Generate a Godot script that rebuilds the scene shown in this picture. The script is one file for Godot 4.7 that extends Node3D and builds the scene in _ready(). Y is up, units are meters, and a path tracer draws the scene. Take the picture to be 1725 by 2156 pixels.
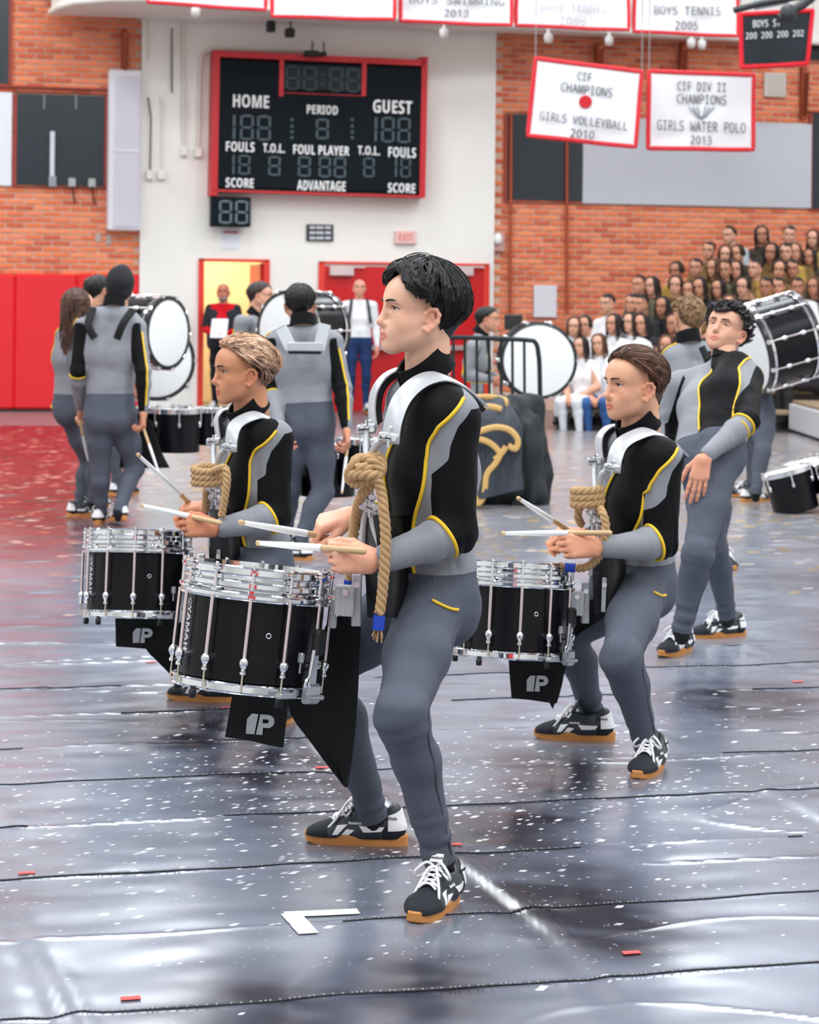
extends Node3D
# A drum line playing in a school gym. Units are metres, y is up, the camera looks along -z.

const FPX := 4700.0                      # focal length in pixels of the 1725 x 2156 photograph
const CAM := Vector3(0, 1.5, 0)
const ROLL := 0.011
const WALL_TURN := 0.2308                # the end wall is turned by atan(0.235)
const PP := Vector2(862.5, 635.0)

var ORG := Vector3.ZERO                  # subtracted from meshes built in world space
var mats := {}
var taken := {}
var rng := RandomNumberGenerator.new()
var nz := FastNoiseLite.new()

# ---------------------------------------------------------------- mesh builder
class B:
	var p := PackedVector3Array()
	var n := PackedVector3Array()
	var uv := PackedVector2Array()
	var c := PackedColorArray()
	var ix := PackedInt32Array()

	func v(pos: Vector3, nor: Vector3, t := Vector2.ZERO) -> int:
		p.append(pos); n.append(nor); uv.append(t)
		return p.size() - 1

	func tri(a: Vector3, b: Vector3, d: Vector3, out := Vector3.ZERO):
		var nn := (b - a).cross(d - a).normalized()
		if out != Vector3.ZERO and nn.dot(out) < 0.0: nn = -nn
		var i := v(a, nn); v(b, nn); v(d, nn)
		ix.append_array([i, i + 1, i + 2])

	func quad(a: Vector3, b: Vector3, d: Vector3, e: Vector3, out := Vector3.ZERO):
		var nn := (d - a).cross(e - b).normalized()
		if out != Vector3.ZERO and nn.dot(out) < 0.0: nn = -nn
		var i := v(a, nn, Vector2(0, 1)); v(b, nn, Vector2(1, 1)); v(d, nn, Vector2(1, 0)); v(e, nn, Vector2(0, 0))
		ix.append_array([i, i + 1, i + 2, i, i + 2, i + 3])

	func box(ctr: Vector3, size: Vector3, bas := Basis.IDENTITY, bev := 0.0):
		var h := size * 0.5
		bev = minf(bev, minf(h.x, minf(h.y, h.z)) * 0.9)
		var q := h - Vector3.ONE * bev
		for ax in 3:
			for s in [-1.0, 1.0]:
				var u := (ax + 1) % 3; var w := (ax + 2) % 3
				var pts := []
				for k in [[-1, -1], [1, -1], [1, 1], [-1, 1]]:
					var a := Vector3.ZERO
					a[ax] = s * h[ax]; a[u] = k[0] * q[u]; a[w] = k[1] * q[w]
					pts.append(ctr + bas * a)
				var o := Vector3.ZERO; o[ax] = s
				quad(pts[0], pts[1], pts[2], pts[3], bas * o)
		if bev > 0.0:
			for ax in 3:
				var u := (ax + 1) % 3; var w := (ax + 2) % 3
				for s in [-1.0, 1.0]:
					for t in [-1.0, 1.0]:
						var a := Vector3.ZERO; var b := Vector3.ZERO
						a[u] = s * h[u]; a[w] = t * q[w]; b[u] = s * q[u]; b[w] = t * h[w]
						var e := Vector3.ZERO; e[ax] = q[ax]
						var o := Vector3.ZERO; o[u] = s; o[w] = t
						quad(ctr + bas * (a - e), ctr + bas * (a + e), ctr + bas * (b + e), ctr + bas * (b - e), bas * o)
			for sx in [-1.0, 1.0]:
				for sy in [-1.0, 1.0]:
					for sz in [-1.0, 1.0]:
						var s := Vector3(sx, sy, sz)
						tri(ctr + bas * (s * Vector3(h.x, q.y, q.z)), ctr + bas * (s * Vector3(q.x, h.y, q.z)), ctr + bas * (s * Vector3(q.x, q.y, h.z)), bas * s)

	func tube(path: Array, rad, sides := 10, caps := true, closed := false, squash := 1.0, up0 := Vector3.ZERO):
		var m := path.size()
		var up := up0
		var t0: Vector3 = (path[1] - path[0]).normalized()
		if up == Vector3.ZERO:
			up = Vector3.UP if absf(t0.y) < 0.9 else Vector3.RIGHT
		var first := p.size()
		for i in m:
			var a: Vector3 = path[(i - 1 + m) % m] if closed else path[maxi(i - 1, 0)]
			var b: Vector3 = path[(i + 1) % m] if closed else path[mini(i + 1, m - 1)]
			var t := (b - a).normalized()
			if t == Vector3.ZERO: t = t0
			var s := t.cross(up).normalized()
			up = s.cross(t).normalized()
			var r: float = rad[i] if rad is Array or rad is PackedFloat32Array else rad
			for k in sides + 1:
				var an := TAU * k / sides
				var dd := s * cos(an) + up * sin(an) * squash
				v(path[i] + dd * r, (s * cos(an) * squash + up * sin(an)).normalized(), Vector2(float(k) / sides, i))
		var w := sides + 1
		for i in (m if closed else m - 1):
			var j := (i + 1) % m
			for k in sides:
				var a := first + i * w + k; var b := first + j * w + k
				ix.append_array([a, b, b + 1, a, b + 1, a + 1])
		if caps and not closed:
			for e in [0, m - 1]:
				var d: Vector3 = (path[0] - path[1]).normalized() if e == 0 else (path[m - 1] - path[m - 2]).normalized()
				var ci := v(path[e], d)
				for k in sides + 1:
					v(p[first + e * w + k], d)
				for k in sides:
					ix.append_array([ci, ci + 1 + k, ci + 2 + k])

	# profile of (radius, height) points turned about the y axis of xf
	func lathe(prof: Array, seg := 48, xf := Transform3D.IDENTITY, smooth := false, from := 0.0, to := TAU):
		var m := prof.size()
		var nn := []
		for i in m - 1:
			var d: Vector2 = prof[i + 1] - prof[i]
			nn.append(Vector2(d.y, -d.x).normalized())
		for i in m - 1:
			var na: Vector2 = nn[i]; var nb: Vector2 = nn[i]
			if smooth:
				na = (nn[maxi(i - 1, 0)] + nn[i]).normalized(); nb = (nn[i] + nn[mini(i + 1, m - 2)]).normalized()
			var first := p.size()
			for k in seg + 1:
				var an := from + (to - from) * k / seg
				var cx := cos(an); var sn := sin(an)
				v(xf * Vector3(prof[i].x * cx, prof[i].y, prof[i].x * sn), (xf.basis * Vector3(na.x * cx, na.y, na.x * sn)).normalized(), Vector2(float(k) / seg, float(i) / (m - 1)))
				v(xf * Vector3(prof[i + 1].x * cx, prof[i + 1].y, prof[i + 1].x * sn), (xf.basis * Vector3(nb.x * cx, nb.y, nb.x * sn)).normalized(), Vector2(float(k) / seg, float(i + 1) / (m - 1)))
			for k in seg:
				var a := first + k * 2
				ix.append_array([a, a + 1, a + 3, a, a + 3, a + 2])

	func ball(ctr: Vector3, r: Vector3, bas := Basis.IDENTITY, seg := 14, rings := 8):
		var first := p.size()
		for i in rings + 1:
			var th := PI * i / rings
			for k in seg + 1:
				var an := TAU * k / seg
				var d := Vector3(sin(th) * cos(an), cos(th), sin(th) * sin(an))
				v(ctr + bas * (d * r), (bas * (d / r)).normalized(), Vector2(float(k) / seg, float(i) / rings))
		var w := seg + 1
		for i in rings:
			for k in seg:
				var a := first + i * w + k
				ix.append_array([a, a + w, a + w + 1, a, a + w + 1, a + 1])

	# polygon in the xy plane of xf pushed along its z by depth
	func prism(poly: PackedVector2Array, depth: float, xf := Transform3D.IDENTITY):
		var t := Geometry2D.triangulate_polygon(poly)
		for e in [0, 1]:
			var z := depth if e == 0 else 0.0
			var nn := (xf.basis.z * (1.0 if e == 0 else -1.0)).normalized()
			var f := p.size()
			for q in poly: v(xf * Vector3(q.x, q.y, z), nn, q)
			for k in t: ix.append(f + k)
		var m := poly.size()
		var ctr := Vector2.ZERO
		for q in poly: ctr += q / m
		var cw := Geometry2D.is_polygon_clockwise(poly)
		for i in m:
			var a := poly[i]; var b := poly[(i + 1) % m]
			var d := (b - a)
			var o := Vector2(d.y, -d.x) * (-1.0 if cw else 1.0)
			quad(xf * Vector3(a.x, a.y, 0), xf * Vector3(b.x, b.y, 0), xf * Vector3(b.x, b.y, depth), xf * Vector3(a.x, a.y, depth), xf.basis * Vector3(o.x, o.y, 0))

	# grid of points rows x cols, smooth normals; thick > 0 gives it a back and an edge
	func sheet(rows: Array, thick := 0.0):
		var m := rows.size(); var w: int = rows[0].size()
		var nor := []
		for i in m:
			for j in w:
				var du: Vector3 = rows[i][mini(j + 1, w - 1)] - rows[i][maxi(j - 1, 0)]
				var dv: Vector3 = rows[mini(i + 1, m - 1)][j] - rows[maxi(i - 1, 0)][j]
				nor.append(du.cross(dv).normalized())
		for side in (2 if thick > 0.0 else 1):
			var s := 1.0 if side == 0 else -1.0
			var f := p.size()
			for i in m:
				for j in w:
					v(rows[i][j] + nor[i * w + j] * thick * 0.5 * s, nor[i * w + j] * s, Vector2(float(j) / (w - 1), float(i) / (m - 1)))
			for i in m - 1:
				for j in w - 1:
					var a := f + i * w + j
					ix.append_array([a, a + 1, a + w + 1, a, a + w + 1, a + w])
		if thick > 0.0:
			var rim := []
			for j in w: rim.append([0, j])
			for i in range(1, m): rim.append([i, w - 1])
			for j in range(w - 2, -1, -1): rim.append([m - 1, j])
			for i in range(m - 2, 0, -1): rim.append([i, 0])
			var mid: Vector3 = rows[m / 2][w / 2]
			for k in rim.size():
				var a = rim[k]; var b = rim[(k + 1) % rim.size()]
				var na: Vector3 = nor[a[0] * w + a[1]] * thick * 0.5; var nb: Vector3 = nor[b[0] * w + b[1]] * thick * 0.5
				var pa: Vector3 = rows[a[0]][a[1]]; var pb: Vector3 = rows[b[0]][b[1]]
				quad(pa - na, pb - nb, pb + nb, pa + na, pa - mid)

	func add(d: Dictionary):
		var f := p.size()
		p.append_array(d.pos); n.append_array(d.nor)
		uv.resize(p.size())
		if d.has("col") or c.size():
			var k := c.size()
			c.resize(p.size())
			for i in range(k, f): c[i] = Color.WHITE
			for i in d.pos.size(): c[f + i] = d.col[i] if d.has("col") else Color.WHITE
		for k in d.idx: ix.append(f + k)

	func put(to: ArrayMesh, mat: Material, org := Vector3.ZERO):
		if ix.is_empty(): return
		for k in range(0, ix.size(), 3):
			var a := p[ix[k]]; var b := p[ix[k + 1]]; var d := p[ix[k + 2]]
			if (b - a).cross(d - a).dot(n[ix[k]] + n[ix[k + 1]] + n[ix[k + 2]]) > 0.0:
				var t := ix[k + 1]; ix[k + 1] = ix[k + 2]; ix[k + 2] = t
		var arr := []; arr.resize(Mesh.ARRAY_MAX)
		if org != Vector3.ZERO:
			var q := p.duplicate()
			for k in q.size(): q[k] -= org
			arr[Mesh.ARRAY_VERTEX] = q
		else:
			arr[Mesh.ARRAY_VERTEX] = p
		arr[Mesh.ARRAY_NORMAL] = n
		if uv.size() == p.size(): arr[Mesh.ARRAY_TEX_UV] = uv
		if c.size() > 0:
			while c.size() < p.size(): c.append(Color.WHITE)
			arr[Mesh.ARRAY_COLOR] = c
		arr[Mesh.ARRAY_INDEX] = ix
		to.add_surface_from_arrays(Mesh.PRIMITIVE_TRIANGLES, arr)
		to.surface_set_material(to.get_surface_count() - 1, mat)

# ---------------------------------------------------------------- objects
func numbered(called: String) -> String:
	if not taken.has(called):
		taken[called] = 0
		return called
	taken[called] += 1
	return "%s_%03d" % [called, taken[called]]

func tag(o: Node3D, label: String, category: String, group := "") -> Node3D:
	o.set_meta("label", label); o.set_meta("category", category)
	if group != "": o.set_meta("group", group)
	return o

func thing(called: String, label: String, category: String, at := Vector3.ZERO, bas := Basis.IDENTITY, group := "") -> Node3D:
	var o := Node3D.new(); o.name = numbered(called); add_child(o)
	o.transform = Transform3D(bas, at)
	tag(o, label, category, group)
	return o

func obj(called: String, b: B, m: Material, parent: Node3D = null) -> MeshInstance3D:
	var o := MeshInstance3D.new()
	var am := ArrayMesh.new()
	b.put(am, m, ORG)
	o.mesh = am
	return hang(o, called, parent)

func hang(o: Node3D, called: String, parent: Node3D = null) -> Node3D:
	if parent == null:
		o.name = numbered(called); add_child(o)
	else:
		var key := str(parent.get_instance_id()) + called
		taken[key] = taken.get(key, -1) + 1
		o.name = called if taken[key] == 0 else "%s_%03d" % [called, taken[key]]
		parent.add_child(o, true)
	return o

func shown(mesh: Mesh, m: Material, called: String, parent: Node3D, xf := Transform3D.IDENTITY) -> MeshInstance3D:
	var o := MeshInstance3D.new()
	o.mesh = mesh; o.transform = xf
	if m: o.material_override = m
	return hang(o, called, parent) as MeshInstance3D

func struct(called: String, b: B, m: Material, parent: Node3D = null) -> MeshInstance3D:
	var o := obj(called, b, m, parent)
	if parent == null: o.set_meta("kind", "structure")
	return o

func dup(root: Node3D, called: String, label: String, xf: Transform3D, group := "") -> Node3D:
	var r: Node3D = root.duplicate()
	r.name = numbered(called); add_child(r); r.transform = xf
	r.set_meta("label", label)
	if group != "": r.set_meta("group", group)
	return r

func mat(called: String, col: Color, rough := 0.7, metal := 0.0, more := {}) -> StandardMaterial3D:
	if mats.has(called): return mats[called]
	var m := StandardMaterial3D.new()
	m.resource_name = called; m.albedo_color = col; m.roughness = rough; m.metallic = metal
	for k in more: m.set(k, more[k])
	mats[called] = m
	return m

func rgb(r: int, g: int, b: int) -> Color: return Color(r / 255.0, g / 255.0, b / 255.0)

# a point of the photograph at a distance, as a point of the place
func at(px: float, py: float, z: float) -> Vector3:
	var c := Vector3((px - PP.x) * z / FPX, (PP.y - py) * z / FPX, -z)
	return CAM + c.rotated(Vector3(0, 0, 1), ROLL)

# where the photograph's point lies on a level height
func ground(px: float, py: float, y := 0.0) -> Vector3:
	var d := at(px, py, 1.0) - CAM
	return CAM + d * ((y - CAM.y) / d.y)

func wall_xf(off := 0.0) -> Transform3D:
	var b := Basis(Vector3.UP, WALL_TURN)
	return Transform3D(b, Vector3(0, 0, -30.7) + b.z * off)

# where it lies on the end wall: (across, up) in the wall's own axes, off metres in front of it
func onwall(px: float, py: float, off := 0.0) -> Vector2:
	var t := wall_xf(off).affine_inverse()
	var o := t * CAM; var d := t.basis * (at(px, py, 1.0) - CAM)
	var q := o + d * (-o.z / d.z)
	return Vector2(q.x, q.y)

# ---------------------------------------------------------------- soft solids (surface nets of joined capsules)
# a primitive: [a, b, ra, rb, k, group, squash axis, squash factor]; k < 0 cuts away
func cap(a: Vector3, b: Vector3, ra: float, rb: float, k := 0.02, g := 0, sq := Vector3.ZERO, sf := 1.0) -> Array:
	return [a, b, ra, rb, k, g, sq, sf]

func nets(pr: Array, h: float) -> Dictionary:
	var lo := Vector3(1e9, 1e9, 1e9)
	var hi := -lo
	for p in pr:
		if p[4] < 0.0: continue
		var r: float = (maxf(p[2], p[3]) + 4.0 * h)
		lo = lo.min(p[0] - Vector3.ONE * r).min(p[1] - Vector3.ONE * r)
		hi = hi.max(p[0] + Vector3.ONE * r).max(p[1] + Vector3.ONE * r)
	var nx := int((hi.x - lo.x) / h) + 2; var ny := int((hi.y - lo.y) / h) + 2; var nzz := int((hi.z - lo.z) / h) + 2
	var f := PackedFloat32Array(); f.resize(nx * ny * nzz); f.fill(1.0)
	var top := Vector3(nx - 1, ny - 1, nzz - 1)
	for p in pr:
		var a: Vector3 = p[0]; var b: Vector3 = p[1]; var ra: float = p[2]; var rb: float = p[3]; var k: float = p[4]
		var sq: Vector3 = p[6]; var sf: float = p[7] - 1.0
		var cut := k < 0.0
		k = absf(k)
		var m: float = maxf(ra, rb) + maxf(2.0 * h, k)
		var l := ((a.min(b) - Vector3.ONE * m - lo) / h).ceil().max(Vector3.ZERO); var u := ((a.max(b) + Vector3.ONE * m - lo) / h).floor().min(top)
		var ab := b - a; var inv := 1.0 / maxf(ab.length_squared(), 1e-12); var dr := rb - ra
		var ik := 0.25 / maxf(k, 1e-6)
		var flat := sf != 0.0
		for z in range(int(l.z), int(u.z) + 1):
			for y in range(int(l.y), int(u.y) + 1):
				var i := (z * ny + y) * nx + int(l.x)
				var q := lo + Vector3(l.x, y, z) * h - a
				for x in range(int(l.x), int(u.x) + 1):
					var t := clampf(q.dot(ab) * inv, 0.0, 1.0)
					var w := q - ab * t
					if flat: w += sq * (w.dot(sq) * sf)
					var d := w.length() - ra - dr * t
					if d < m:
						var o := f[i]
						if cut:
							d = -d
							var e := k - absf(o - d)
							f[i] = maxf(o, d) + (e * e * ik if e > 0.0 else 0.0)
						else:
							var e := k - absf(o - d)
							f[i] = minf(o, d) - (e * e * ik if e > 0.0 else 0.0)
					i += 1
					q.x += h
	var vid := PackedInt32Array(); vid.resize(f.size()); vid.fill(-1)
	var pos := PackedVector3Array(); var nor := PackedVector3Array(); var idx := PackedInt32Array()
	var th := 2.4 * h
	var sx := nx; var sz := nx * ny
	for z in range(1, nzz - 1):
		for y in range(1, ny - 1):
			var i := (z * ny + y) * nx
			for x in range(1, nx - 1):
				var j := i + x
				var c0 := f[j]
				if c0 > th or c0 < -th: continue
				var c1 := f[j + 1]; var c2 := f[j + sx]; var c3 := f[j + sx + 1]
				var c4 := f[j + sz]; var c5 := f[j + sz + 1]; var c6 := f[j + sz + sx]; var c7 := f[j + sz + sx + 1]
				var n := int(c0 < 0.0) + int(c1 < 0.0) + int(c2 < 0.0) + int(c3 < 0.0) + int(c4 < 0.0) + int(c5 < 0.0) + int(c6 < 0.0) + int(c7 < 0.0)
				if n == 0 or n == 8: continue
				var s := Vector3.ZERO; var w := 0
				if (c0 < 0.0) != (c1 < 0.0): s += Vector3(c0 / (c0 - c1), 0, 0); w += 1
				if (c2 < 0.0) != (c3 < 0.0): s += Vector3(c2 / (c2 - c3), 1, 0); w += 1
				if (c4 < 0.0) != (c5 < 0.0): s += Vector3(c4 / (c4 - c5), 0, 1); w += 1
				if (c6 < 0.0) != (c7 < 0.0): s += Vector3(c6 / (c6 - c7), 1, 1); w += 1
				if (c0 < 0.0) != (c2 < 0.0): s += Vector3(0, c0 / (c0 - c2), 0); w += 1
				if (c1 < 0.0) != (c3 < 0.0): s += Vector3(1, c1 / (c1 - c3), 0); w += 1
				if (c4 < 0.0) != (c6 < 0.0): s += Vector3(0, c4 / (c4 - c6), 1); w += 1
				if (c5 < 0.0) != (c7 < 0.0): s += Vector3(1, c5 / (c5 - c7), 1); w += 1
				if (c0 < 0.0) != (c4 < 0.0): s += Vector3(0, 0, c0 / (c0 - c4)); w += 1
				if (c1 < 0.0) != (c5 < 0.0): s += Vector3(1, 0, c1 / (c1 - c5)); w += 1
				if (c2 < 0.0) != (c6 < 0.0): s += Vector3(0, 1, c2 / (c2 - c6)); w += 1
				if (c3 < 0.0) != (c7 < 0.0): s += Vector3(1, 1, c3 / (c3 - c7)); w += 1
				vid[j] = pos.size()
				pos.append(lo + (Vector3(x, y, z) + s / w) * h)
				nor.append(Vector3(c1 - c0 + c3 - c2 + c5 - c4 + c7 - c6, c2 - c0 + c3 - c1 + c6 - c4 + c7 - c5, c4 - c0 + c5 - c1 + c6 - c2 + c7 - c3).normalized())
	for z in range(1, nzz - 1):
		for y in range(1, ny - 1):
			var i := (z * ny + y) * nx
			for x in range(1, nx - 1):
				var j := i + x
				var v0 := vid[j]
				if v0 < 0: continue
				var ins := f[j] < 0.0
				if ins != (f[j + 1] < 0.0): quad4(idx, vid[j - sx - sz], vid[j - sz], v0, vid[j - sx])
				if ins != (f[j + sx] < 0.0): quad4(idx, vid[j - 1 - sz], vid[j - 1], v0, vid[j - sz])
				if ins != (f[j + sz] < 0.0): quad4(idx, vid[j - 1 - sx], vid[j - sx], v0, vid[j - 1])
	return {"pos": pos, "nor": nor, "idx": idx}

func quad4(idx: PackedInt32Array, a: int, b: int, c: int, d: int):
	if a < 0 or b < 0 or c < 0 or d < 0: return
	idx.append(a); idx.append(b); idx.append(c); idx.append(a); idx.append(c); idx.append(d)

# distance of one point to the joined primitives (groups: only those in the mask, 0 = all)
func sd(pr: Array, q: Vector3, mask := 0) -> float:
	var o := 1.0
	for p in pr:
		if mask != 0 and (mask & (1 << int(p[5]))) == 0: continue
		var a: Vector3 = p[0]; var ab: Vector3 = p[1] - a
		var w := q - a
		var t := clampf(w.dot(ab) / maxf(ab.length_squared(), 1e-12), 0.0, 1.0)
		w -= ab * t
		if p[7] != 1.0: w += p[6] * (w.dot(p[6]) * (p[7] - 1.0))
		var d: float = w.length() - p[2] - (p[3] - p[2]) * t
		var k: float = absf(p[4])
		if p[4] < 0.0:
			d = -d
			var e := k - absf(o - d)
			o = maxf(o, d) + (e * e * 0.25 / k if e > 0.0 else 0.0)
		else:
			var e := k - absf(o - d)
			o = minf(o, d) - (e * e * 0.25 / maxf(k, 1e-6) if e > 0.0 else 0.0)
	return o

# slide a point along a direction until it meets the solid (lift = metres above it)
func cast(pr: Array, q: Vector3, dir: Vector3, lift := 0.0, mask := 0, far := 0.6) -> Vector3:
	var t := 0.0
	for i in 40:
		var d := sd(pr, q + dir * t, mask) - lift
		if d < 0.0004 or t > far: break
		t += maxf(d * 0.8, 0.0003)
	return q + dir * t

# cut a mesh by a field on its vertices: [where g < 0, where g >= 0]
func slice(d: Dictionary, g: PackedFloat32Array) -> Array:
	var out := []
	var pos: PackedVector3Array = d.pos; var nor: PackedVector3Array = d.nor; var idx: PackedInt32Array = d.idx
	for side in 2:
		out.append({"pos": PackedVector3Array(), "nor": PackedVector3Array(), "idx": PackedInt32Array(), "src": PackedInt32Array()})
	var maps := [{}, {}]
	for k in range(0, idx.size(), 3):
		var i := [idx[k], idx[k + 1], idx[k + 2]]
		var s := [int(g[i[0]] >= 0.0), int(g[i[1]] >= 0.0), int(g[i[2]] >= 0.0)]
		if s[0] == s[1] and s[1] == s[2]:
			for e in 3: _keep(out[s[0]], maps[s[0]], i[e], pos, nor)
			continue
		var odd := 0
		if s[0] == s[2]: odd = 1
		elif s[0] == s[1]: odd = 2
		var a: int = i[odd]; var b: int = i[(odd + 1) % 3]; var c: int = i[(odd + 2) % 3]
		var sa: int = s[odd]; var sb := 1 - sa
		_keep(out[sa], maps[sa], a, pos, nor); _edge(out[sa], maps[sa], a, b, pos, nor, g); _edge(out[sa], maps[sa], a, c, pos, nor, g)
		_edge(out[sb], maps[sb], a, b, pos, nor, g); _keep(out[sb], maps[sb], b, pos, nor); _keep(out[sb], maps[sb], c, pos, nor)
		_edge(out[sb], maps[sb], a, b, pos, nor, g); _keep(out[sb], maps[sb], c, pos, nor); _edge(out[sb], maps[sb], a, c, pos, nor, g)
	return out

func _keep(o: Dictionary, m: Dictionary, i: int, pos: PackedVector3Array, nor: PackedVector3Array):
	var r = m.get(i, -1)
	if r < 0:
		r = o.pos.size(); m[i] = r
		o.pos.append(pos[i]); o.nor.append(nor[i])
	o.idx.append(r)

func _edge(o: Dictionary, m: Dictionary, i: int, j: int, pos: PackedVector3Array, nor: PackedVector3Array, g: PackedFloat32Array):
	var key := (mini(i, j) << 24) + maxi(i, j) + (1 << 50)
	var r = m.get(key, -1)
	if r < 0:
		r = o.pos.size(); m[key] = r
		var t := g[i] / (g[i] - g[j])
		o.pos.append(pos[i].lerp(pos[j], t)); o.nor.append(nor[i].lerp(nor[j], t).normalized())
	o.idx.append(r)

func field(d: Dictionary, fn: Callable) -> PackedFloat32Array:
	var g := PackedFloat32Array(); g.resize(d.pos.size())
	for i in d.pos.size(): g[i] = fn.call(d.pos[i])
	return g

# cloth: push the surface in and out by a function, then take the normals afresh
func ruffle(d: Dictionary, fn: Callable):
	var pos: PackedVector3Array = d.pos
	var nor: PackedVector3Array = d.nor
	for i in pos.size(): pos[i] += nor[i] * fn.call(pos[i])
	var acc := PackedVector3Array(); acc.resize(pos.size())
	var idx: PackedInt32Array = d.idx
	for k in range(0, idx.size(), 3):
		var a := idx[k]; var b := idx[k + 1]; var c := idx[k + 2]
		var cr := (pos[b] - pos[a]).cross(pos[c] - pos[a])
		if cr.dot(nor[a]) < 0.0: cr = -cr
		acc[a] += cr; acc[b] += cr; acc[c] += cr
	for i in pos.size():
		if acc[i].length_squared() > 0.0: acc[i] = acc[i].normalized()
		else: acc[i] = nor[i]
	d.pos = pos; d.nor = acc

func bez(pts: Array, n := 8) -> Array:
	# smooth (Catmull-Rom) path through points
	var out := []
	for i in pts.size() - 1:
		var a: Vector3 = pts[maxi(i - 1, 0)]; var b: Vector3 = pts[i]; var c: Vector3 = pts[i + 1]; var d: Vector3 = pts[mini(i + 2, pts.size() - 1)]
		for k in n:
			out.append(b.cubic_interpolate(c, a, d, float(k) / n))
	out.append(pts[-1])
	return out

func text_mesh(s: String, height: float, depth: float, bold := true, font := "Droid Sans") -> TextMesh:
	var t := TextMesh.new()
	var f := SystemFont.new()
	f.font_names = PackedStringArray([font])
	f.font_weight = 700 if bold else 400
	t.font = f; t.text = s
	t.font_size = 64
	t.pixel_size = height / 46.0          # capital height of the type is about 46 of 64
	t.depth = depth; t.curve_step = 2.0
	return t

# ---------------------------------------------------------------- the place
func setup():
	rng.seed = 7; nz.seed = 11; nz.noise_type = FastNoiseLite.TYPE_SIMPLEX; nz.frequency = 1.0; nz.fractal_type = FastNoiseLite.FRACTAL_NONE
	var cam := Camera3D.new(); cam.name = "camera"
	add_child(cam)
	cam.position = CAM; cam.rotation.z = ROLL
	cam.projection = Camera3D.PROJECTION_FRUSTUM
	cam.near = 0.1; cam.far = 100.0
	cam.size = 0.1 * 2156.0 / FPX
	cam.frustum_offset = Vector2(0.0, -0.1 * (1078.0 - PP.y) / FPX)
	var ca := CameraAttributesPhysical.new()
	ca.frustum_focal_length = 78.0; ca.frustum_focus_distance = 5.75; ca.exposure_aperture = 8.0
	ca.frustum_near = 0.1; ca.frustum_far = 100.0
	cam.attributes = ca
	cam.projection = Camera3D.PROJECTION_FRUSTUM
	cam.size = 0.1 * 2156.0 / FPX
	cam.current = true
	var we := WorldEnvironment.new(); we.name = "environment"
	var e := Environment.new()
	e.background_mode = Environment.BG_COLOR; e.background_color = Color(0.02, 0.02, 0.025)
	e.tonemap_mode = Environment.TONE_MAPPER_LINEAR; e.tonemap_exposure = 1.4
	e.sdfgi_enabled = true; e.ssao_enabled = true; e.ssil_enabled = true
	we.environment = e; add_child(we)
	# the gym's ceiling lamps: glowing panels with a light just below each
	var body := B.new(); body.box(Vector3(0, 0.06, 0), Vector3(1.9, 0.12, 1.3), Basis.IDENTITY, 0.02)
	var glow := B.new(); glow.box(Vector3(0, -0.012, 0), Vector3(1.76, 0.02, 1.16))
	var gm := mat("lamp_glow", Color.WHITE, 0.5, 0.0, {"emission_enabled": true, "emission": Color(0.955, 0.98, 1.0), "emission_energy_multiplier": 5.0})
	var first: Node3D = null
	for i in 4:
		for j in 7:
			var p := Vector3(-8.0 + i * 5.6, LAMP_Y, 3.0 - j * 4.9)
			var lab := "glowing white rectangular lamp panel under the gym ceiling"
			var o: Node3D
			if first == null:
				o = thing("ceiling_lamp", lab, "lamp", p, Basis.IDENTITY, "gym ceiling lamps")
				obj("housing", body, mat("lamp_housing", Color(0.8, 0.8, 0.8), 0.5), o)
				obj("diffuser", glow, gm, o)
				first = o
			else:
				o = dup(first, "ceiling_lamp", lab, Transform3D(Basis.IDENTITY, p), "gym ceiling lamps")
			var l := AreaLight3D.new(); l.name = numbered("ceiling_light")
			l.area_size = Vector2(1.76, 1.16); l.light_energy = LAMP_E; l.light_color = Color(0.955, 0.98, 1.0)
			l.shadow_enabled = true; l.area_range = 60.0; l.area_attenuation = 2.0
			add_child(l); l.position = p + Vector3(0, -0.035, 0); l.rotation.x = -PI / 2

const LAMP_Y := 8.6
const LAMP_E := 12.5

func room():
	var b := B.new()
	b.box(Vector3(0, -0.105, -12), Vector3(34, 0.2, 46))
	struct("floor", b, mat("gym_floor", rgb(120, 116, 118), 0.3))
	b = B.new(); b.box(Vector3(0, 9.1, -12), Vector3(34, 0.3, 46))
	struct("ceiling", b, mat("ceiling_paint", rgb(236, 236, 234), 0.9))
	var wm := mat("white_paint", rgb(240, 238, 232), 0.75)
	b = B.new(); b.box(Vector3(-14.2, 4.5, -12), Vector3(0.4, 9.4, 46)); struct("wall_left", b, wm)
	b = B.new(); b.box(Vector3(14.2, 4.5, -12), Vector3(0.4, 9.4, 46)); struct("wall_right", b, wm)
	b = B.new(); b.box(Vector3(0, 4.5, 9.5), Vector3(34, 9.4, 0.4)); struct("wall_front", b, wm)
	# the end of the gym behind the camera: dark windows and a red board, seen only as reflections
	b = B.new()
	for k in 5: b.box(Vector3(-10.4 + k * 5.2, 4.9, 9.22), Vector3(3.4, 1.9, 0.06))
	struct("window_6", b, mat("window_dark", rgb(32, 42, 50), 0.25))
	b = B.new(); b.box(Vector3(-1.0, 1.7, 9.2), Vector3(3.0, 1.3, 0.08)); struct("trim_4", b, mat("pad_red", rgb(226, 24, 36), 0.5))
	back_wall(wm)
	tarp()

func wbox(b: B, x0: float, y0: float, x1: float, y1: float, off: float, depth: float, bev := 0.0):
	# a box on the end wall between two photograph points, its face off metres out
	var a := onwall(x0, y0, off); var c := onwall(x1, y1, off)
	b.box(Vector3((a.x + c.x) / 2, (a.y + c.y) / 2, off - depth / 2), Vector3(absf(c.x - a.x), absf(a.y - c.y), depth), Basis.IDENTITY, bev)

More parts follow.
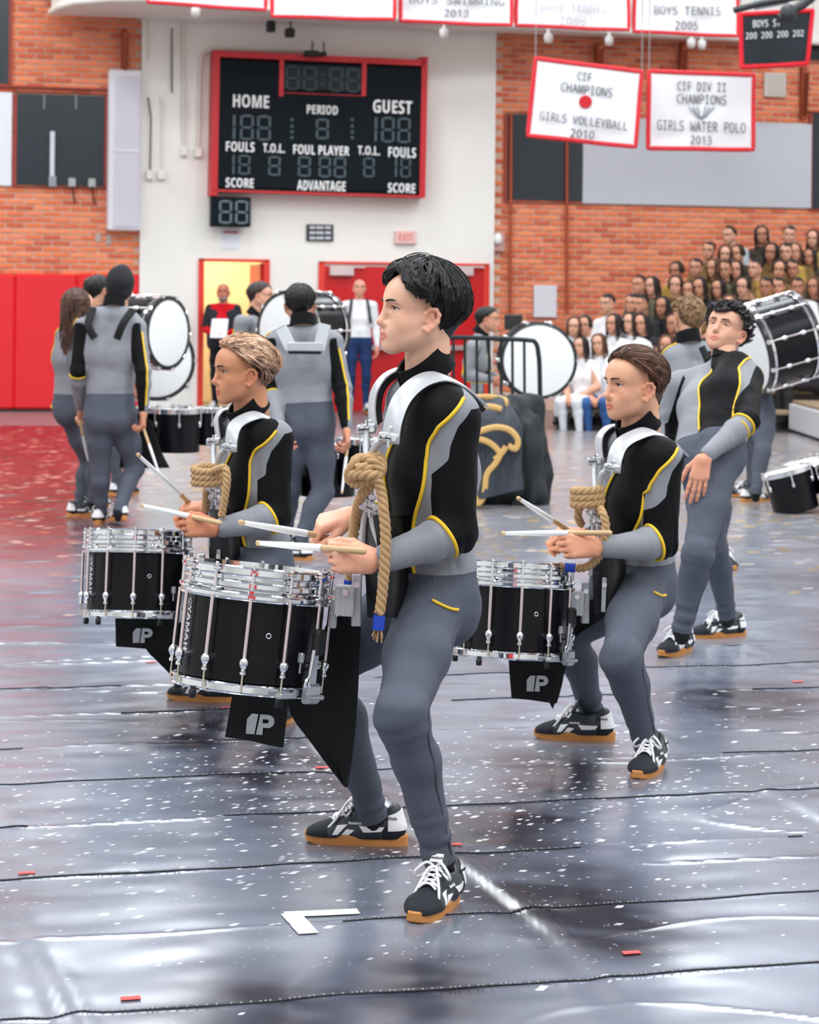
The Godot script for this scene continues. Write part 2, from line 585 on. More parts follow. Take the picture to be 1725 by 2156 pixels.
func wnode(called: String, label: String, cat: String, px: float, py: float, off: float, group := "") -> Node3D:
	var q := onwall(px, py, off)
	var t := wall_xf(0.0)
	return thing(called, label, cat, t * Vector3(q.x, q.y, off), t.basis, group)

func wrel(px: float, py: float, off: float, n: Node3D) -> Vector3:
	return n.transform.affine_inverse() * (wall_xf(0.0) * Vector3(onwall(px, py, off).x, onwall(px, py, off).y, off))

func rbox(b: B, n: Node3D, x0: float, y0: float, x1: float, y1: float, off: float, depth: float, bev := 0.0):
	var a := wrel(x0, y0, off, n); var c := wrel(x1, y1, off, n)
	b.box(Vector3((a.x + c.x) / 2, (a.y + c.y) / 2, (a.z + c.z) / 2 - depth / 2), Vector3(absf(c.x - a.x), absf(a.y - c.y), depth), Basis.IDENTITY, bev)

func back_wall(wm: Material):
	var t := wall_xf(0.0)
	var xl := onwall(293, 500).x; var xr := onwall(1036, 500).x
	var d1a := onwall(424, 549, 0.1); var d1b := onwall(559, 549, 0.1)
	# the white middle of the wall stands 12 cm proud of the brick; openings left for the open doorway
	var b := B.new()
	b.box(Vector3((xl + d1a.x) / 2, 4.5, -0.08), Vector3(d1a.x - xl, 9.0, 0.4))
	b.box(Vector3((d1b.x + xr) / 2, 4.5, -0.08), Vector3(xr - d1b.x, 9.0, 0.4))
	b.box(Vector3((d1a.x + d1b.x) / 2, (9.0 + d1a.y) / 2, -0.08), Vector3(d1b.x - d1a.x, 9.0 - d1a.y, 0.4))
	var w := struct("wall_back", b, wm); w.transform = t
	# the room behind the open door
	b = B.new()
	var dw := d1b.x - d1a.x
	b.box(Vector3(d1a.x + dw / 2, 1.4, -2.6), Vector3(dw + 2.0, 2.8, 0.1))
	b.box(Vector3(d1a.x - 0.9, 1.4, -1.45), Vector3(0.1, 2.8, 2.3)); b.box(Vector3(d1b.x + 0.9, 1.4, -1.45), Vector3(0.1, 2.8, 2.3))
	b.box(Vector3(d1a.x + dw / 2, 2.75, -1.45), Vector3(dw + 2.0, 0.1, 2.4))
	w = struct("wall_hallway", b, mat("hall_paint", rgb(232, 214, 178), 0.8)); w.transform = t
	b = B.new(); b.box(Vector3(0, 0.02, 0), Vector3(1.0, 0.05, 0.5))
	var hl := thing("ceiling_lamp", "warm lamp in the hallway behind the open door", "lamp", t * Vector3(d1a.x + dw * 0.45, 2.62, -1.5), t.basis)
	obj("diffuser", b, mat("hall_glow", Color.WHITE, 0.5, 0.0, {"emission_enabled": true, "emission": Color(1, 0.93, 0.8), "emission_energy_multiplier": 5.0}), hl)
	var l := AreaLight3D.new(); l.name = "hallway_light"; l.area_size = Vector2(1.0, 0.5); l.light_energy = 3.4; l.light_color = Color(1, 0.93, 0.80); l.shadow_enabled = true
	l.area_range = 20.0
	add_child(l); l.transform = Transform3D(t.basis * Basis(Vector3.RIGHT, -PI / 2), hl.position + Vector3(0, -0.03, 0))
	# brick on both sides
	brick_wall("wall_back_left", -20.0, xl + 0.1, onwall(0, 0).x - 0.5, xl, onwall(0, 578).y, onwall(0, 0).y + 0.2)
	brick_wall("wall_back_right", xr - 0.1, 14.0, xr, onwall(1725, 300).x + 0.5, 0.26, 6.2)

func brick_wall(called: String, x0: float, x1: float, bx0: float, bx1: float, by0: float, by1: float):
	var t := wall_xf(0.0)
	var b := B.new()
	b.box(Vector3((x0 + x1) / 2, 3.2, -0.15), Vector3(x1 - x0, 6.4, 0.28))
	var w := struct(called, b, mat("mortar", rgb(222, 186, 166), 0.9)); w.transform = t
	b = B.new(); b.box(Vector3((x0 + x1) / 2, 7.75, -0.15), Vector3(x1 - x0, 2.7, 0.3))
	struct(called + "_top", b, mat("white_paint", Color.WHITE)).transform = t
	var ph := 0.0772; var pw := 0.243
	var shapes := []
	for k in 3:
		var s := B.new()
		s.box(Vector3.ZERO, Vector3(pw - 0.022, ph - 0.021, 0.03 + 0.006 * k), Basis.IDENTITY, 0.004)
		var am := ArrayMesh.new(); s.put(am, null); shapes.append(am)
	var tones := []
	var cols := [rgb(238, 134, 88), rgb(230, 124, 80), rgb(242, 146, 100), rgb(222, 116, 78), rgb(236, 138, 102), rgb(208, 102, 70)]
	for k in cols.size(): tones.append(mat("brick_%d" % k, cols[k], 0.85))
	var spots := []
	var rows := int((by1 - by0) / ph)
	for r in rows:
		var y := by0 + (r + 0.5) * ph
		var sh := 0.5 * pw * (r % 2)
		var n := int((bx1 - bx0) / pw) + 1
		for k in n:
			var x := bx0 + sh + k * pw
			if x < bx0 + 0.01 or x > bx1: continue
			spots.append(Vector2(x, y))
	# the bricks nearest the camera (lowest) are parts, the rest one part
	spots.sort_custom(func(p, q): return p.y < q.y)
	var mm := MultiMesh.new(); mm.transform_format = MultiMesh.TRANSFORM_3D; mm.use_colors = true
	mm.mesh = shapes[1].duplicate()
	(mm.mesh as ArrayMesh).surface_set_material(0, mat("brick_rest", Color.WHITE, 0.85, 0.0, {"vertex_color_use_as_albedo": true}))
	mm.instance_count = maxi(0, spots.size() - 300)
	for i in spots.size():
		var q: Vector2 = spots[i]
		var z := -0.012 + rng.randf() * 0.005
		var ti := rng.randi() % 6
		if i < 300:
			shown(shapes[i % 3], tones[ti], "brick", w, Transform3D(Basis.IDENTITY, Vector3(q.x, q.y, z)))
		else:
			mm.set_instance_transform(i - 300, Transform3D(Basis.IDENTITY, Vector3(q.x, q.y, z)))
			mm.set_instance_color(i - 300, cols[ti].srgb_to_linear())
	if mm.instance_count > 0:
		var mi := MultiMeshInstance3D.new(); mi.multimesh = mm
		mi.set_meta("kind", "stuff")
		hang(mi, "brick", w)

# ---------------------------------------------------------------- the printed floor tarp
const TA := 0.262                        # the tarp's seams run 15 degrees off the camera's axes

func tcoord(x: float, z: float) -> Vector2:
	return Vector2(x * cos(TA) - (-z) * sin(TA), x * sin(TA) + (-z) * cos(TA)) if false else Vector2(x * cos(TA) + (-z) * sin(TA), -x * sin(TA) + (-z) * cos(TA))

func ridge(d: float, w: float) -> float:
	return exp(-d * d / (w * w))

func tarp_h(x: float, z: float) -> float:
	var q := tcoord(x, z)
	# fold lines across every 1.15 m, seams along every 0.562 m
	var u := fposmod(q.x - 0.53 + 0.575, 1.15) - 0.575
	var cell := floorf((q.x - 0.53 + 0.575) / 1.15)
	u += 0.03 * nz.get_noise_2d(q.y * 0.7, cell * 7.0)
	var amp := 0.5 + 0.5 * nz.get_noise_2d(cell * 3.7 + 20.0, q.y * 0.5)
	var h := 0.0075 * amp * (ridge(u - 0.028, 0.034) - 0.8 * ridge(u + 0.035, 0.034))
	var r := fposmod(q.y - 0.165 + 0.281, 0.562) - 0.281
	var row := floorf((q.y - 0.165 + 0.281) / 0.562)
	h += 0.0035 * ridge(r, 0.012) * (0.6 + 0.4 * nz.get_noise_2d(row * 5.1, q.x * 0.8))
	# broad slack waves and sharper pulled creases
	h += 0.0026 * nz.get_noise_2d(q.x * 0.9, q.y * 1.6) + 0.0014 * nz.get_noise_2d(q.x * 2.1 + 9.0, q.y * 4.5)
	var cr := nz.get_noise_2d(q.x * 0.55 + 0.5 * q.y + 40.0, q.y * 0.9 - 30.0)
	h += 0.004 * ridge(cr, 0.05) * clampf(0.3 + nz.get_noise_2d(q.x * 0.3 + 70.0, q.y * 0.3), 0.0, 1.0)
	return h

func tarp_image(x0: float, x1: float, z0: float, z1: float, far: bool) -> ImageTexture:
	var n := 640
	var im := Image.create(n, n, false, Image.FORMAT_RGB8)
	var by := PackedByteArray(); by.resize(n * n * 3)
	var f1 := FastNoiseLite.new(); f1.seed = 3; f1.frequency = 0.55; f1.fractal_octaves = 4
	var f2 := FastNoiseLite.new(); f2.seed = 9; f2.frequency = 3.0; f2.fractal_octaves = 3
	var f3 := FastNoiseLite.new(); f3.seed = 21; f3.frequency = 6.0; f3.fractal_octaves = 2
	var i := 0
	# darker clouds of the print, with the drum's dark reflection painted in: (x, z, size)
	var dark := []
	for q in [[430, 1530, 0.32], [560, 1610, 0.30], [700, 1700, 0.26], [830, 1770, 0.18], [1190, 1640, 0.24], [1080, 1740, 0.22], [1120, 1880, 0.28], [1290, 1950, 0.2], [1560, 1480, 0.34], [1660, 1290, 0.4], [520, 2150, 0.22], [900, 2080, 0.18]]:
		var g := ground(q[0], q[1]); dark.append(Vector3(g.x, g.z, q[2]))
	for r in n:
		var z := lerpf(z0, z1, (r + 0.5) / n)
		for c in n:
			var x := lerpf(x0, x1, (c + 0.5) / n)
			var cloud := f1.get_noise_2d(x, z * 0.8)
			var fine := f2.get_noise_2d(x * 0.6 - z * 0.4, z * 1.2)
			var k := clampf(0.90 + 0.38 * cloud + 0.14 * fine, 0.0, 1.0)
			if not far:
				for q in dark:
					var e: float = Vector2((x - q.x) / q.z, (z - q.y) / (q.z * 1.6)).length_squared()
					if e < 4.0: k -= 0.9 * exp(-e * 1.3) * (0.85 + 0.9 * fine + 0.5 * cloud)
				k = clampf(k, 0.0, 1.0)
			var col := Color(0.13, 0.125, 0.17).lerp(Color(0.515, 0.54, 0.595), k)
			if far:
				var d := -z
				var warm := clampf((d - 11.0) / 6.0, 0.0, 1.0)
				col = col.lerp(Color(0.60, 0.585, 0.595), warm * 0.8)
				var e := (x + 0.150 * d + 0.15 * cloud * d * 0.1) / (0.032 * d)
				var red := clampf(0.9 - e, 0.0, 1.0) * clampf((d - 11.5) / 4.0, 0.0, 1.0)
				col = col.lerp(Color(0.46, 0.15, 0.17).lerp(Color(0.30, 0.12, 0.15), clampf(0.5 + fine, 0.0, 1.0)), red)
			by[i] = int(clampf(col.r, 0, 1) * 255); by[i + 1] = int(clampf(col.g, 0, 1) * 255); by[i + 2] = int(clampf(col.b, 0, 1) * 255)
			i += 3
	im.set_data(n, n, false, Image.FORMAT_RGB8, by)
	im.resize(2048, 2048, Image.INTERPOLATE_BILINEAR)
	var pxm := 2048.0 / (x1 - x0); var pzm := 2048.0 / absf(z1 - z0)
	var rr := RandomNumberGenerator.new(); rr.seed = 5 if far else 4
	if not far:
		# the printed stars: small slanted white quads, thick in one drift across the middle
		for s in 12000:
			var x := rr.randf_range(x0, x1); var z := rr.randf_range(z0, z1)
			var drift := exp(-pow((-z - 6.7 - 0.15 * x) / 1.0, 2.0)) * clampf(1.1 - absf(x) / 1.9, 0.0, 1.0)
			if rr.randf() > 0.012 + drift: continue
			var w: float = 0.0045 + 0.012 * pow(rr.randf(), 2.5); var hh := w * rr.randf_range(0.7, 1.9)
			var br := rr.randf_range(0.7, 1.0)
			stamp(im, (x - x0) * pxm, (z - z0) / (z1 - z0) * 2048.0, w * pxm, hh * pzm, Color(br, br, minf(1.0, br * 1.03)), 0.5)
		for s in 2600:
			var x := rr.randf_range(-2.0, 2.0); var z := -rr.randf_range(5.0, 8.5)
			stamp(im, (x - x0) * pxm, (z - z0) / (z1 - z0) * 2048.0, 0.003 * pxm, 0.003 * pzm, Color(0.6, 0.6, 0.66), 0.0)
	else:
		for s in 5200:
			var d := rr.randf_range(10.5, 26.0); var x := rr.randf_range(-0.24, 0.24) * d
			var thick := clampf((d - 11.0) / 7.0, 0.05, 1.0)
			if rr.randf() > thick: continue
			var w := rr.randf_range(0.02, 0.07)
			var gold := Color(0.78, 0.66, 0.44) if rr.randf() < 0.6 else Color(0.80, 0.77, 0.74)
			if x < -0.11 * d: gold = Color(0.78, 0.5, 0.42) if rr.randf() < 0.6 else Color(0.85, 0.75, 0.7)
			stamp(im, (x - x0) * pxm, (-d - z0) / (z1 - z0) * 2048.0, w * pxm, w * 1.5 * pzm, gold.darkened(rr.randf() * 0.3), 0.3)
	return ImageTexture.create_from_image(im)

func stamp(im: Image, cx: float, cy: float, w: float, h: float, col: Color, slant: float):
	for y in range(int(cy - h / 2), int(cy + h / 2) + 1):
		for x in range(int(cx - w / 2 + (y - cy) * slant), int(cx + w / 2 + (y - cy) * slant) + 1):
			if x >= 0 and y >= 0 and x < im.get_width() and y < im.get_height(): im.set_pixel(x, y, col)

func tarp():
	var o := thing("floor_tarp", "large glossy vinyl tarp printed with grey galaxy clouds and white stars covering the gym floor", "tarp")
	var fn := FastNoiseLite.new(); fn.seed = 8; fn.frequency = 0.03; fn.fractal_octaves = 3
	var grain := NoiseTexture2D.new(); grain.width = 512; grain.height = 512; grain.seamless = true; grain.noise = fn; grain.as_normal_map = true; grain.bump_strength = 1.2
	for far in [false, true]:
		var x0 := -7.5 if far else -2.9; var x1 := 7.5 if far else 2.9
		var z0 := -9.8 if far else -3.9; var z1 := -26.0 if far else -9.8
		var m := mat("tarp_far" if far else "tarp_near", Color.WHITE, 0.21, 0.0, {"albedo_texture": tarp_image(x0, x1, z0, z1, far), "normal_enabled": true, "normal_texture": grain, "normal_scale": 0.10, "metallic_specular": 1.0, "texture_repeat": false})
		var b := B.new()
		var rows := 300; var cols := 230
		if far: rows = 150; cols = 130
		for r in rows + 1:
			var z := z0 * pow(z1 / z0, float(r) / rows)
			for c in cols + 1:
				var x := lerpf(x0, x1, float(c) / cols)
				if not far: x = lerpf(x, signf(x) * x * x / 2.9, 0.35)
				var e := 0.006
				var h := tarp_h(x, z)
				b.v(Vector3(x, h + 0.006, z), Vector3(h - tarp_h(x + e, z), e, h - tarp_h(x, z + e)).normalized(), Vector2((x - x0) / (x1 - x0), (z - z0) / (z1 - z0)))
		for r in rows:
			for c in cols:
				var a := r * (cols + 1) + c
				b.ix.append_array([a, a + 1, a + cols + 2, a, a + cols + 2, a + cols + 1])
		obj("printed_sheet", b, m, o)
	# hook-and-loop seams: a low black ridge with white stitches
	var black := mat("seam_black", rgb(40, 40, 45), 0.8)
	var white := mat("seam_white", rgb(150, 148, 148), 0.8)
	for r in range(6, 16):
		var y := 0.165 + r * 0.562
		var bb := B.new(); var bw := B.new()
		var span := 1.5 + 0.22 * y
		var x := -span
		var strong := r < 12 and nz.get_noise_1d(r * 13.7) > -0.35
		while x < span + 1.8:
			var on := nz.get_noise_2d(x * 0.7, r * 9.0) > (-0.55 if strong else 0.1)
			var p := Vector3(x * cos(TA) - y * sin(TA), 0, -(x * sin(TA) + y * cos(TA)))
			var wob := 0.006 * nz.get_noise_2d(x * 3.0, r * 4.0)
			p.z += wob
			p.y = tarp_h(p.x, p.z) + 0.007
			var bas := Basis(Vector3.UP, TA)
			if on:
				bb.box(p, Vector3(0.011, 0.003, 0.006), bas)
				if int(x * 90.0 + 500.0) % 2 == 0 or rng.randf() < 0.2: bw.box(p + Vector3(0, 0.003, 0.001), Vector3(0.004, 0.0025, 0.005), bas)
			x += 0.0105
		obj("seam", bb, black, o)
		if bw.ix.size(): obj("seam_stitching", bw, white, o).set_meta("kind", "stuff")

func tape_marks():
	var cream := mat("cream_tape", rgb(238, 236, 222), 0.6)
	var o := thing("tape_mark", "cream masking tape corner stuck on the tarp in front of the nearest shoe", "tape", ground(600, 1928))
	ORG = o.position
	for s in [[Vector2(600, 1932), Vector2(755, 1925)], [Vector2(612, 1930), Vector2(650, 1974)]]:
		var a := ground(s[0].x, s[0].y); var c := ground(s[1].x, s[1].y)
		var d := (c - a).normalized(); var side := Vector3(d.z, 0, -d.x) * 0.0245
		var rows := []
		for k in 13:
			var q := a.lerp(c, k / 12.0)
			var row := []
			for j in 5:
				var e := q + side * (j / 2.0 - 1.0)
				e.y = tarp_h(e.x, e.z) + 0.0095
				row.append(e)
			rows.append(row)
		var b := B.new(); b.sheet(rows, 0.001)
		obj("tape_strip", b, cream, o)
	ORG = Vector3.ZERO
	var red := mat("red_tape", rgb(226, 72, 66), 0.6)
	var where := ["by the left fold of the tarp", "at the bottom left fold", "at the seam in the bottom right", "behind the nearest ankle", "left of the hanging black cloth", "under the leftmost drum", "beside the middle drummer's back shoe", "beyond the far seam at the right", "by the leaning drummer's shadow"]
	var k := 0
	for q in [Vector2(56, 1846), Vector2(275, 2110), Vector2(1330, 2015), Vector2(957, 1787), Vector2(678, 1619), Vector2(318, 1400), Vector2(476, 1494), Vector2(1680, 1440), Vector2(1340, 1235)]:
		var p := ground(q.x, q.y)
		p.y = tarp_h(p.x, p.z) + 0.010
		var b := B.new(); b.box(Vector3.ZERO, Vector3(0.042, 0.0015, 0.020), Basis.IDENTITY)
		var t := obj("tape_mark", b, red)
		tag(t, "small red spike tape mark " + where[k], "tape", "red tape marks")
		t.position = p; t.rotation = Vector3((tarp_h(p.x, p.z) - tarp_h(p.x, p.z + 0.02)) / -0.02 * -1.0, TA, 0)
		k += 1

# ---------------------------------------------------------------- what hangs on the end wall
func lettering(n: Node3D, s: String, px: float, py: float, wpx: float, hpx: float, off: float, m: Material, called := "lettering"):
	# letters standing on the wall plane, wpx x hpx photograph pixels
	var scl := (onwall(px + 50, py, off).x - onwall(px - 50, py, off).x) / 100.0
	var t := text_mesh(s, hpx * scl, 0.006)
	var bb := t.get_aabb()
	var sx := wpx * scl / maxf(bb.size.x, 0.001)
	var c := wrel(px, py, off, n)
	shown(t, m, called, n, Transform3D(Basis.IDENTITY.scaled(Vector3(sx, 1, 1)), c - Vector3(bb.get_center().x * sx, bb.get_center().y, 0)))

func digit(b: B, ctr: Vector3, w: float, h: float, one := false):
	# a seven-segment figure made of slim bars of lamps
	var t := w * 0.17
	if one:
		b.box(ctr + Vector3(0, h * 0.25, 0), Vector3(t, h * 0.44, 0.012)); b.box(ctr - Vector3(0, h * 0.25, 0), Vector3(t, h * 0.44, 0.012))
		return
	for s in [-1.0, 1.0]:
		for u in [-1.0, 1.0]: b.box(ctr + Vector3(s * (w - t) / 2, u * h * 0.25, 0), Vector3(t, h * 0.40, 0.012), Basis.IDENTITY, 0.004)
	for u in [-1.0, 0.0, 1.0]: b.box(ctr + Vector3(0, u * (h - t) / 2, 0), Vector3(w * 0.62, t, 0.012), Basis.IDENTITY, 0.004)

func digits(n: Node3D, s: String, px0: float, px1: float, py: float, hpx: float, off: float, m: Material):
	var k := 0
	var a := wrel(px0, py, off, n); var c := wrel(px1, py, off, n)
	var hh := wrel(px0, py - hpx / 2, off, n).y - wrel(px0, py + hpx / 2, off, n).y
	var slots := 0.0
	for ch in s: slots += 0.5 if ch in "1:" else 1.0
	var x := 0.0
	var wch := (c.x - a.x) / slots
	for ch in s:
		var sw := wch * (0.5 if ch in "1:" else 1.0)
		var ctr := a + Vector3(x + sw / 2, 0, 0)
		var b := B.new()
		if ch == ":":
			for u in [-0.2, 0.2]: b.box(ctr + Vector3(0, u * hh, 0), Vector3(hh * 0.1, hh * 0.1, 0.012))
		else:
			digit(b, ctr, wch * 0.8, hh, ch == "1")
		obj("digit", b, m, n)
		x += sw

func wall_things():
	var black := mat("board_black", rgb(14, 22, 28), 0.6, 0.0, {"metallic_specular": 0.25})
	var red := mat("board_red", rgb(196, 26, 36), 0.45)
	var white := mat("sign_white", rgb(244, 244, 244), 0.6)
	var seg := mat("digit_grey", rgb(72, 88, 96), 0.5)
	var seg2 := mat("digit_dim", rgb(44, 58, 62), 0.5)
	var offw := 0.42
	# scoreboard
	var n := wnode("scoreboard", "large black gym scoreboard with red frame, HOME and GUEST panels and unlit digits", "scoreboard", 672, 265, offw)
	n.rotation.z = -0.008
	var b := B.new(); rbox(b, n, 454, 124, 891, 407, offw, 0.28, 0.01); obj("cabinet", b, black, n)
	b = B.new()
	rbox(b, n, 449, 119, 896, 126, offw + 0.012, 0.3); rbox(b, n, 449, 403, 896, 412, offw + 0.012, 0.3)
	rbox(b, n, 449, 119, 458, 412, offw + 0.012, 0.3); rbox(b, n, 889, 119, 896, 412, offw + 0.012, 0.3)
	obj("frame", b, red, n)
	b = B.new(); rbox(b, n, 596, 135, 764, 193, offw + 0.01, 0.02); obj("clock_panel", b, mat("clock_panel", rgb(32, 44, 48), 0.5, 0.0, {"metallic_specular": 0.3}), n)
	b = B.new()
	rbox(b, n, 589, 126, 597, 203, offw + 0.02, 0.03); rbox(b, n, 763, 126, 771, 203, offw + 0.02, 0.03); rbox(b, n, 589, 194, 771, 203, offw + 0.02, 0.03)
	obj("clock_frame", b, red, n)
	digits(n, "88:88", 598, 762, 163, 52, offw + 0.016, seg2)
	for d in [["188", 484, 574, 267, 54], ["188", 783, 868, 272, 54], ["8", 662, 696, 271, 44], ["18", 484, 530, 346, 42], ["8", 562, 594, 349, 42], ["8", 624, 658, 350, 44], ["88", 668, 732, 351, 44], ["8", 762, 792, 352, 42], ["18", 827, 868, 352, 42]]:
		digits(n, d[0], d[1], d[2], d[3], d[4], offw + 0.007, seg)
	for q in [615, 742]:
		b = B.new()
		for y in [252, 266, 278, 290]: b.ball(wrel(q, y, offw, n), Vector3(0.025, 0.025, 0.01), Basis.IDENTITY, 8, 5)
		obj("indicator_dots", b, mat("dots", rgb(62, 92, 84), 0.5), n).set_meta("kind", "stuff")
	for d in [["HOME", 529, 213, 76, 26], ["GUEST", 827, 225, 82, 26], ["PERIOD", 679, 231, 65, 18], ["FOULS", 506, 309, 60, 20], ["T.O.L.", 577, 312, 46, 18], ["FOUL PLAYER", 677, 316, 118, 19], ["T.O.L.", 777, 317, 46, 18], ["FOULS", 847, 321, 58, 20], ["SCORE", 505, 385, 59, 19], ["ADVANTAGE", 677, 391, 102, 20], ["SCORE", 846, 396, 58, 19]]:
		lettering(n, d[0], d[1], d[2], d[3], d[4], offw + 0.003, white)
	# shot clock
	n = wnode("shot_clock", "small black shot clock with two unlit digits hung below the scoreboard's left corner", "clock", 487, 441, 0.4)
	b = B.new(); rbox(b, n, 446, 414, 528, 478, 0.4, 0.2, 0.012); obj("case", b, black, n)
	digits(n, "88", 458, 526, 446, 50, 0.406, mat("digit_blue", rgb(96, 116, 130), 0.5))
	# little signs
	n = wnode("wall_sign", "small black notice with three pale lines of print above the red double doors", "sign", 674, 490, 0.14)
	b = B.new(); rbox(b, n, 646, 472, 702, 508, 0.15, 0.02); obj("plate", b, mat("sign_dark", rgb(44, 48, 56), 0.5), n)
	for y in [479, 490, 501]:
		for e in [[652, 664], [666, 682], [685, 697]]:
			b = B.new(); rbox(b, n, e[0], y - 3, e[1], y + 3, 0.154, 0.006); obj("blurred_line", b, mat("notice_print", rgb(196, 198, 204), 0.6), n)
	n = wnode("exit_sign", "small pale pink exit sign above the red double doors", "sign", 855, 499, 0.16)
	b = B.new(); rbox(b, n, 833, 485, 877, 514, 0.18, 0.08, 0.008); obj("case", b, mat("exit_case", rgb(236, 196, 190), 0.5), n)
	lettering(n, "EXIT", 855, 499, 30, 14, 0.183, mat("exit_red", rgb(232, 130, 124), 0.5))
	n = wnode("paper_notice", "white paper notice taped to the wall under the shot clock", "paper", 487, 502, 0.125)
	b = B.new(); rbox(b, n, 466, 481, 506, 525, 0.13, 0.006); obj("sheet", b, mat("paper", rgb(232, 234, 242), 0.7), n)
	b = B.new(); rbox(b, n, 470, 486, 502, 492, 0.133, 0.003); obj("heading", b, mat("paper_red", rgb(196, 120, 128), 0.7), n)
	n = wnode("paper_notice", "tall white notice on the brick wall above the facing bass drum", "paper", 1148, 634, 0.03)
	b = B.new(); rbox(b, n, 1125, 600, 1172, 668, 0.04, 0.012); obj("sheet", b, mat("paper2", rgb(226, 224, 230), 0.7), n)
	n = wnode("fire_alarm", "small white and red fire alarm horn at the edge of the brick", "alarm", 1050, 508, 0.05)
	b = B.new(); rbox(b, n, 1036, 490, 1064, 530, 0.07, 0.06, 0.012); obj("case", b, mat("alarm_case", rgb(196, 150, 146), 0.4), n)
	b = B.new(); b.ball(wrel(1049, 503, 0.09, n), Vector3(0.06, 0.08, 0.04)); obj("strobe", b, white, n)
	n = wnode("wall_speaker", "square pale speaker grille high on the right brick wall", "speaker", 1633, 178, 0.05)
	b = B.new(); rbox(b, n, 1611, 152, 1656, 205, 0.06, 0.06, 0.01); obj("case", b, mat("speaker_case", rgb(206, 198, 190), 0.6), n)
	b = B.new()
	for k in 7: rbox(b, n, 1617, 160 + k * 6, 1650, 162 + k * 6, 0.066, 0.008)
	obj("grille", b, mat("grille", rgb(168, 160, 154), 0.6), n).set_meta("kind", "stuff")
	for q in [[207, 500], [229, 505]]:
		n = wnode("wall_outlet", "small grey outlet plate on the brick below the ribbed heater, %s" % ("left of a pair" if q[0] < 220 else "right of a pair"), "outlet", q[0], q[1], 0.01)
		b = B.new(); rbox(b, n, q[0] - 6, q[1] - 10, q[0] + 6, q[1] + 10, 0.02, 0.02, 0.004); obj("plate", b, mat("plate", rgb(190, 170, 160), 0.5), n)
	n = wnode("wall_outlet", "dark square outlet low on the white wall left of the open door", "outlet", 389, 807, 0.125)
	b = B.new(); rbox(b, n, 381, 798, 397, 816, 0.14, 0.03, 0.004); obj("plate", b, mat("dark_plate", rgb(52, 46, 30), 0.5), n)
	b = B.new(); rbox(b, n, 386, 801, 392, 813, 0.143, 0.01); obj("socket", b, black, n)
	n = wnode("light_switch", "small red and blue switch box on the white wall beside the open door", "switch", 392, 695, 0.125)
	b = B.new(); rbox(b, n, 384, 686, 402, 704, 0.15, 0.03, 0.004); obj("plate", b, mat("switch_plate", rgb(228, 190, 200), 0.5), n)
	b = B.new(); rbox(b, n, 378, 688, 390, 701, 0.17, 0.03, 0.006); obj("button", b, red, n)
	# ribbed white heater
	n = wnode("wall_heater", "tall white ribbed vent unit on the left brick beside the white wall", "heater", 264, 315, 0.2)
	b = B.new(); rbox(b, n, 231, 145, 296, 486, 0.28, 0.3, 0.02); obj("case", b, mat("heater_case", rgb(222, 220, 226), 0.5), n)
	for k in 9:
		b = B.new(); rbox(b, n, 243 + k * 5.6, 160, 245.6 + k * 5.6, 478, 0.298, 0.03, 0.004); obj("rib", b, mat("heater_rib", rgb(206, 204, 214), 0.5), n)
	b = B.new(); rbox(b, n, 240, 314, 294, 320, 0.305, 0.03); obj("band", b, mat("heater_case", Color.WHITE), n)
	# conduits on the white pier
	var k := 0
	var pale := mat("conduit_paint", rgb(222, 216, 206), 0.6); var dk := mat("conduit_dark", rgb(92, 92, 96), 0.6)
	for q in [[[Vector2(312, 24), Vector2(312, 130)], pale, "far left thin pipe"], [[Vector2(362, 60), Vector2(362, 195)], dk, "dark rod"], [[Vector2(386, 40), Vector2(388, 312)], pale, "pipe ending in a white box"], [[Vector2(640, 108), Vector2(450, 103), Vector2(428, 112), Vector2(422, 140), Vector2(418, 315)], pale, "pipe bending over to the scoreboard's top"], [[Vector2(312, 205), Vector2(318, 250), Vector2(316, 362)], dk, "thin cable, left"], [[Vector2(338, 205), Vector2(342, 225), Vector2(341, 362)], pale, "thin cable, right"], [[Vector2(1077, 240), Vector2(1075, 480), Vector2(1074, 660)], mat("conduit_brick", rgb(168, 76, 44), 0.7), "brick-coloured pipe left of the dark window"], [[Vector2(1194, 300), Vector2(1194, 660)], mat("conduit_brick", Color.RED), "brick-coloured pipe across the dark window"]]:
		var c0: Vector2 = q[0][0]
		var off := 0.17 if c0.x < 1036 else 0.06
		n = wnode("wall_conduit", "conduit on the end wall, " + q[2], "pipe", c0.x, c0.y, off)
		var path := []
		for e in q[0]: path.append(wrel(e.x, e.y, off, n))
		b = B.new(); b.tube(path, 0.022 if k in [2, 3, 6, 7] else 0.012, 8); obj("pipe", b, q[1], n)
		var en: Vector2 = q[0][-1]
		if k in [2, 3, 4, 5]:
			b = B.new(); rbox(b, n, en.x - 8, en.y - 4, en.x + 8, en.y + 16, off + 0.04, 0.1, 0.01); obj("junction_box", b, mat("box_white", rgb(232, 228, 220), 0.5), n)
		k += 1
	# small dark camera heads over the scoreboard
	k = 0
	for q in [[572, 55, 9, 24], [612, 68, 10, 20], [658, 112, 16, 14], [682, 113, 7, 10]]:
		n = wnode("camera_fitting", "small black fitting over the scoreboard, %s" % ["leftmost, hanging from the beam", "second, hanging on a rod", "third, just above the frame", "smallest, right of the others"][k], "camera", q[0], q[1], 0.5)
		b = B.new(); rbox(b, n, q[0] - q[2], q[1] - q[3] * 0.5, q[0] + q[2], q[1] + q[3] * 0.5, 0.55, 0.12, 0.02); obj("body", b, mat("fitting_black", rgb(30, 32, 36), 0.5), n)
		b = B.new(); b.tube([wrel(q[0], q[1], 0.5, n), wrel(q[0], q[1] - 22, 0.5, n), wrel(q[0], q[1] - 24, 0.3, n)], 0.012, 6); obj("stem", b, mat("fitting_black", Color.BLACK), n)
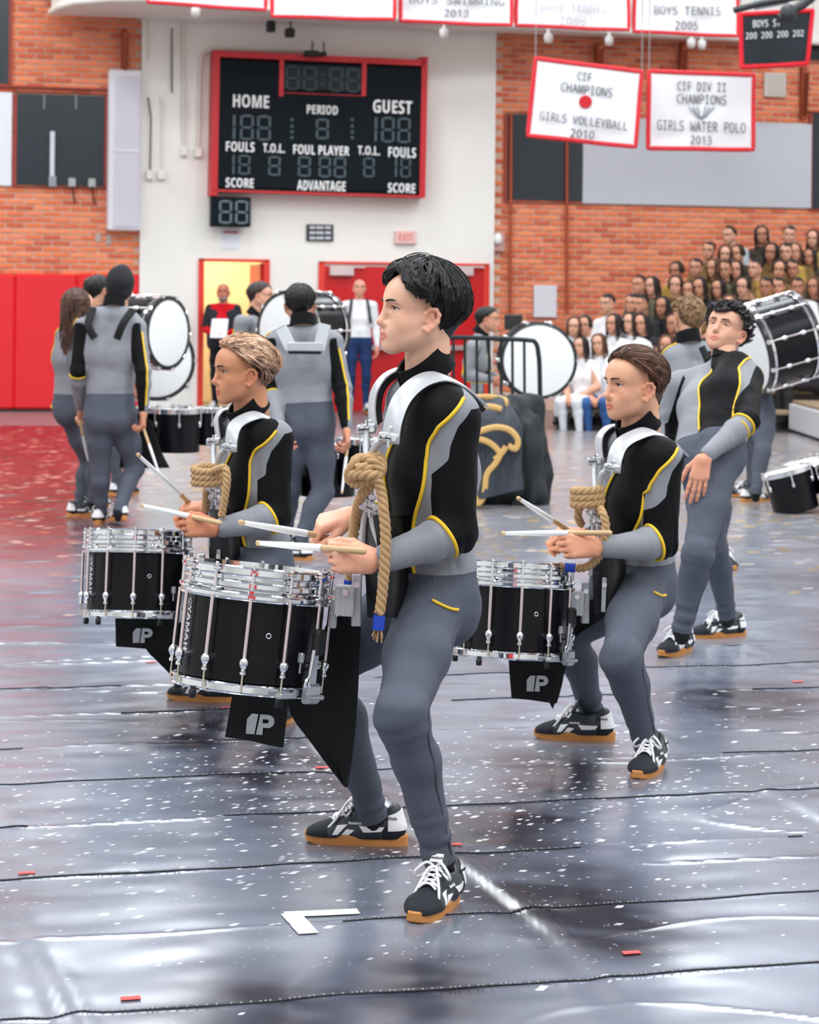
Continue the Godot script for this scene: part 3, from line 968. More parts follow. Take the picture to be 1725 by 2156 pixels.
		k += 1
	windows()
	doors()
	padding()
	beam()

func windows():
	var dark := mat("window_dark", rgb(22, 30, 37), 0.4, 0.0, {"metallic_specular": 0.3}); var frame := mat("window_red_frame", rgb(150, 56, 42), 0.6)
	var k := 0
	for q in [[34, 197, 221, 393], [-40, -30, 20, 176], [1068, 240, 1229, 424], [1710, 238, 1760, 440], [1700, 30, 1790, 130]]:
		k += 1
		var n := wnode("window", "", "", (q[0] + q[2]) / 2.0, (q[1] + q[3]) / 2.0, 0.01)
		n.name = "window_%d" % k; n.remove_meta("label"); n.remove_meta("category"); n.set_meta("kind", "structure")
		var b := B.new(); rbox(b, n, q[0], q[1], q[2], q[3], 0.03, 0.04); obj("pane", b, dark, n)
		b = B.new()
		rbox(b, n, q[0] - 5, q[1] - 5, q[2] + 5, q[1], 0.04, 0.06); rbox(b, n, q[0] - 5, q[3], q[2] + 5, q[3] + 5, 0.04, 0.06)
		rbox(b, n, q[0] - 5, q[1], q[0], q[3], 0.04, 0.06); rbox(b, n, q[2], q[1], q[2] + 5, q[3], 0.04, 0.06)
		obj("window_frame", b, frame, n)
	# pale panels beside the dark windows
	for q in [[-60, 192, 24, 392, "leftmost white panel beside the dark left window"], [1229, 246, 1709, 439, "long pale grey panel behind the hanging banners"]]:
		var n := wnode("wall_panel", q[4], "panel", (q[0] + q[2]) / 2.0, (q[1] + q[3]) / 2.0, 0.01)
		var b := B.new(); rbox(b, n, q[0], q[1], q[2], q[3], 0.045, 0.05, 0.008); obj("board", b, mat("panel_pale_%d" % q[0], rgb(226, 228, 236) if q[0] < 0 else rgb(196, 198, 206), 0.55), n)
	var b := B.new()
	var t := wall_xf(0.0)
	wbox(b, -60, 177, 240, 191, 0.06, 0.08)
	struct("trim_2", b, mat("trim_red", rgb(150, 52, 44), 0.6)).transform = t
	# the lamp and plugs in the left window
	var n := wnode("light_tube", "slim white tube fitting standing in the dark left window", "lamp", 111, 335, 0.06)
	b = B.new(); rbox(b, n, 106, 276, 115, 372, 0.1, 0.05, 0.01); obj("tube", b, mat("tube_white", rgb(214, 216, 226), 0.4), n)
	b = B.new(); rbox(b, n, 103, 370, 119, 394, 0.11, 0.07, 0.01); obj("base", b, mat("tube_base", rgb(150, 152, 160), 0.5), n)
	for q in [[152, 384, "left"], [194, 385, "right"]]:
		n = wnode("window_latch", "small metal latch at the foot of the dark left window, %s one" % q[2], "latch", q[0], q[1], 0.06)
		b = B.new(); rbox(b, n, q[0] - 8, q[1] - 10, q[0] + 8, q[1] + 10, 0.1, 0.06, 0.012); obj("plate", b, mat("latch", rgb(170, 172, 170), 0.4, 0.3), n)
		b = B.new(); b.tube([wrel(q[0], q[1] + 8, 0.1, n), wrel(q[0] + 6, q[1] + 45, 0.04, n)], 0.012, 6); obj("cord", b, mat("cord_dark", rgb(70, 36, 26), 0.7), n)
	for q in [93, 160]:
		n = wnode("window_chain", "short chain hanging in the top of the dark left window, %s one" % ("left" if q == 93 else "right"), "chain", q, 210, 0.05)
		for j in 5:
			b = B.new(); var c := wrel(q, 202 + j * 6, 0.07, n)
			var ring := []
			for a in 8: ring.append(c + Vector3(0.012 * cos(a * TAU / 8), 0.022 * sin(a * TAU / 8), 0.0))
			b.tube(ring, 0.004, 5, false, true); obj("link", b, mat("latch", Color.GRAY), n)

func doors():
	var red := mat("door_red", rgb(206, 14, 24), 0.38); var fr := mat("door_frame_red", rgb(226, 58, 40), 0.4)
	# open doorway: frame only
	var n := wnode("door", "", "", 491, 700, 0.13)
	n.name = "door_1"; n.remove_meta("label"); n.remove_meta("category"); n.set_meta("kind", "structure")
	var b := B.new()
	rbox(b, n, 419, 544, 427, 866, 0.16, 0.25); rbox(b, n, 557, 546, 565, 868, 0.16, 0.25); rbox(b, n, 419, 544, 565, 552, 0.16, 0.25)
	obj("door_frame", b, fr, n)
	b = B.new()
	var a := wrel(555, 556, 0.05, n); var c := wrel(555, 866, 0.05, n)
	b.box(Vector3(a.x - 0.02, (a.y + c.y) / 2, a.z - 0.45), Vector3(0.045, a.y - c.y, 0.9), Basis.IDENTITY, 0.004); obj("door_leaf", b, red, n)
	# red double doors
	n = wnode("door", "", "", 850, 708, 0.13)
	n.name = "door_2"; n.remove_meta("label"); n.remove_meta("category"); n.set_meta("kind", "structure")
	b = B.new()
	rbox(b, n, 672, 550, 681, 868, 0.16, 0.1); rbox(b, n, 1019, 555, 1028, 870, 0.16, 0.1); rbox(b, n, 672, 550, 1028, 560, 0.16, 0.1)
	obj("door_frame", b, fr, n)
	for q in [[681, 846], [849, 1019]]:
		b = B.new(); rbox(b, n, q[0], 560, q[1], 866, 0.135, 0.05, 0.004)
		var leaf := obj("door_leaf", b, red, n)
		b = B.new(); rbox(b, n, (q[0] + q[1]) / 2.0 - 70, 727, (q[0] + q[1]) / 2.0 + 70, 738, 0.22, 0.05, 0.008); obj("push_bar", b, mat("bar_steel", rgb(196, 186, 182), 0.35, 0.6), leaf)
		b = B.new()
		var cx: float = q[0] + 40.0 if q[0] < 700 else q[1] - 46.0
		rbox(b, n, cx - 25, 560, cx + 25, 581, 0.24, 0.1, 0.01); rbox(b, n, cx + 20, 560, cx + 48, 564, 0.2, 0.03)
		obj("door_closer", b, mat("closer", rgb(222, 200, 200), 0.4, 0.3), leaf)

func padding():
	var b: B
	var red := mat("pad_red", rgb(226, 24, 36), 0.5)
	var k := 0
	for q in [[-70, 30], [31, 160], [161, 293]]:
		var n := wnode("wall_pad", ["red vinyl wall pad at the left edge of the picture", "red vinyl wall pad beside the long-haired drummer", "red vinyl wall pad against the white wall, behind the drummer in the beanie"][k], "wall pad", (q[0] + q[1]) / 2.0, 862, 0.0, "red wall pads")
		b = B.new(); rbox(b, n, q[0], 576, q[1], 862, 0.09, 0.09, 0.03); obj("cushion", b, red, n)
		b = B.new(); rbox(b, n, q[0], 861, q[1], 869, 0.06, 0.06); obj("foot_strip", b, mat("pad_foot", rgb(30, 18, 22), 0.6), n)
		k += 1

func beam():
	# the white ledge that bows out from the wall, its rims and hanging lamps
	var plan := [[108, 29.35], [125, 28.8], [160, 28.3], [230, 28.0], [310, 27.95], [420, 28.3], [560, 28.8], [700, 29.3], [1000, 30.05], [1300, 30.75], [1600, 31.45], [1800, 31.9]]
	var white := mat("beam_white", rgb(238, 236, 230), 0.6)
	var b := B.new()
	var y0 := 5.22; var y1 := 6.9
	var front := []; var back := []
	for q in plan:
		var p := CAM + (at(q[0], 40.0, 1.0) - CAM) * float(q[1]); p.y = y0
		front.append(p)
		var t := wall_xf(0.2).affine_inverse() * p; t.z = 0.0
		back.append(wall_xf(0.2) * t)
	for i in front.size() - 1:
		var f0: Vector3 = front[i]; var f1: Vector3 = front[i + 1]; var k0: Vector3 = back[i]; var k1: Vector3 = back[i + 1]
		var up := Vector3(0, y1 - y0, 0)
		b.quad(f0, f1, f1 + up, f0 + up, Vector3(0, 0, 1)); b.quad(f0, f1, k1, k0, Vector3.DOWN); b.quad(f0 + up, f1 + up, k1 + up, k0 + up, Vector3.UP)
		b.quad(k0, k1, k1 + up, k0 + up, Vector3(0, 0, -1))
	b.quad(front[0], back[0], back[0] + Vector3(0, y1 - y0, 0), front[0] + Vector3(0, y1 - y0, 0), Vector3.LEFT)
	struct("trim_1", b, white)
	var rim := B.new()
	var path := []
	for p in front: path.append(p + Vector3(0, 0.03, 0.03))
	rim.tube(path, 0.045, 8)
	struct("trim_3", rim, white)
	var k := 0
	for q in [[412, 26], [935, 70], [1155, 80], [1283, 86], [1456, 91], [1478, 94]]:
		var z: float = 28.0 + (q[0] - 310.0) / 1290.0 * 3.4
		var n := thing("beam_lamp", "small round white lamp under the white beam, " + ["below the first banner from the left", "below the boys swimming banner", "below the faded boys tennis banner", "between the two boys tennis banners", "left one of the close pair", "right one of the close pair"][k], "lamp", at(q[0], q[1], z - 0.1), Basis.IDENTITY, "lamps under the white beam")
		b = B.new(); b.lathe([Vector2(0.001, -0.075), Vector2(0.045, -0.06), Vector2(0.06, -0.02), Vector2(0.06, 0.05), Vector2(0.02, 0.07), Vector2(0.02, 0.14), Vector2(0.001, 0.14)], 14, Transform3D.IDENTITY, true)
		obj("shade", b, mat("lamp_shade_white", rgb(250, 250, 248), 0.4), n)
		b = B.new(); b.box(Vector3(0, 0.12, -0.1), Vector3(0.03, 0.03, 0.24)); obj("arm", b, white, n)
		k += 1
	# angle brackets under it on the right
	k = 0
	for q in [[1262, 150], [1440, 150], [1695, 200], [262, 120]]:
		var n := wnode("wall_bracket", "rust-brown steel bracket under the white beam, %s" % ["left of the two over the banners", "right of the two over the banners", "beside the wall speaker", "above the ribbed vent unit"][k], "bracket", q[0], q[1], 0.1)
		var rust := mat("bracket_rust", rgb(150, 66, 34), 0.7)
		b = B.new(); rbox(b, n, q[0] - 5, q[1] - 60, q[0] + 5, q[1] + 50, 0.12, 0.1); obj("post", b, rust, n)
		b = B.new(); b.tube([wrel(q[0], q[1] + 40, 0.1, n), wrel(q[0] + 4, q[1] - 50, 0.95, n)], 0.04, 4); obj("strut", b, rust, n)
		k += 1

# a cloth banner hung from two top corners, given by four photograph points and a distance
func banner(label: String, pts: Array, z0: float, z1: float, cloth: Color, edge: Color, words: Array, ink: Color, group := "", wave := 0.02):
	var c := [at(pts[0].x, pts[0].y, z0), at(pts[1].x, pts[1].y, z1), at(pts[2].x, pts[2].y, z1), at(pts[3].x, pts[3].y, z0)]
	var ctr: Vector3 = (c[0] + c[1] + c[2] + c[3]) / 4.0
	var n := thing("banner", label, "banner", ctr, Basis.IDENTITY, group)
	var px := (c[1] - c[0] as Vector3).normalized(); var py := (c[0] - c[3] as Vector3).normalized(); var pn := px.cross(py).normalized()
	var f := func(u: float, v: float) -> Vector3:
		var p: Vector3 = (c[0] as Vector3).lerp(c[1], u).lerp((c[3] as Vector3).lerp(c[2], u), v)
		return p - ctr + pn * wave * (sin(u * 9.0 + v * 3.0 + ctr.x * 4.0) + 0.6 * sin(v * 7.0 - u * 4.0)) * (0.3 + v)
	var rows := []
	for i in 19:
		var row := []
		for j in 25: row.append(f.call(j / 24.0, i / 18.0))
		rows.append(row)
	var b := B.new(); b.sheet(rows, 0.004)
	obj("cloth", b, mat("cloth_%s" % cloth.to_html(), cloth, 0.85), n)
	b = B.new()
	var rimp := []
	for k in 24: rimp.append(f.call(k / 24.0, 0.0))
	for k in 18: rimp.append(f.call(1.0, k / 18.0))
	for k in 24: rimp.append(f.call(1.0 - k / 24.0, 1.0))
	for k in 18: rimp.append(f.call(0.0, 1.0 - k / 18.0))
	b.tube(rimp, 0.028, 6, false, true)
	obj("red_edging", b, mat("edge_%s" % edge.to_html(), edge, 0.8), n)
	if ctr.y < 4.6:
		for k in 2:
			var tp: Vector3 = f.call(float(k), 0.0)
			b = B.new(); b.tube([tp, tp + Vector3(0, 8.96 - ctr.y - tp.y, 0)], 0.006, 5); obj("hanging_cord", b, mat("cord_grey", rgb(150, 150, 150), 0.8), n)
	for w in words:
		# [text, u, v, width share, height share]
		var wid: float = (c[1] - c[0]).length(); var hei: float = (c[0] - c[3]).length()
		var t := text_mesh(w[0], w[4] * hei, 0.004, true, w[5] if w.size() > 5 else "Droid Sans Mono")
		var bb := t.get_aabb(); var sx: float = w[3] * wid / maxf(bb.size.x, 0.001)
		var o: Vector3 = f.call(w[1], w[2])
		shown(t, mat("ink_%s" % ink.to_html(), ink, 0.8), "lettering", n, Transform3D(Basis(px * sx, py, pn), o + pn * (0.012 + wave * 0.8) - (px * bb.get_center().x * sx + py * bb.get_center().y)))
	return n

func banners():
	var w := rgb(238, 238, 242); var r := rgb(222, 48, 58); var ink := rgb(62, 64, 74)
	var n = banner("white CIF champions girls volleyball 2010 banner with a red ball", [Vector2(1128, 123), Vector2(1352, 151), Vector2(1338, 309), Vector2(1112, 285)], 26.0, 26.0, w, r, [["CIF", 0.47, 0.16, 0.13, 0.105], ["CHAMPIONS", 0.5, 0.33, 0.48, 0.115], ["GIRLS VOLLEYBALL", 0.5, 0.74, 0.82, 0.11], ["2010", 0.5, 0.91, 0.22, 0.11]], ink, "championship banners")
	var b := B.new()
	b.lathe([Vector2(0.001, 0.008), Vector2(0.07, 0.008), Vector2(0.076, 0.0), Vector2(0.001, 0.0)], 28, Transform3D(Basis(Vector3.RIGHT, PI / 2), Vector3(0.0, 0.01, 0.045)))
	obj("red_ball", b, mat("ball_red", rgb(206, 20, 36), 0.7), n)
	n = banner("white CIF division two champions girls water polo 2013 banner beside the volleyball one", [Vector2(1367, 150), Vector2(1588, 158), Vector2(1586, 315), Vector2(1365, 312)], 26.2, 26.2, w, r, [["CIF DIV II", 0.5, 0.18, 0.46, 0.115], ["CHAMPIONS", 0.5, 0.35, 0.47, 0.12], ["GIRLS WATER POLO", 0.5, 0.71, 0.84, 0.13], ["2013", 0.5, 0.89, 0.2, 0.11]], ink, "championship banners")
	b = B.new()
	for k in 3:
		var p := [Vector3(-0.15 + k * 0.05, 0.05, 0.04), Vector3(-0.05 + 0.02 * k, -0.07 - 0.015 * k, 0.04), Vector3(0.05 - 0.02 * k, -0.07 - 0.015 * k, 0.04), Vector3(0.15 - k * 0.05, 0.05, 0.04)]
		b.tube(p, 0.008, 5)
	obj("crest", b, mat("ink_pale", rgb(150, 152, 162), 0.8), n)
	n = banner("black banner with red edging and white lettering at the top right corner", [Vector2(1560, 30), Vector2(1712, 22), Vector2(1700, 134), Vector2(1562, 142)], 25.0, 25.0, rgb(26, 34, 40), rgb(216, 24, 44), [["BOYS ST", 0.36, 0.2, 0.38, 0.13], ["200 200 200 202", 0.48, 0.42, 0.8, 0.12]], rgb(236, 236, 240), "", 0.01)
	var faint := rgb(196, 194, 200)
	var dark := rgb(90, 90, 100)
	banner("white banner with red edging, first from the left along the beam", [Vector2(318, -140), Vector2(560, -118), Vector2(558, 21), Vector2(312, 4)], 27.5, 27.9, w, r, [], dark, "banners along the beam")
	banner("white banner with red edging, second from the left along the beam", [Vector2(576, -112), Vector2(832, -100), Vector2(829, 41), Vector2(574, 34)], 27.9, 28.4, w, r, [], faint, "banners along the beam")
	banner("white boys swimming 2013 banner, middle of the row along the beam", [Vector2(846, -98), Vector2(1078, -90), Vector2(1076, 53), Vector2(844, 44)], 28.6, 28.9, w, r, [["BOYS SWIMMING", 0.5, 0.68, 0.86, 0.1], ["2013", 0.5, 0.86, 0.22, 0.11]], dark, "banners along the beam")
	banner("white boys tennis 2003 banner with faded lettering along the beam", [Vector2(1090, -86), Vector2(1324, -76), Vector2(1322, 63), Vector2(1088, 53)], 29.0, 29.4, w, r, [["BOYS TENNIS", 0.5, 0.7, 0.6, 0.13], ["2003", 0.5, 0.9, 0.24, 0.13]], faint, "banners along the beam")
	banner("white boys tennis 2005 banner with dark lettering, last along the beam", [Vector2(1338, -72), Vector2(1556, -66), Vector2(1552, 76), Vector2(1336, 66)], 29.5, 29.8, w, r, [["BOYS TENNIS", 0.5, 0.66, 0.64, 0.13], ["2005", 0.5, 0.88, 0.22, 0.13]], dark, "banners along the beam")
	# the dark basketball frame at the top right
	var t := thing("goal_frame", "dark folded metal frame hanging in the top right corner before the black banner", "frame", at(1640, 10, 22.0))
	ORG = t.position
	b = B.new(); b.tube([at(1545, 22, 22.0), at(1600, 8, 22.0), at(1760, -20, 22.0)], 0.035, 6); obj("rail", b, mat("goal_black", rgb(36, 38, 44), 0.5), t)
	b = B.new(); b.tube([at(1640, 40, 21.8), at(1690, 10, 21.9), at(1740, -30, 22.0)], 0.05, 6); obj("brace", b, mat("goal_black", Color.BLACK), t)
	b = B.new(); b.ball(at(1660, 30, 21.8), Vector3(0.09, 0.1, 0.08)); obj("pivot", b, mat("goal_black", Color.BLACK), t)
	b = B.new(); b.box(at(1625, 4, 22.1), Vector3(0.34, 0.09, 0.12), Basis(Vector3(0, 0, 1), 0.2), 0.01); obj("plate", b, mat("goal_plate", rgb(150, 176, 190), 0.4), t)
	ORG = Vector3.ZERO

# ---------------------------------------------------------------- people
# groups of the primitives
const TORSO := 0
const ARML := 1
const ARMR := 2
const LEGL := 3
const LEGR := 4
const NECK := 5

func skin(tone: Color) -> StandardMaterial3D:
	return mat("skin_%s" % tone.to_html(), tone, 0.48, 0.0, {"vertex_color_use_as_albedo": true, "subsurf_scatter_enabled": true, "subsurf_scatter_strength": 0.08})

func ribbed(called: String, col: Color, rough: float, fine := true) -> StandardMaterial3D:
	if mats.has(called): return mats[called]
	var m := mat(called, col, rough, 0.0, {"rim_enabled": true, "rim": 0.10, "metallic_specular": 0.25})
	if fine:
		if not mats.has("rib_tex"):
			var im := Image.create(64, 64, false, Image.FORMAT_RGB8)
			for y in 64:
				for x in 64:
					var s := sin(TAU * x / 16.0) * 0.5 + 0.5
					im.set_pixel(x, y, Color(s, s, s))
			im.bump_map_to_normal_map(3.0)
			var keep := StandardMaterial3D.new(); keep.albedo_texture = ImageTexture.create_from_image(im)
			mats["rib_tex"] = keep
		m.normal_enabled = true; m.normal_texture = mats["rib_tex"].albedo_texture
		m.normal_scale = 0.55
		m.uv1_triplanar = true; m.uv1_scale = Vector3(38, 0.01, 38)
	return m

func body_prims(J: Dictionary) -> Array:
	var pr := []
	var w: float = J.get("w", 1.0)       # girth
	var pe: Vector3 = J.pelvis; var ch: Vector3 = J.chest; var nb: Vector3 = J.neck
	var up := (nb - ch).normalized()
	var upp := (ch - pe).normalized()
	var F: Vector3 = (J.F - up * J.F.dot(up)).normalized(); var R := F.cross(up).normalized()
	var Fp: Vector3 = (J.get("Fp", J.F) - upp * J.get("Fp", J.F).dot(upp)).normalized(); var Rp := Fp.cross(upp).normalized()
	J.R = R; J.up = up; J.Fo = F; J.Rp = Rp; J.Fpo = Fp; J.upp = upp
	var wa := pe.lerp(ch, 0.45)
	var Rw := (R + Rp).normalized()
	var hw: float = J.get("hips", 1.0)
	for s in [-1.0, 1.0]:
		pr.append(cap(pe + Rp * 0.066 * s * hw, wa + Rw * 0.052 * s, 0.098 * w, 0.088 * w, 0.05, TORSO))
		pr.append(cap(wa + Rw * 0.052 * s, ch + R * 0.068 * s, 0.088 * w, 0.104 * w, 0.05, TORSO))
		pr.append(cap(ch + R * 0.068 * s, nb - up * 0.085 + R * 0.085 * s, 0.104 * w, 0.078 * w, 0.05, TORSO))
		pr.append(cap(pe + Rp * 0.062 * s - Fp * 0.035 - upp * 0.05, pe + Rp * 0.062 * s - Fp * 0.02 + upp * 0.05, 0.092 * w * hw, 0.08 * w, 0.05, TORSO))
		var sh: Vector3 = J.shL if s < 0.0 else J.shR
		pr.append(cap(nb + R * 0.035 * s - up * 0.035, sh + up * 0.008, 0.045, 0.05 * w, 0.045, TORSO))
	pr.append(cap(nb - up * 0.05, nb + (J.head - nb) * 0.55, 0.056 * J.get("neckw", 1.0), 0.053 * J.get("neckw", 1.0), 0.03, NECK))
	for side in ["L", "R"]:
		var g := ARML if side == "L" else ARMR
		var a: Vector3 = J["sh" + side]; var e: Vector3 = J["el" + side]; var h: Vector3 = J["wr" + side]
		pr.append(cap(a, e, 0.059 * w, 0.047 * w, 0.035, g))
		var m := e.lerp(h, 0.28)
		pr.append(cap(e, m, 0.047 * w, 0.047 * w, 0.02, g))
		pr.append(cap(m, h - (h - m).normalized() * 0.028, 0.047 * w, 0.032, 0.02, g))
		pr.append(cap(h - (h - m).normalized() * 0.03, h + (h - m).normalized() * 0.004, 0.022, 0.0185, 0.008, g))
	for side in ["L", "R"]:
		var g := LEGL if side == "L" else LEGR
		var a: Vector3 = J["hip" + side]; var e: Vector3 = J["kn" + side]; var h: Vector3 = J["an" + side]
		var mid := a.lerp(e, 0.5)
		pr.append(cap(a, mid, 0.088 * w * hw, 0.079 * w, 0.04, g))
		pr.append(cap(mid, e, 0.079 * w, 0.058, 0.03, g))
		var sd0 := (h - e).normalized()
		var fw := (e - (a + h) * 0.5)
		fw = (fw - sd0 * fw.dot(sd0)).normalized() if fw.length() > 0.03 else Fp
		pr.append(cap(e + fw * 0.006, e + sd0 * 0.05 + fw * 0.004, 0.057, 0.052, 0.03, g))
		var c := e.lerp(h, 0.33) - fw * 0.018
		pr.append(cap(e, c, 0.052, 0.055 * w, 0.03, g))
		pr.append(cap(c, h, 0.055 * w, 0.038, 0.03, g))
		pr.append(cap(h, h - Vector3(0, 0.035, 0), 0.036, 0.031, 0.01, g))
	return pr

func nearest(pr: Array, q: Vector3) -> PackedFloat32Array:
	var out := PackedFloat32Array([1, 1, 1, 1, 1, 1])
	for p in pr:
		var a: Vector3 = p[0]; var ab: Vector3 = p[1] - a
		var w := q - a
		var t := clampf(w.dot(ab) / maxf(ab.length_squared(), 1e-12), 0.0, 1.0)
		var d: float = (w - ab * t).length() - p[2] - (p[3] - p[2]) * t
		var g: int = p[5]
		if d < out[g]: out[g] = d
	return out

func ring(pr: Array, ctr: Vector3, axis: Vector3, r0: float, mask: int, lift := 0.001, n := 28) -> Array:
	# a closed loop on the solid round an axis
	axis = axis.normalized()
	var u := axis.cross(Vector3(0.3, 0.2, 0.93)).normalized(); var v := axis.cross(u)
	var out := []
	for k in n:
		var d := u * cos(TAU * k / n) + v * sin(TAU * k / n)
		out.append(cast(pr, ctr + d * r0, -d, lift, mask, r0))
	return out

func part_of(pieces: Array) -> Dictionary:
	var o := {"pos": PackedVector3Array(), "nor": PackedVector3Array(), "idx": PackedInt32Array()}
	for d in pieces:
		var f: int = o.pos.size()
		o.pos.append_array(d.pos); o.nor.append_array(d.nor)
		for k in d.idx: o.idx.append(f + k)
	return o

func puff(d: Dictionary, by: float) -> Dictionary:
	for i in d.pos.size(): d.pos[i] += d.nor[i] * by
	return d

func lump(d: Dictionary) -> B:
	var b := B.new(); b.add(d)
	return b

# piping laid over the torso: pts are (along F from the chest's middle, up) pairs, seen from the side dir
func curve_at(c: Array, h: float) -> float:
	# c: (height, forward) pairs from top to bottom
	if h >= c[0].x: return c[0].y
	for i in c.size() - 1:
		if h >= c[i + 1].x:
			var t: float = (c[i].x - h) / maxf(c[i].x - c[i + 1].x, 1e-6)
			return lerpf(c[i].y, c[i + 1].y, t)
	return c[-1].y

const SIDE := [Vector2(0.235, -0.04), Vector2(0.21, -0.019), Vector2(0.186, 0.004), Vector2(0.144, 0.04), Vector2(0.095, 0.057), Vector2(0.0, 0.068), Vector2(-0.07, 0.075), Vector2(-0.17, 0.080), Vector2(-0.26, 0.074)]

# the whole figure. J: joints in the place; S: how it is dressed
func person(J: Dictionary, S: Dictionary) -> Node3D:
	var at0: Vector3 = (J.anL + J.anR) * 0.5; at0.y = 0.0
	var n := thing("person", S.label, "person", at0, Basis.IDENTITY, S.get("group", ""))
	ORG = at0
	var pr := body_prims(J)
	var h: float = S.get("cell", 0.009)
	var D := nets(pr, h)
	var up: Vector3 = J.up; var F: Vector3 = J.Fo; var R: Vector3 = J.R
	var ch: Vector3 = J.chest; var nb: Vector3 = J.neck
	# cloth folds
	var fold: float = S.get("fold", 1.0)
	var fo := func(q: Vector3) -> float:
		var o := 0.0
		for side in ["L", "R"]:
			var e: Vector3 = J["el" + side]; var k: Vector3 = J["kn" + side]; var a: Vector3 = J["an" + side]
			var ax: Vector3 = (J["wr" + side] - e).normalized()
			var w := exp(-(q - e).length_squared() / 0.012)
			if w > 0.02: o += 0.006 * w * nz.get_noise_3d((q - e).dot(ax) * 30.0, q.y * 4.0, q.z * 4.0)
			var sx := (a - k).normalized()
			w = exp(-(q - k).length_squared() / 0.008)
			if w > 0.02: o += 0.005 * w * nz.get_noise_3d((q - k).dot(sx) * 26.0, q.x * 4.0, q.z * 4.0)
			w = exp(-(q - a - Vector3(0, 0.05, 0)).length_squared() / 0.006)
			if w > 0.02: o += 0.0075 * w * nz.get_noise_3d((q - a).dot(sx) * 30.0, q.x * 5.0, q.z * 5.0)
		var hh: float = (q - J.pelvis).length_squared()
		o += 0.003 * exp(-hh / 0.03) * nz.get_noise_3d(q.x * 7.0, q.y * 20.0, q.z * 7.0)
		o += 0.0018 * nz.get_noise_3d(q.x * 9.0, q.y * 9.0, q.z * 9.0)
		return o * fold
	ruffle(D, fo)
	var tone: Color = S.get("skin", rgb(226, 172, 142))
	var sk := skin(tone)
	var grey := ribbed("jacket_grey", rgb(142, 143, 149), 0.62, false)
	var black := ribbed("jacket_black", rgb(17, 17, 19), 0.66, false)
	var trous := ribbed("trousers_grey", rgb(87, 91, 103), 0.66, true)
	var yellow := mat("piping_yellow", rgb(244, 198, 40), 0.5)
	var sockm := mat("sock_black", rgb(18, 18, 20), 0.85)
	if S.has("top"): grey = ribbed("top_%s" % S.top.to_html(), S.top, 0.75, false)
	if S.has("legs"): trous = ribbed("legs_%s" % S.legs.to_html(), S.legs, 0.75, false)
	# per vertex distances to the limbs
	var nd := []
	nd.resize(D.pos.size())
	for i in D.pos.size(): nd[i] = nearest(pr, D.pos[i])
	var g := PackedFloat32Array(); g.resize(D.pos.size())
	# --- head end: above the collar's foot
	for i in D.pos.size():
		var isneck: bool = nd[i][NECK] < 0.02
		g[i] = ((D.pos[i] - nb).dot(up) - 0.004) if isneck else -0.1
		# wrists
		for side in 2:
			if nd[i][ARML + side] < 0.012:
				var e: Vector3 = J.elL if side == 0 else J.elR; var w: Vector3 = J.wrL if side == 0 else J.wrR
				g[i] = maxf(g[i], (D.pos[i] - w).dot((w - e).normalized()) + 0.004)
	var cut := slice(D, g)
	var bare: Dictionary = cut[1]; var clothed: Dictionary = cut[0]
	# --- waist: jacket above, trousers below
	var hemc: Vector3 = J.get("hem", (J.pelvis as Vector3).lerp(ch, 0.22))
	var hemn: Vector3 = J.get("hemn", J.upp)
	g = field(clothed, func(q: Vector3) -> float:
		var v := nearest(pr, q)
		var arm: float = minf(v[ARML], v[ARMR]); var rest: float = minf(v[TORSO], minf(v[LEGL], v[LEGR]))
		if arm < rest - 0.004: return 0.1
		return (q - hemc).dot(hemn))
	cut = slice(clothed, g)
	var low: Dictionary = cut[0]; var jack: Dictionary = puff(cut[1], 0.0035)
	# --- ankles: trousers above the sock
	g = field(low, func(q: Vector3) -> float:
		var aL: float = (q - J.anL).length_squared(); var aR: float = (q - J.anR).length_squared()
		var a: Vector3 = J.anL if aL < aR else J.anR; var k: Vector3 = J.knL if aL < aR else J.knR
		return (q - a).dot((k - a).normalized()) + 0.008)
	cut = slice(low, g)
	var tr := obj("trousers", lump(puff(cut[1], 0.002)), trous, n)
	if S.get("socks", true): obj("sock", lump(cut[0]), S.get("sockmat", sockm), n)
	else: bare = part_of([bare, cut[0]])
	# --- jacket pieces
	var jp := Node3D.new()
	if S.get("uniform", true):
		var pieces_g := []; var pieces_b := []
		var gl := PackedFloat32Array(); gl.resize(jack.pos.size())
		for i in jack.pos.size():
			var v := nearest(pr, jack.pos[i])
			gl[i] = minf(v[ARML], v[ARMR]) - v[TORSO] + 0.006
		cut = slice(jack, gl)
		var arms: Dictionary = cut[0]; var trunk: Dictionary = cut[1]
		var side: Array = S.get("side", SIDE)
		# sleeves: black to the elbow on the left, black inside and grey outside on the right
		g = field(arms, func(q: Vector3) -> float:
			var isl: bool = (q - ch).dot(R) < 0.0
			if isl:
				var e: Vector3 = J.elL; var ax: Vector3 = (J.wrL - e).normalized(); var bx: Vector3 = (e - J.shL).normalized()
				var cuff: float = (q - e - ax * 0.035).dot((ax * 0.85 + bx * 0.25).normalized())
				var hh: float = (q - ch).dot(up)
				var strip: float = (q - ch).dot(F) - (curve_at(side, hh) - 0.042 + maxf(0.0, 0.06 - hh) * 0.7)
				return maxf(cuff, minf(strip, curve_at(side, hh) - (q - ch).dot(F)))
			var e2: Vector3 = J.elR
			var ax2: Vector3 = (e2 - J.shR).normalized()
			if (q - e2).dot((J.wrR - e2).normalized()) > 0.0: ax2 = (J.wrR - e2).normalized()
			var o2: Vector3 = (q - e2) - ax2 * (q - e2).dot(ax2)
			var outw: Vector3 = (R + F * 0.6 - ax2 * (R + F * 0.6).dot(ax2)).normalized()
			return o2.dot(outw) + 0.006)
		cut = slice(arms, g)
		pieces_b.append(cut[0]); pieces_g.append(cut[1])
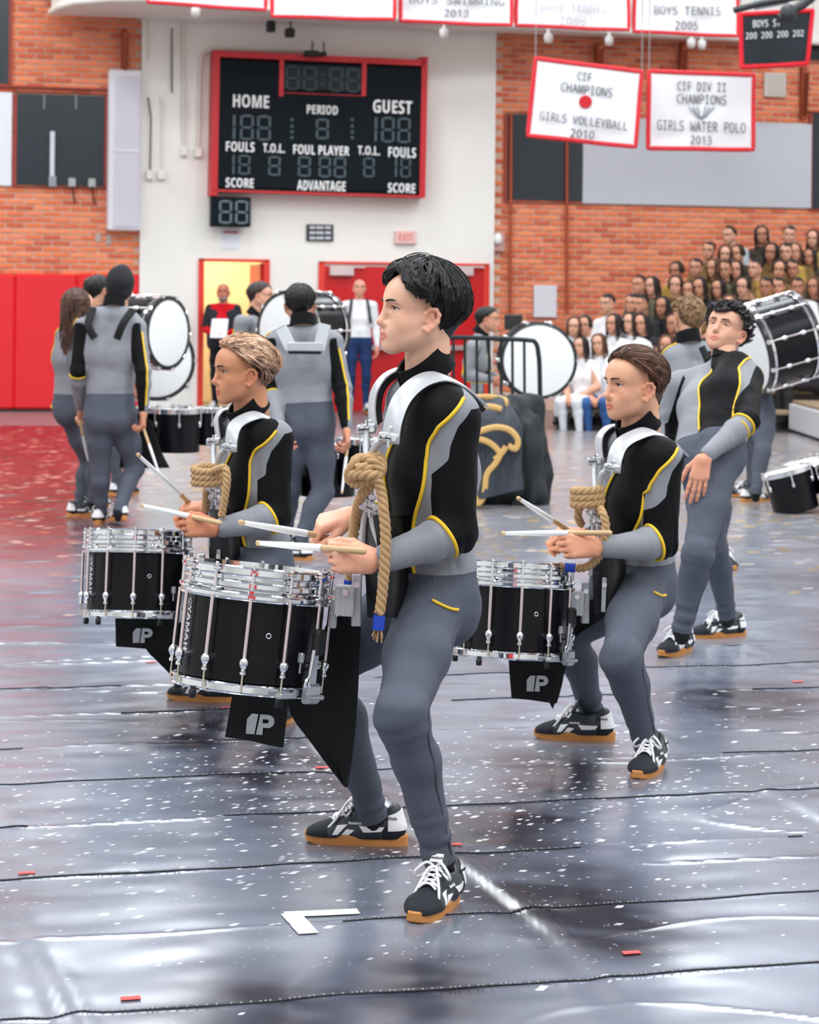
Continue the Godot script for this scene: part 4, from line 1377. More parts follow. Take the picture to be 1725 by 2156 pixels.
		# trunk: black left front between the zip and the side piping
		g = field(trunk, func(q: Vector3) -> float:
			var d := q - ch
			var lat := d.dot(R)
			var zipd := lat - 0.004
			var f := d.dot(F) - curve_at(side, d.dot(up))
			return maxf(zipd, -f))
		cut = slice(trunk, g)
		pieces_b.append(cut[0]); pieces_g.append(cut[1])
		var jk := obj("jacket", lump(part_of(pieces_g)), grey, n)
		obj("black_panel", lump(part_of(pieces_b)), black, jk)
		# yellow piping: side seam, zip, elbow ring, right sleeve line
		var line := []
		for k in 26:
			var hgt := lerpf(side[0].x - 0.02, -(ch - hemc).dot(up) + 0.004, k / 25.0)
			var q: Vector3 = ch + up * hgt + F * curve_at(side, hgt) - R * 0.34
			var p := cast(pr, q, R, 0.006, 0 if hgt > 0.06 else ((1 << TORSO) | (1 << LEGL) | (1 << LEGR)), 0.33)
			line.append(p)
		var b := B.new(); b.tube(bez(line, 2), 0.0052, 7); obj("yellow_piping", b, yellow, jk)
		line = []
		for k in 24:
			var hgt := lerpf((nb - ch).dot(up) - 0.02, -(ch - hemc).dot(up), k / 23.0)
			var p := cast(pr, ch + up * hgt + F * 0.34 + R * 0.004, -F, 0.005, 1 << TORSO, 0.34)
			line.append(p)
		b = B.new(); b.tube(line, 0.0045, 7); obj("yellow_piping", b, yellow, jk)
		var axl: Vector3 = (J.wrL - J.elL).normalized(); var bxl: Vector3 = (J.elL - J.shL).normalized()
		b = B.new(); b.tube(ring(pr, J.elL + axl * 0.035, (axl * 0.85 + bxl * 0.25).normalized(), 0.11, 1 << ARML, 0.004), 0.0055, 7, false, true); obj("yellow_piping", b, yellow, jk)
		if S.get("rightline", true):
			line = []
			for sgm in [[J.shR, J.elR], [J.elR, J.wrR]]:
				var ax: Vector3 = (sgm[1] - sgm[0]).normalized()
				var outw := (R + F * 0.6); outw = (outw - ax * outw.dot(ax)).normalized()
				var sidev := ax.cross(outw)
				if sidev.dot(F) > 0.0: sidev = -sidev
				for k in 10:
					var q: Vector3 = (sgm[0] as Vector3).lerp(sgm[1], (k + (2 if sgm[0] == J.shR else 0.0)) / 11.0)
					line.append(cast(pr, q + sidev * 0.12, -sidev, 0.004, 1 << ARMR, 0.12))
			b = B.new(); b.tube(line, 0.0065, 7); obj("yellow_piping", b, yellow, jk)
		# cuffs: two stitched lines
		for s2 in ["L", "R"]:
			var ax: Vector3 = (J["wr" + s2] - J["el" + s2]).normalized()
			var lp := ring(pr, J["wr" + s2] - ax * 0.002, ax, 0.09, (1 << ARML) if s2 == "L" else (1 << ARMR), 0.003, 22)
			b = B.new(); b.tube(lp, 0.0024, 6, false, true); obj("cuff_hem", b, grey, jk)
		# yellow stitching on the hip
		if S.get("hipline", true):
			line = []
			for k in 9:
				var t := k / 8.0
				var q: Vector3 = J.pelvis + J.upp * (0.012 - 0.03 * sin(t * 1.4)) + J.Fpo * lerpf(0.075, 0.0, t) - J.Rp * 0.3
				line.append(cast(pr, q, J.Rp, 0.004, 0, 0.3))
			b = B.new(); b.tube(line, 0.0042, 6); obj("yellow_piping", b, yellow, tr)
		# outer leg seams
		if S.get("cell", 0.009) < 0.0106:
			for s3 in ["L", "R"]:
				line = []
				var og: Vector3 = (R * (-0.75 if s3 == "L" else 0.75) - F * 0.65).normalized()
				for sg in [[J["hip" + s3], J["kn" + s3]], [J["kn" + s3], J["an" + s3]]]:
					for k in 10:
						var q: Vector3 = (sg[0] as Vector3).lerp(sg[1], (k + 1.0) / 10.5)
						line.append(cast(pr, q + og * 0.14, -og, 0.0016, (1 << LEGL) if s3 == "L" else (1 << LEGR), 0.14))
				b = B.new(); b.tube(bez(line, 2), 0.0022, 5); obj("side_seam", b, mat("seam_dark", rgb(62, 65, 74), 0.8), tr)
		collar(J, n, black)
	else:
		var jk2 := obj("shirt", lump(jack), grey, n)
		if S.has("collar"): collar(J, n, S.collar)
	# --- the bare body: hands and neck, joined under the clothes
	var bb := B.new()
	var inner := {"pos": D.pos.duplicate(), "nor": D.nor, "idx": D.idx}
	for i in inner.pos.size(): inner.pos[i] -= inner.nor[i] * 0.007
	bb.add(inner)
	bb.add(bare)
	hands(J, S, bb)
	head(J, S, bb, n)
	obj("body", bb, sk, n)
	if S.get("shoes", true): shoes(J, S, n)
	ORG = Vector3.ZERO
	return n

func collar(J: Dictionary, n: Node3D, m: Material):
	var nb: Vector3 = J.neck; var up: Vector3 = ((J.head - J.neck) as Vector3).normalized()
	up = (J.up + (J.F as Vector3).normalized() * J.get("lean", 0.42)).normalized()
	var F: Vector3 = (J.F - up * J.F.dot(up)).normalized(); var R := F.cross(up)
	var rows := []
	var hs: float = J.get("collar", 0.074)
	for i in 7:
		var t := i / 6.0
		var row := []
		for k in 41:
			var a := lerpf(0.10, TAU - 0.10, k / 40.0)
			var r: float = lerpf(0.073, 0.064, t) * J.get("neckw", 1.0)
			var back := 0.5 - 0.5 * cos(a)
			var q: Vector3 = nb - up * 0.014 + up * (hs * t * (0.78 + 0.22 * back) + 0.022 * back) + (F * cos(a) * 1.06 + R * sin(a)) * r
			if absf(a - PI) > PI - 0.35: q += F * 0.006 * t
			row.append(q)
		rows.append(row)
	var b := B.new(); b.sheet(rows, 0.006)
	obj("collar", b, m, n)

# ---------------------------------------------------------------- hands
# X along the fingers, N out of the palm, T towards the thumb; curl: five bends (thumb first), spread
func hand_prims(w: Vector3, X: Vector3, N: Vector3, T: Vector3, curl: Array, s := 1.0, thumb := 0.0) -> Array:
	var pr := []
	X = X.normalized(); N = (N - X * N.dot(X)).normalized(); T = (T - X * T.dot(X) - N * T.dot(N)).normalized()
	var tx := [0.030, 0.010, -0.010, -0.029]
	var mx := [0.088, 0.092, 0.087, 0.079]
	var ln := [[0.043, 0.026, 0.021], [0.048, 0.030, 0.022], [0.044, 0.028, 0.021], [0.034, 0.021, 0.019]]
	for i in 4:
		var kn: Vector3 = w + (X * mx[i] + T * tx[i] - N * 0.002) * s
		pr.append(cap(w + (T * tx[i] * 0.55 + X * 0.008) * s, kn, 0.0155 * s, 0.0118 * s, 0.014 * s, 0))
		var a := 0.0
		var p := kn
		var c: float = curl[i + 1]
		var fan: float = (1.5 - i) * 0.05 * (1.0 - minf(c, 1.0))
		var rr := 0.0095 - 0.0006 * absf(i - 1)
		if i == 3: rr = 0.0078
		for k in 3:
			a += c * [0.9, 1.1, 0.75][k]
			var d := (X * cos(a) + N * sin(a) + T * fan).normalized()
			var q: Vector3 = p + d * ln[i][k] * s
			pr.append(cap(p, q, (rr - 0.0006 * k) * s, (rr - 0.0006 * (k + 1)) * s, 0.0045 * s, 1 + i))
			p = q
	# thumb
	var b0: Vector3 = w + (X * 0.018 + T * 0.022 + N * 0.006) * s
	var c0: float = curl[0]
	var d1 := (X * 0.72 + T * (0.62 - thumb * 0.5) + N * (0.18 + 0.3 * c0)).normalized()
	var b1 := b0 + d1 * 0.047 * s
	var d2 := (X * 0.9 + T * (0.30 - 0.55 * c0) + N * (0.12 + 0.35 * c0)).normalized()
	var b2 := b1 + d2 * 0.034 * s
	var d3 := (X * 0.95 + T * (0.10 - 0.6 * c0) + N * (0.12 + 0.45 * c0)).normalized()
	pr.append(cap(b0, b1, 0.0165 * s, 0.0115 * s, 0.012 * s, 6)); pr.append(cap(b1, b2, 0.0112 * s, 0.0098 * s, 0.006 * s, 6)); pr.append(cap(b2, b2 + d3 * 0.027 * s, 0.0098 * s, 0.0072 * s, 0.005 * s, 6))
	return pr

func hands(J: Dictionary, S: Dictionary, bb: B):
	for side in ["L", "R"]:
		var w: Vector3 = J["wr" + side]
		var arm: Vector3 = (w - J["el" + side]).normalized()
		var H: Dictionary = S.get("hand" + side, {})
		var X: Vector3 = H.get("X", arm)
		var sgn := 1.0 if side == "R" else -1.0
		var N: Vector3 = H.get("N", -J.R * sgn)
		# right hand: thumb = N x X; left: X x N
		var T: Vector3 = N.cross(X) * -sgn if not H.has("T") else H.T
		var hp := hand_prims(w + arm * 0.004, X, N, T, H.get("curl", [0.3, 0.5, 0.55, 0.6, 0.6]), H.get("s", 1.0), H.get("thumb", 0.0))
		hp.append(cap(w - arm * 0.03, w + X.normalized() * 0.02, 0.0235, 0.0215, 0.016, 0))
		var d := nets(hp, S.get("hcell", 0.0028))
		var col := PackedColorArray(); col.resize(d.pos.size())
		for i in d.pos.size():
			var r := 0.5 + 0.5 * nz.get_noise_3dv(d.pos[i] * 40.0)
			col[i] = Color(1, 0.90 - 0.10 * r, 0.86 - 0.12 * r)
		d.col = col
		bb.add(d)

# ---------------------------------------------------------------- shoes
# shoe space: x to the toe, y up, z to the wearer's right; the heel at x = 0
func shoe_prims(s: float) -> Array:
	var pr := []
	pr.append(cap(Vector3(0.045, 0.048, 0), Vector3(0.10, 0.050, 0.0), 0.038, 0.039, 0.03, 0, Vector3.UP, 0.95))
	pr.append(cap(Vector3(0.10, 0.044, 0), Vector3(0.205, 0.032, 0.004), 0.040, 0.041, 0.03, 0, Vector3.UP, 1.35))
	pr.append(cap(Vector3(0.20, 0.032, 0.003), Vector3(0.236, 0.029, 0.0), 0.041, 0.034, 0.03, 0, Vector3.UP, 1.6))
	pr.append(cap(Vector3(0.030, 0.055, 0), Vector3(0.034, 0.092, 0), 0.032, 0.026, 0.02, 0))
	pr.append(cap(Vector3(0.085, 0.070, 0), Vector3(0.135, 0.075, 0), 0.038, 0.027, 0.02, 0))
	pr.append(cap(Vector3(0.132, 0.076, 0), Vector3(0.182, 0.052, 0), 0.023, 0.022, 0.02, 0))
	pr.append(cap(Vector3(0.068, 0.124, 0), Vector3(0.092, 0.112, 0), 0.033, 0.036, -0.006, 0))
	return pr

var shoe_kit: Node3D = null

func shoe_model() -> Node3D:
	var o := Node3D.new(); o.name = "shoe"
	var keep := ORG; ORG = Vector3.ZERO
	var suede := mat("shoe_navy_suede", rgb(24, 28, 36), 0.85); var leather := mat("shoe_black_leather", rgb(44, 48, 54), 0.42); var white := mat("shoe_white", rgb(240, 238, 240), 0.5)
	var gum := mat("gum_sole", rgb(206, 138, 72), 0.6); var pr := shoe_prims(1.0)
	# gum sole: a rounded slab following the foot's outline
	var outline := []
	for k in 40:
		var a := TAU * k / 40.0
		var x := 0.132 + 0.141 * cos(a)
		var w := 0.0385 + 0.0085 * clampf((x - 0.06) / 0.14, 0.0, 1.0)
		outline.append(Vector2(x, signf(sin(a)) * pow(absf(sin(a)), 0.82) * w + 0.002))
	var b := B.new()
	var prof := [Vector2(0.0, -0.006), Vector2(0.003, -0.0015), Vector2(0.030, 0.0), Vector2(0.034, -0.003), Vector2(0.034, -0.010)]
	for i in prof.size() - 1:
		for k in 40:
			var p0: Vector2 = outline[k]; var p1: Vector2 = outline[(k + 1) % 40]
			var c := Vector2(0.132, 0.002)
			var f := func(p: Vector2, q: Vector2) -> Vector3:
				var d := (p - c).normalized()
				var r := p + d * q.y
				var toe := maxf(0.0, (r.x - 0.2) / 0.07)
				return Vector3(r.x, q.x + (0.010 * toe * toe if q.x < 0.01 else 0.002 * toe), r.y)
			b.quad(f.call(p0, prof[i]), f.call(p1, prof[i]), f.call(p1, prof[i + 1]), f.call(p0, prof[i + 1]), Vector3(p0.x - c.x, 0.01, p0.y - c.y))
	for k in 40:
		var p0: Vector2 = outline[k]; var p1: Vector2 = outline[(k + 1) % 40]
		b.tri(Vector3(0.132, 0.026, 0), Vector3(p0.x, 0.033, p0.y) * Vector3(0.98, 1, 0.9), Vector3(p1.x, 0.033, p1.y) * Vector3(0.98, 1, 0.9), Vector3.UP)
		b.tri(Vector3(0.132, 0.0, 0), Vector3(p0.x, 0.002, p0.y), Vector3(p1.x, 0.002, p1.y), Vector3.DOWN)
	obj("sole", b, gum, o)
	var D := nets(pr, 0.0032)
	var cut := slice(D, field(D, func(q: Vector3) -> float: return q.y - 0.026))
	var upper: Dictionary = cut[1]
	# suede toe cap and heel counter, leather middle
	cut = slice(upper, field(upper, func(q: Vector3) -> float: return q.x - 0.203 + maxf(0.0, q.y - 0.045) * 0.6))
	obj("toe_cap", lump(cut[1]), suede, o)
	cut = slice(cut[0], field(cut[0], func(q: Vector3) -> float: return 0.055 - q.x - maxf(0.0, q.y - 0.06) * 6.0))
	obj("upper", lump(cut[0]), leather, o)
	obj("heel_counter", lump(cut[1]), suede, o)
	# white side marks: two slanted bars, a heel stripe and the heel tab
	for s in [-1.0, 1.0]:
		for q in [[Vector2(0.176, 0.035), Vector2(0.190, 0.035), Vector2(0.150, 0.062), Vector2(0.178, 0.058)], [Vector2(0.146, 0.035), Vector2(0.166, 0.035), Vector2(0.130, 0.050), Vector2(0.152, 0.050)], [Vector2(0.058, 0.048), Vector2(0.105, 0.046), Vector2(0.050, 0.060), Vector2(0.118, 0.062)]]:
			patch(o, pr, q, s, white, "side_stripe")
	b = B.new()
	var rows := []
	for i in 9:
		var row := []
		for j in 13:
			var an := lerpf(-1.45, 1.45, j / 12.0)
			var y := lerpf(0.050, 0.106 - 0.012 * absf(an), i / 8.0)
			var d := Vector3(-cos(an), 0, sin(an))
			var axis := Vector3(0.045, y, 0)
			row.append(cast(pr, axis + d * 0.09, -d, 0.0014, 0, 0.09))
		rows.append(row)
	b.sheet(rows, 0.0016); obj("heel_tab", b, white, o)
	# tongue, its label, and the laces
	b = B.new()
	rows = []
	for i in 8:
		var t := i / 7.0
		var row := []
		for j in 7:
			var u := j / 3.0 - 1.0
			row.append(Vector3(lerpf(0.150, 0.118, t), lerpf(0.092, 0.136, t) - 0.010 * u * u, u * lerpf(0.020, 0.027, t)))
		rows.append(row)
	b.sheet(rows, 0.007); obj("tongue", b, leather, o)
	b = B.new(); b.box(Vector3(0.1285, 0.1290, 0), Vector3(0.021, 0.002, 0.032), Basis(Vector3(0, 0, 1), -0.94)); var lab := obj("tongue_label", b, white, o)
	var t := text_mesh("Reebok", 0.0068, 0.0006); var tb := t.get_aabb(); var ink := mat("ink_black", rgb(16, 16, 18), 0.7)
	var bas := Basis(Vector3(0, 0, -1), Vector3(-0.59, 0.81, 0), Vector3(0.81, 0.59, 0))
	shown(t, ink, "lettering", lab, Transform3D(bas, Vector3(0.1300, 0.1300, 0) - bas * tb.get_center()))
	for s in [-1.0, 1.0]:
		var bs := Basis(Vector3(s * -1.0, 0, 0) * -1.0, Vector3.UP, Vector3(0, 0, s)) if s > 0 else Basis(Vector3(-1, 0, 0), Vector3.UP, Vector3(0, 0, -1))
		var t2 := text_mesh("Reebok", 0.0075, 0.0006); var t2b := t2.get_aabb()
		var at2 := cast(pr, Vector3(0.128, 0.068, s * 0.1), Vector3(0, 0, -s), 0.003, 0, 0.1)
		var tilt := bs * Basis(Vector3.RIGHT, -0.45)
		shown(t2, white, "lettering", o, Transform3D(tilt, at2 - tilt * t2b.get_center()))
		var t3 := text_mesh("Reebok", 0.0085, 0.0006); var t3b := t3.get_aabb()
		var at3 := cast(pr, Vector3(0.037, 0.083, s * 0.1), Vector3(0, 0, -s), 0.0035, 0, 0.1)
		shown(t3, ink, "lettering", o, Transform3D(bs, at3 - bs * t3b.get_center()))
	var lace := []
	for k in 6:
		var x := 0.192 - k * 0.0115
		for s in [1.0, -1.0]:
			var e0 := cast(pr, Vector3(x, 0.16, s * 0.021), Vector3.DOWN, 0.004, 0, 0.16)
			var e1 := cast(pr, Vector3(x - 0.012, 0.16, -s * 0.021), Vector3.DOWN, 0.004, 0, 0.16)
			var m := (e0 + e1) / 2.0 + Vector3(0.002, 0.010, 0)
			lace.append(bez([e0, e0.lerp(m, 0.5) + Vector3(0, 0.003, 0), m, e1.lerp(m, 0.5) + Vector3(0, 0.003, 0), e1], 4))
	for p in lace:
		b = B.new(); b.tube(p, 0.0042, 6, true, false, 0.6); obj("lace", b, white, o)
	for s in [-1.0, 1.0]:
		var k0 := Vector3(0.136, 0.106, 0)
		b = B.new(); b.tube(bez([k0, k0 + Vector3(0.012, 0.016, s * 0.018), k0 + Vector3(0.026, -0.004, s * 0.042), k0 + Vector3(0.016, -0.020, s * 0.040), k0 + Vector3(0.004, -0.004, s * 0.012)], 6), 0.0036, 6); obj("lace", b, white, o)
		b = B.new(); b.tube(bez([k0, k0 + Vector3(0.022, 0.004, s * 0.010), k0 + Vector3(0.048, -0.034, s * 0.026), k0 + Vector3(0.072, -0.062, s * 0.034)], 6), 0.0036, 6); obj("lace", b, white, o)
	ORG = keep
	return o

func patch(o: Node3D, pr: Array, q: Array, s: float, m: Material, called: String):
	var rows := []
	for i in 6:
		var row := []
		for j in 6:
			var u := j / 5.0; var v := i / 5.0
			var p: Vector2 = (q[0] as Vector2).lerp(q[1], u).lerp((q[2] as Vector2).lerp(q[3], u), v)
			row.append(cast(pr, Vector3(p.x, p.y, s * 0.1), Vector3(0, 0, -s), 0.0012, 0, 0.1))
		rows.append(row)
	var b := B.new(); b.sheet(rows, 0.0014)
	obj(called, b, m, o)

func shoes(J: Dictionary, S: Dictionary, n: Node3D):
	if shoe_kit == null: shoe_kit = shoe_model()
	for side in ["L", "R"]:
		var heel: Vector3 = J["heel" + side]; var toe: Vector3 = J["toe" + side]
		var X := (toe - heel).normalized()
		var Z := X.cross(Vector3.UP).normalized(); var Y := Z.cross(X).normalized()
		var k: Node3D = shoe_kit.duplicate()
		k.name = "shoe" if side == "L" else "shoe_001"
		n.add_child(k, true)
		var sc: float = J.get("shoe", 1.0)
		k.transform = Transform3D(Basis(X * sc, Y * sc, Z * sc), heel - ORG)

# ---------------------------------------------------------------- heads
# head space: x out of the face, y up, z to the person's right, the eyes' height at y = 0
func head_prims(S: Dictionary) -> Array:
	var pr := []
	var k := 0.02
	pr.append(cap(Vector3(-0.020, 0.026, 0), Vector3(0.020, 0.028, 0), 0.077, 0.072, k, 0, Vector3(0, 0, 1), 1.03))
	pr.append(cap(Vector3(0.044, 0.032, -0.018), Vector3(0.044, 0.032, 0.018), 0.050, 0.050, 0.03, 0))
	pr.append(cap(Vector3(0.040, -0.01, 0), Vector3(0.046, -0.066, 0), 0.052, 0.038, 0.03, 0))
	for s in [-1.0, 1.0]:
		pr.append(cap(Vector3(0.0, -0.052, s * 0.047), Vector3(0.068, -0.095, s * 0.014), 0.020, 0.018, 0.03, 0))
		pr.append(cap(Vector3(-0.004, -0.02, s * 0.056), Vector3(0.0, -0.052, s * 0.047), 0.018, 0.019, 0.03, 0))
		pr.append(cap(Vector3(0.060, -0.030, s * 0.034), Vector3(0.018, -0.022, s * 0.058), 0.019, 0.012, 0.022, 0))
		pr.append(cap(Vector3(0.086, 0.019, s * 0.010), Vector3(0.070, 0.019, s * 0.046), 0.011, 0.010, 0.016, 0))
	for s in [-1.0, 1.0]: pr.append(cap(Vector3(0.050, -0.046, s * 0.036), Vector3(0.040, -0.066, s * 0.036), 0.026, 0.024, 0.03, 0))
	pr.append(cap(Vector3(0.0785, -0.099, -0.007), Vector3(0.0785, -0.099, 0.007), 0.0160, 0.0160, 0.016, 0))
	pr.append(cap(Vector3(0.074, -0.062, -0.012), Vector3(0.074, -0.062, 0.012), 0.0240, 0.0240, 0.025, 0))
	var nl: float = S.get("nose", 1.0)
	pr.append(cap(Vector3(0.089, 0.012, 0), Vector3(0.103 + 0.005 * nl, -0.036, 0), 0.009, 0.0100, 0.014, 0))
	pr.append(cap(Vector3(0.103 + 0.006 * nl, -0.040, 0), Vector3(0.094, -0.046, 0), 0.0105, 0.010, 0.008, 0))
	for s in [-1.0, 1.0]:
		pr.append(cap(Vector3(0.096, -0.044, s * 0.011), Vector3(0.086, -0.045, s * 0.014), 0.0078, 0.007, 0.007, 0))
		# sockets, then lids over the eyeballs
		pr.append(cap(Vector3(0.099, -0.001, s * 0.0225), Vector3(0.085, -0.002, s * 0.0445), 0.0120, 0.0115, -0.008, 0))
		var lu := [Vector3(0.0835, -0.0010, s * 0.0165), Vector3(0.0885, 0.0064, s * 0.0245), Vector3(0.0860, 0.0068, s * 0.0355), Vector3(0.0745, 0.0000, s * 0.0465)]
		var ll := [Vector3(0.0835, -0.0020, s * 0.0165), Vector3(0.0865, -0.0084, s * 0.0260), Vector3(0.0835, -0.0080, s * 0.0365), Vector3(0.0745, -0.0005, s * 0.0465)]
		var shut: float = S.get("shut", 0.25)
		for i in 3:
			pr.append(cap(lu[i] - Vector3(0, shut * 0.008 * (1.0 if i != 0 else 0.2), 0), lu[i + 1] - Vector3(0, shut * 0.008 * (1.0 if i != 2 else 0.2), 0), 0.0030, 0.0030, 0.003, 1))
			pr.append(cap(lu[i] + Vector3(-0.004, 0.0055, 0), lu[i + 1] + Vector3(-0.004, 0.0055, 0), 0.0050, 0.0050 if i < 2 else 0.003, 0.004, 1))
			pr.append(cap(ll[i], ll[i + 1], 0.0024, 0.0024, 0.003, 1))
			pr.append(cap(ll[i] + Vector3(-0.004, -0.0045, 0), ll[i + 1] + Vector3(-0.004, -0.0045, 0), 0.0045, 0.0045 if i < 2 else 0.0025, 0.004, 1))
	# lips
	for s in [-1.0, 1.0]:
		pr.append(cap(Vector3(0.1000, -0.0672, s * 0.004), Vector3(0.0885, -0.0735, s * 0.0245), 0.0050, 0.0030, 0.006, 2))
		pr.append(cap(Vector3(0.0970, -0.0800, 0), Vector3(0.0885, -0.0760, s * 0.0215), 0.0058, 0.0032, 0.006, 2))
	pr.append(cap(Vector3(0.1045, -0.0738, -0.012), Vector3(0.1045, -0.0738, 0.012), 0.0019, 0.0019, -0.003, 2))
	# ears
	for s in [-1.0, 1.0]:
		var z: float = s * 0.0755
		var pts := [Vector3(0.016, -0.028, z), Vector3(0.018, -0.008, z + s * 0.004), Vector3(0.008, 0.005, z + s * 0.009), Vector3(-0.007, 0.005, z + s * 0.014), Vector3(-0.016, -0.008, z + s * 0.016), Vector3(-0.014, -0.026, z + s * 0.013), Vector3(-0.003, -0.042, z + s * 0.008), Vector3(0.006, -0.052, z + s * 0.004), Vector3(0.014, -0.048, z + s * 0.001)]
		for i in pts.size() - 1:
			pr.append(cap(pts[i], pts[i + 1], 0.0048 if i < 5 else 0.0062, 0.0048 if i < 5 else 0.0065, 0.005, 3))
		pr.append(cap(Vector3(-0.002, -0.006, z + s * 0.003), Vector3(0.000, -0.038, z), 0.011, 0.009, 0.006, 3, Vector3(0, 0, 1), 2.0))
		pr.append(cap(Vector3(-0.004, -0.008, z + s * 0.006), Vector3(-0.006, -0.022, z + s * 0.006), 0.0036, 0.0036, 0.003, 3))
		pr.append(cap(Vector3(0.006, -0.020, z + s * 0.011), Vector3(0.002, -0.030, z + s * 0.011), 0.0065, 0.006, -0.004, 3))
	# neck
	pr.append(cap(Vector3(-0.022, -0.045, 0), Vector3(-0.040, -0.150, 0), 0.056 * S.get("neckw", 1.0), 0.054 * S.get("neckw", 1.0), 0.025, 4))
	return pr

func head_xf(J: Dictionary) -> Transform3D:
	var f: Vector3 = J.get("Fh", J.F).normalized(); var u: Vector3 = J.get("Uh", Vector3.UP)
	var r := f.cross(u).normalized(); u = r.cross(f).normalized()
	var s: float = J.get("hs", 1.0)
	return Transform3D(Basis(f * s, u * s, r * s), J.head)

func head(J: Dictionary, S: Dictionary, bb: B, n: Node3D):
	var xf := head_xf(J)
	var pr := head_prims(S)
	var D := nets(pr, S.get("fcell", 0.0036))
	var cl := PackedColorArray(); cl.resize(D.pos.size())
	var lip: Color = S.get("lip", Color(0.86, 0.52, 0.50))
	for i in D.pos.size():
		var q: Vector3 = D.pos[i]
		var c := Color(1, 1, 1)
		var az := absf(q.z)
		# lips, and the redder cheeks, nose and ears of any face
		var m := clampf(1.4 - (Vector2((q.y + 0.0735) / 0.0115, az / 0.0225)).length() * 1.15, 0.0, 1.0) * (1.0 if q.x > 0.082 else 0.0)
		c = c.lerp(lip, clampf(m * 2.5, 0.0, 1.0))
		var ck := exp(-((q - Vector3(0.062, -0.03, signf(q.z) * 0.042)).length_squared()) / 0.0009)
		var ns := exp(-((q - Vector3(0.108, -0.042, 0)).length_squared()) / 0.0003)
		var er := clampf((az - 0.073) / 0.008, 0.0, 1.0)
		c = c.lerp(Color(1.0, 0.78, 0.72), clampf(0.55 * ck + 0.4 * ns + 0.6 * er, 0.0, 0.8))
		if S.has("stubble"): c = c.lerp(Color(0.36, 0.28, 0.26), S.stubble * clampf(1.2 - ((q - Vector3(0.09, -0.060, 0)) / Vector3(0.02, 0.006, 0.022)).length(), 0.0, 1.0))
		cl[i] = c
	D.col = cl
	for i in D.pos.size():
		D.pos[i] = xf * D.pos[i]; D.nor[i] = (xf.basis * D.nor[i]).normalized()
	bb.add(D)
	if S.get("face", true):
		for s in [-1.0, 1.0]:
			var b := B.new()
			var ec := xf * Vector3(0.0735, -0.0008, s * 0.0305)
			b.ball(ec, Vector3.ONE * 0.0135 * xf.basis.x.length(), xf.basis.orthonormalized(), 18, 12)
			var eye := obj("eye", b, mat("eye_white", rgb(226, 220, 216), 0.2), n)
			var look: Vector3 = (xf.basis.x.normalized() + xf.basis.z.normalized() * S.get("look", 0.0)).normalized()
			var u := xf.basis.y.normalized(); var r := look.cross(u).normalized()
			b = B.new()
			b.lathe([Vector2(0.0001, 0.0002), Vector2(0.0032, 0.0002), Vector2(0.0062, -0.0012), Vector2(0.0066, -0.0022)], 20, Transform3D(Basis(r, look, u), ec + look * 0.0136), true)
			obj("iris", b, mat("iris", rgb(44, 28, 20), 0.1), eye)
			var shut: float = S.get("shut", 0.25)
			var lash := []
			for q in [Vector3(0.0862, -0.0015 - shut * 0.002, s * 0.0165), Vector3(0.0915, 0.0045 - shut * 0.008, s * 0.0245), Vector3(0.0890, 0.0049 - shut * 0.008, s * 0.0355), Vector3(0.0770, -0.0014 - shut * 0.002, s * 0.0470)]: lash.append(xf * q)
			b = B.new(); b.tube(bez(lash, 4), 0.0013, 6); obj("eyelash", b, mat("lash", rgb(20, 16, 16), 0.7), eye)
			# eyebrow
			var pts := []
			for k in 7:
				var t := k / 6.0
				var q := Vector3(0.105, lerpf(0.0155, 0.0195, sin(t * PI * 0.75)) + S.get("brow", 0.0), s * lerpf(0.012, 0.048, t))
				pts.append(xf * cast(pr, q, Vector3(-1, 0, 0), 0.0006, 1, 0.1))
			b = B.new(); b.tube(pts, [0.0034, 0.0052, 0.0056, 0.0052, 0.0046, 0.0036, 0.0012], 6, true, false, 0.55)
			obj("eyebrow", b, mat("brow_%s" % S.get("browcol", rgb(24, 20, 20)).to_html(), S.get("browcol", rgb(24, 20, 20)), 0.8), n)
	var style: String = S.get("hair", "short")
	if style != "none": hair(style, S, xf, n)

# hair: locks that run over the skull, each a chain of tapering rounds, melted together
func skull(az: float, p: float, lift: float) -> Vector3:
	# az = 0 at the face, p = angle down from the crown
	var d := Vector3(sin(p) * cos(az), cos(p), sin(p) * sin(az))
	var q := Vector3(-0.006, 0.026, 0) + d * (Vector3(0.096, 0.078, 0.077) + Vector3.ONE * lift)
	var below := maxf(0.0, p - 1.75)
	if cos(az) < 0.2: q.x += below * 0.050 * absf(cos(az)); q.z *= 1.0 - 0.16 * below
	return q

func sdir(az: float, p: float) -> Vector3:
	return Vector3(sin(p) * cos(az), cos(p), sin(p) * sin(az))

func sat(d: Vector3, lift: float) -> Vector3:
	var az := atan2(d.z, d.x)
	return skull(az, acos(clampf(d.y, -1.0, 1.0)), lift)

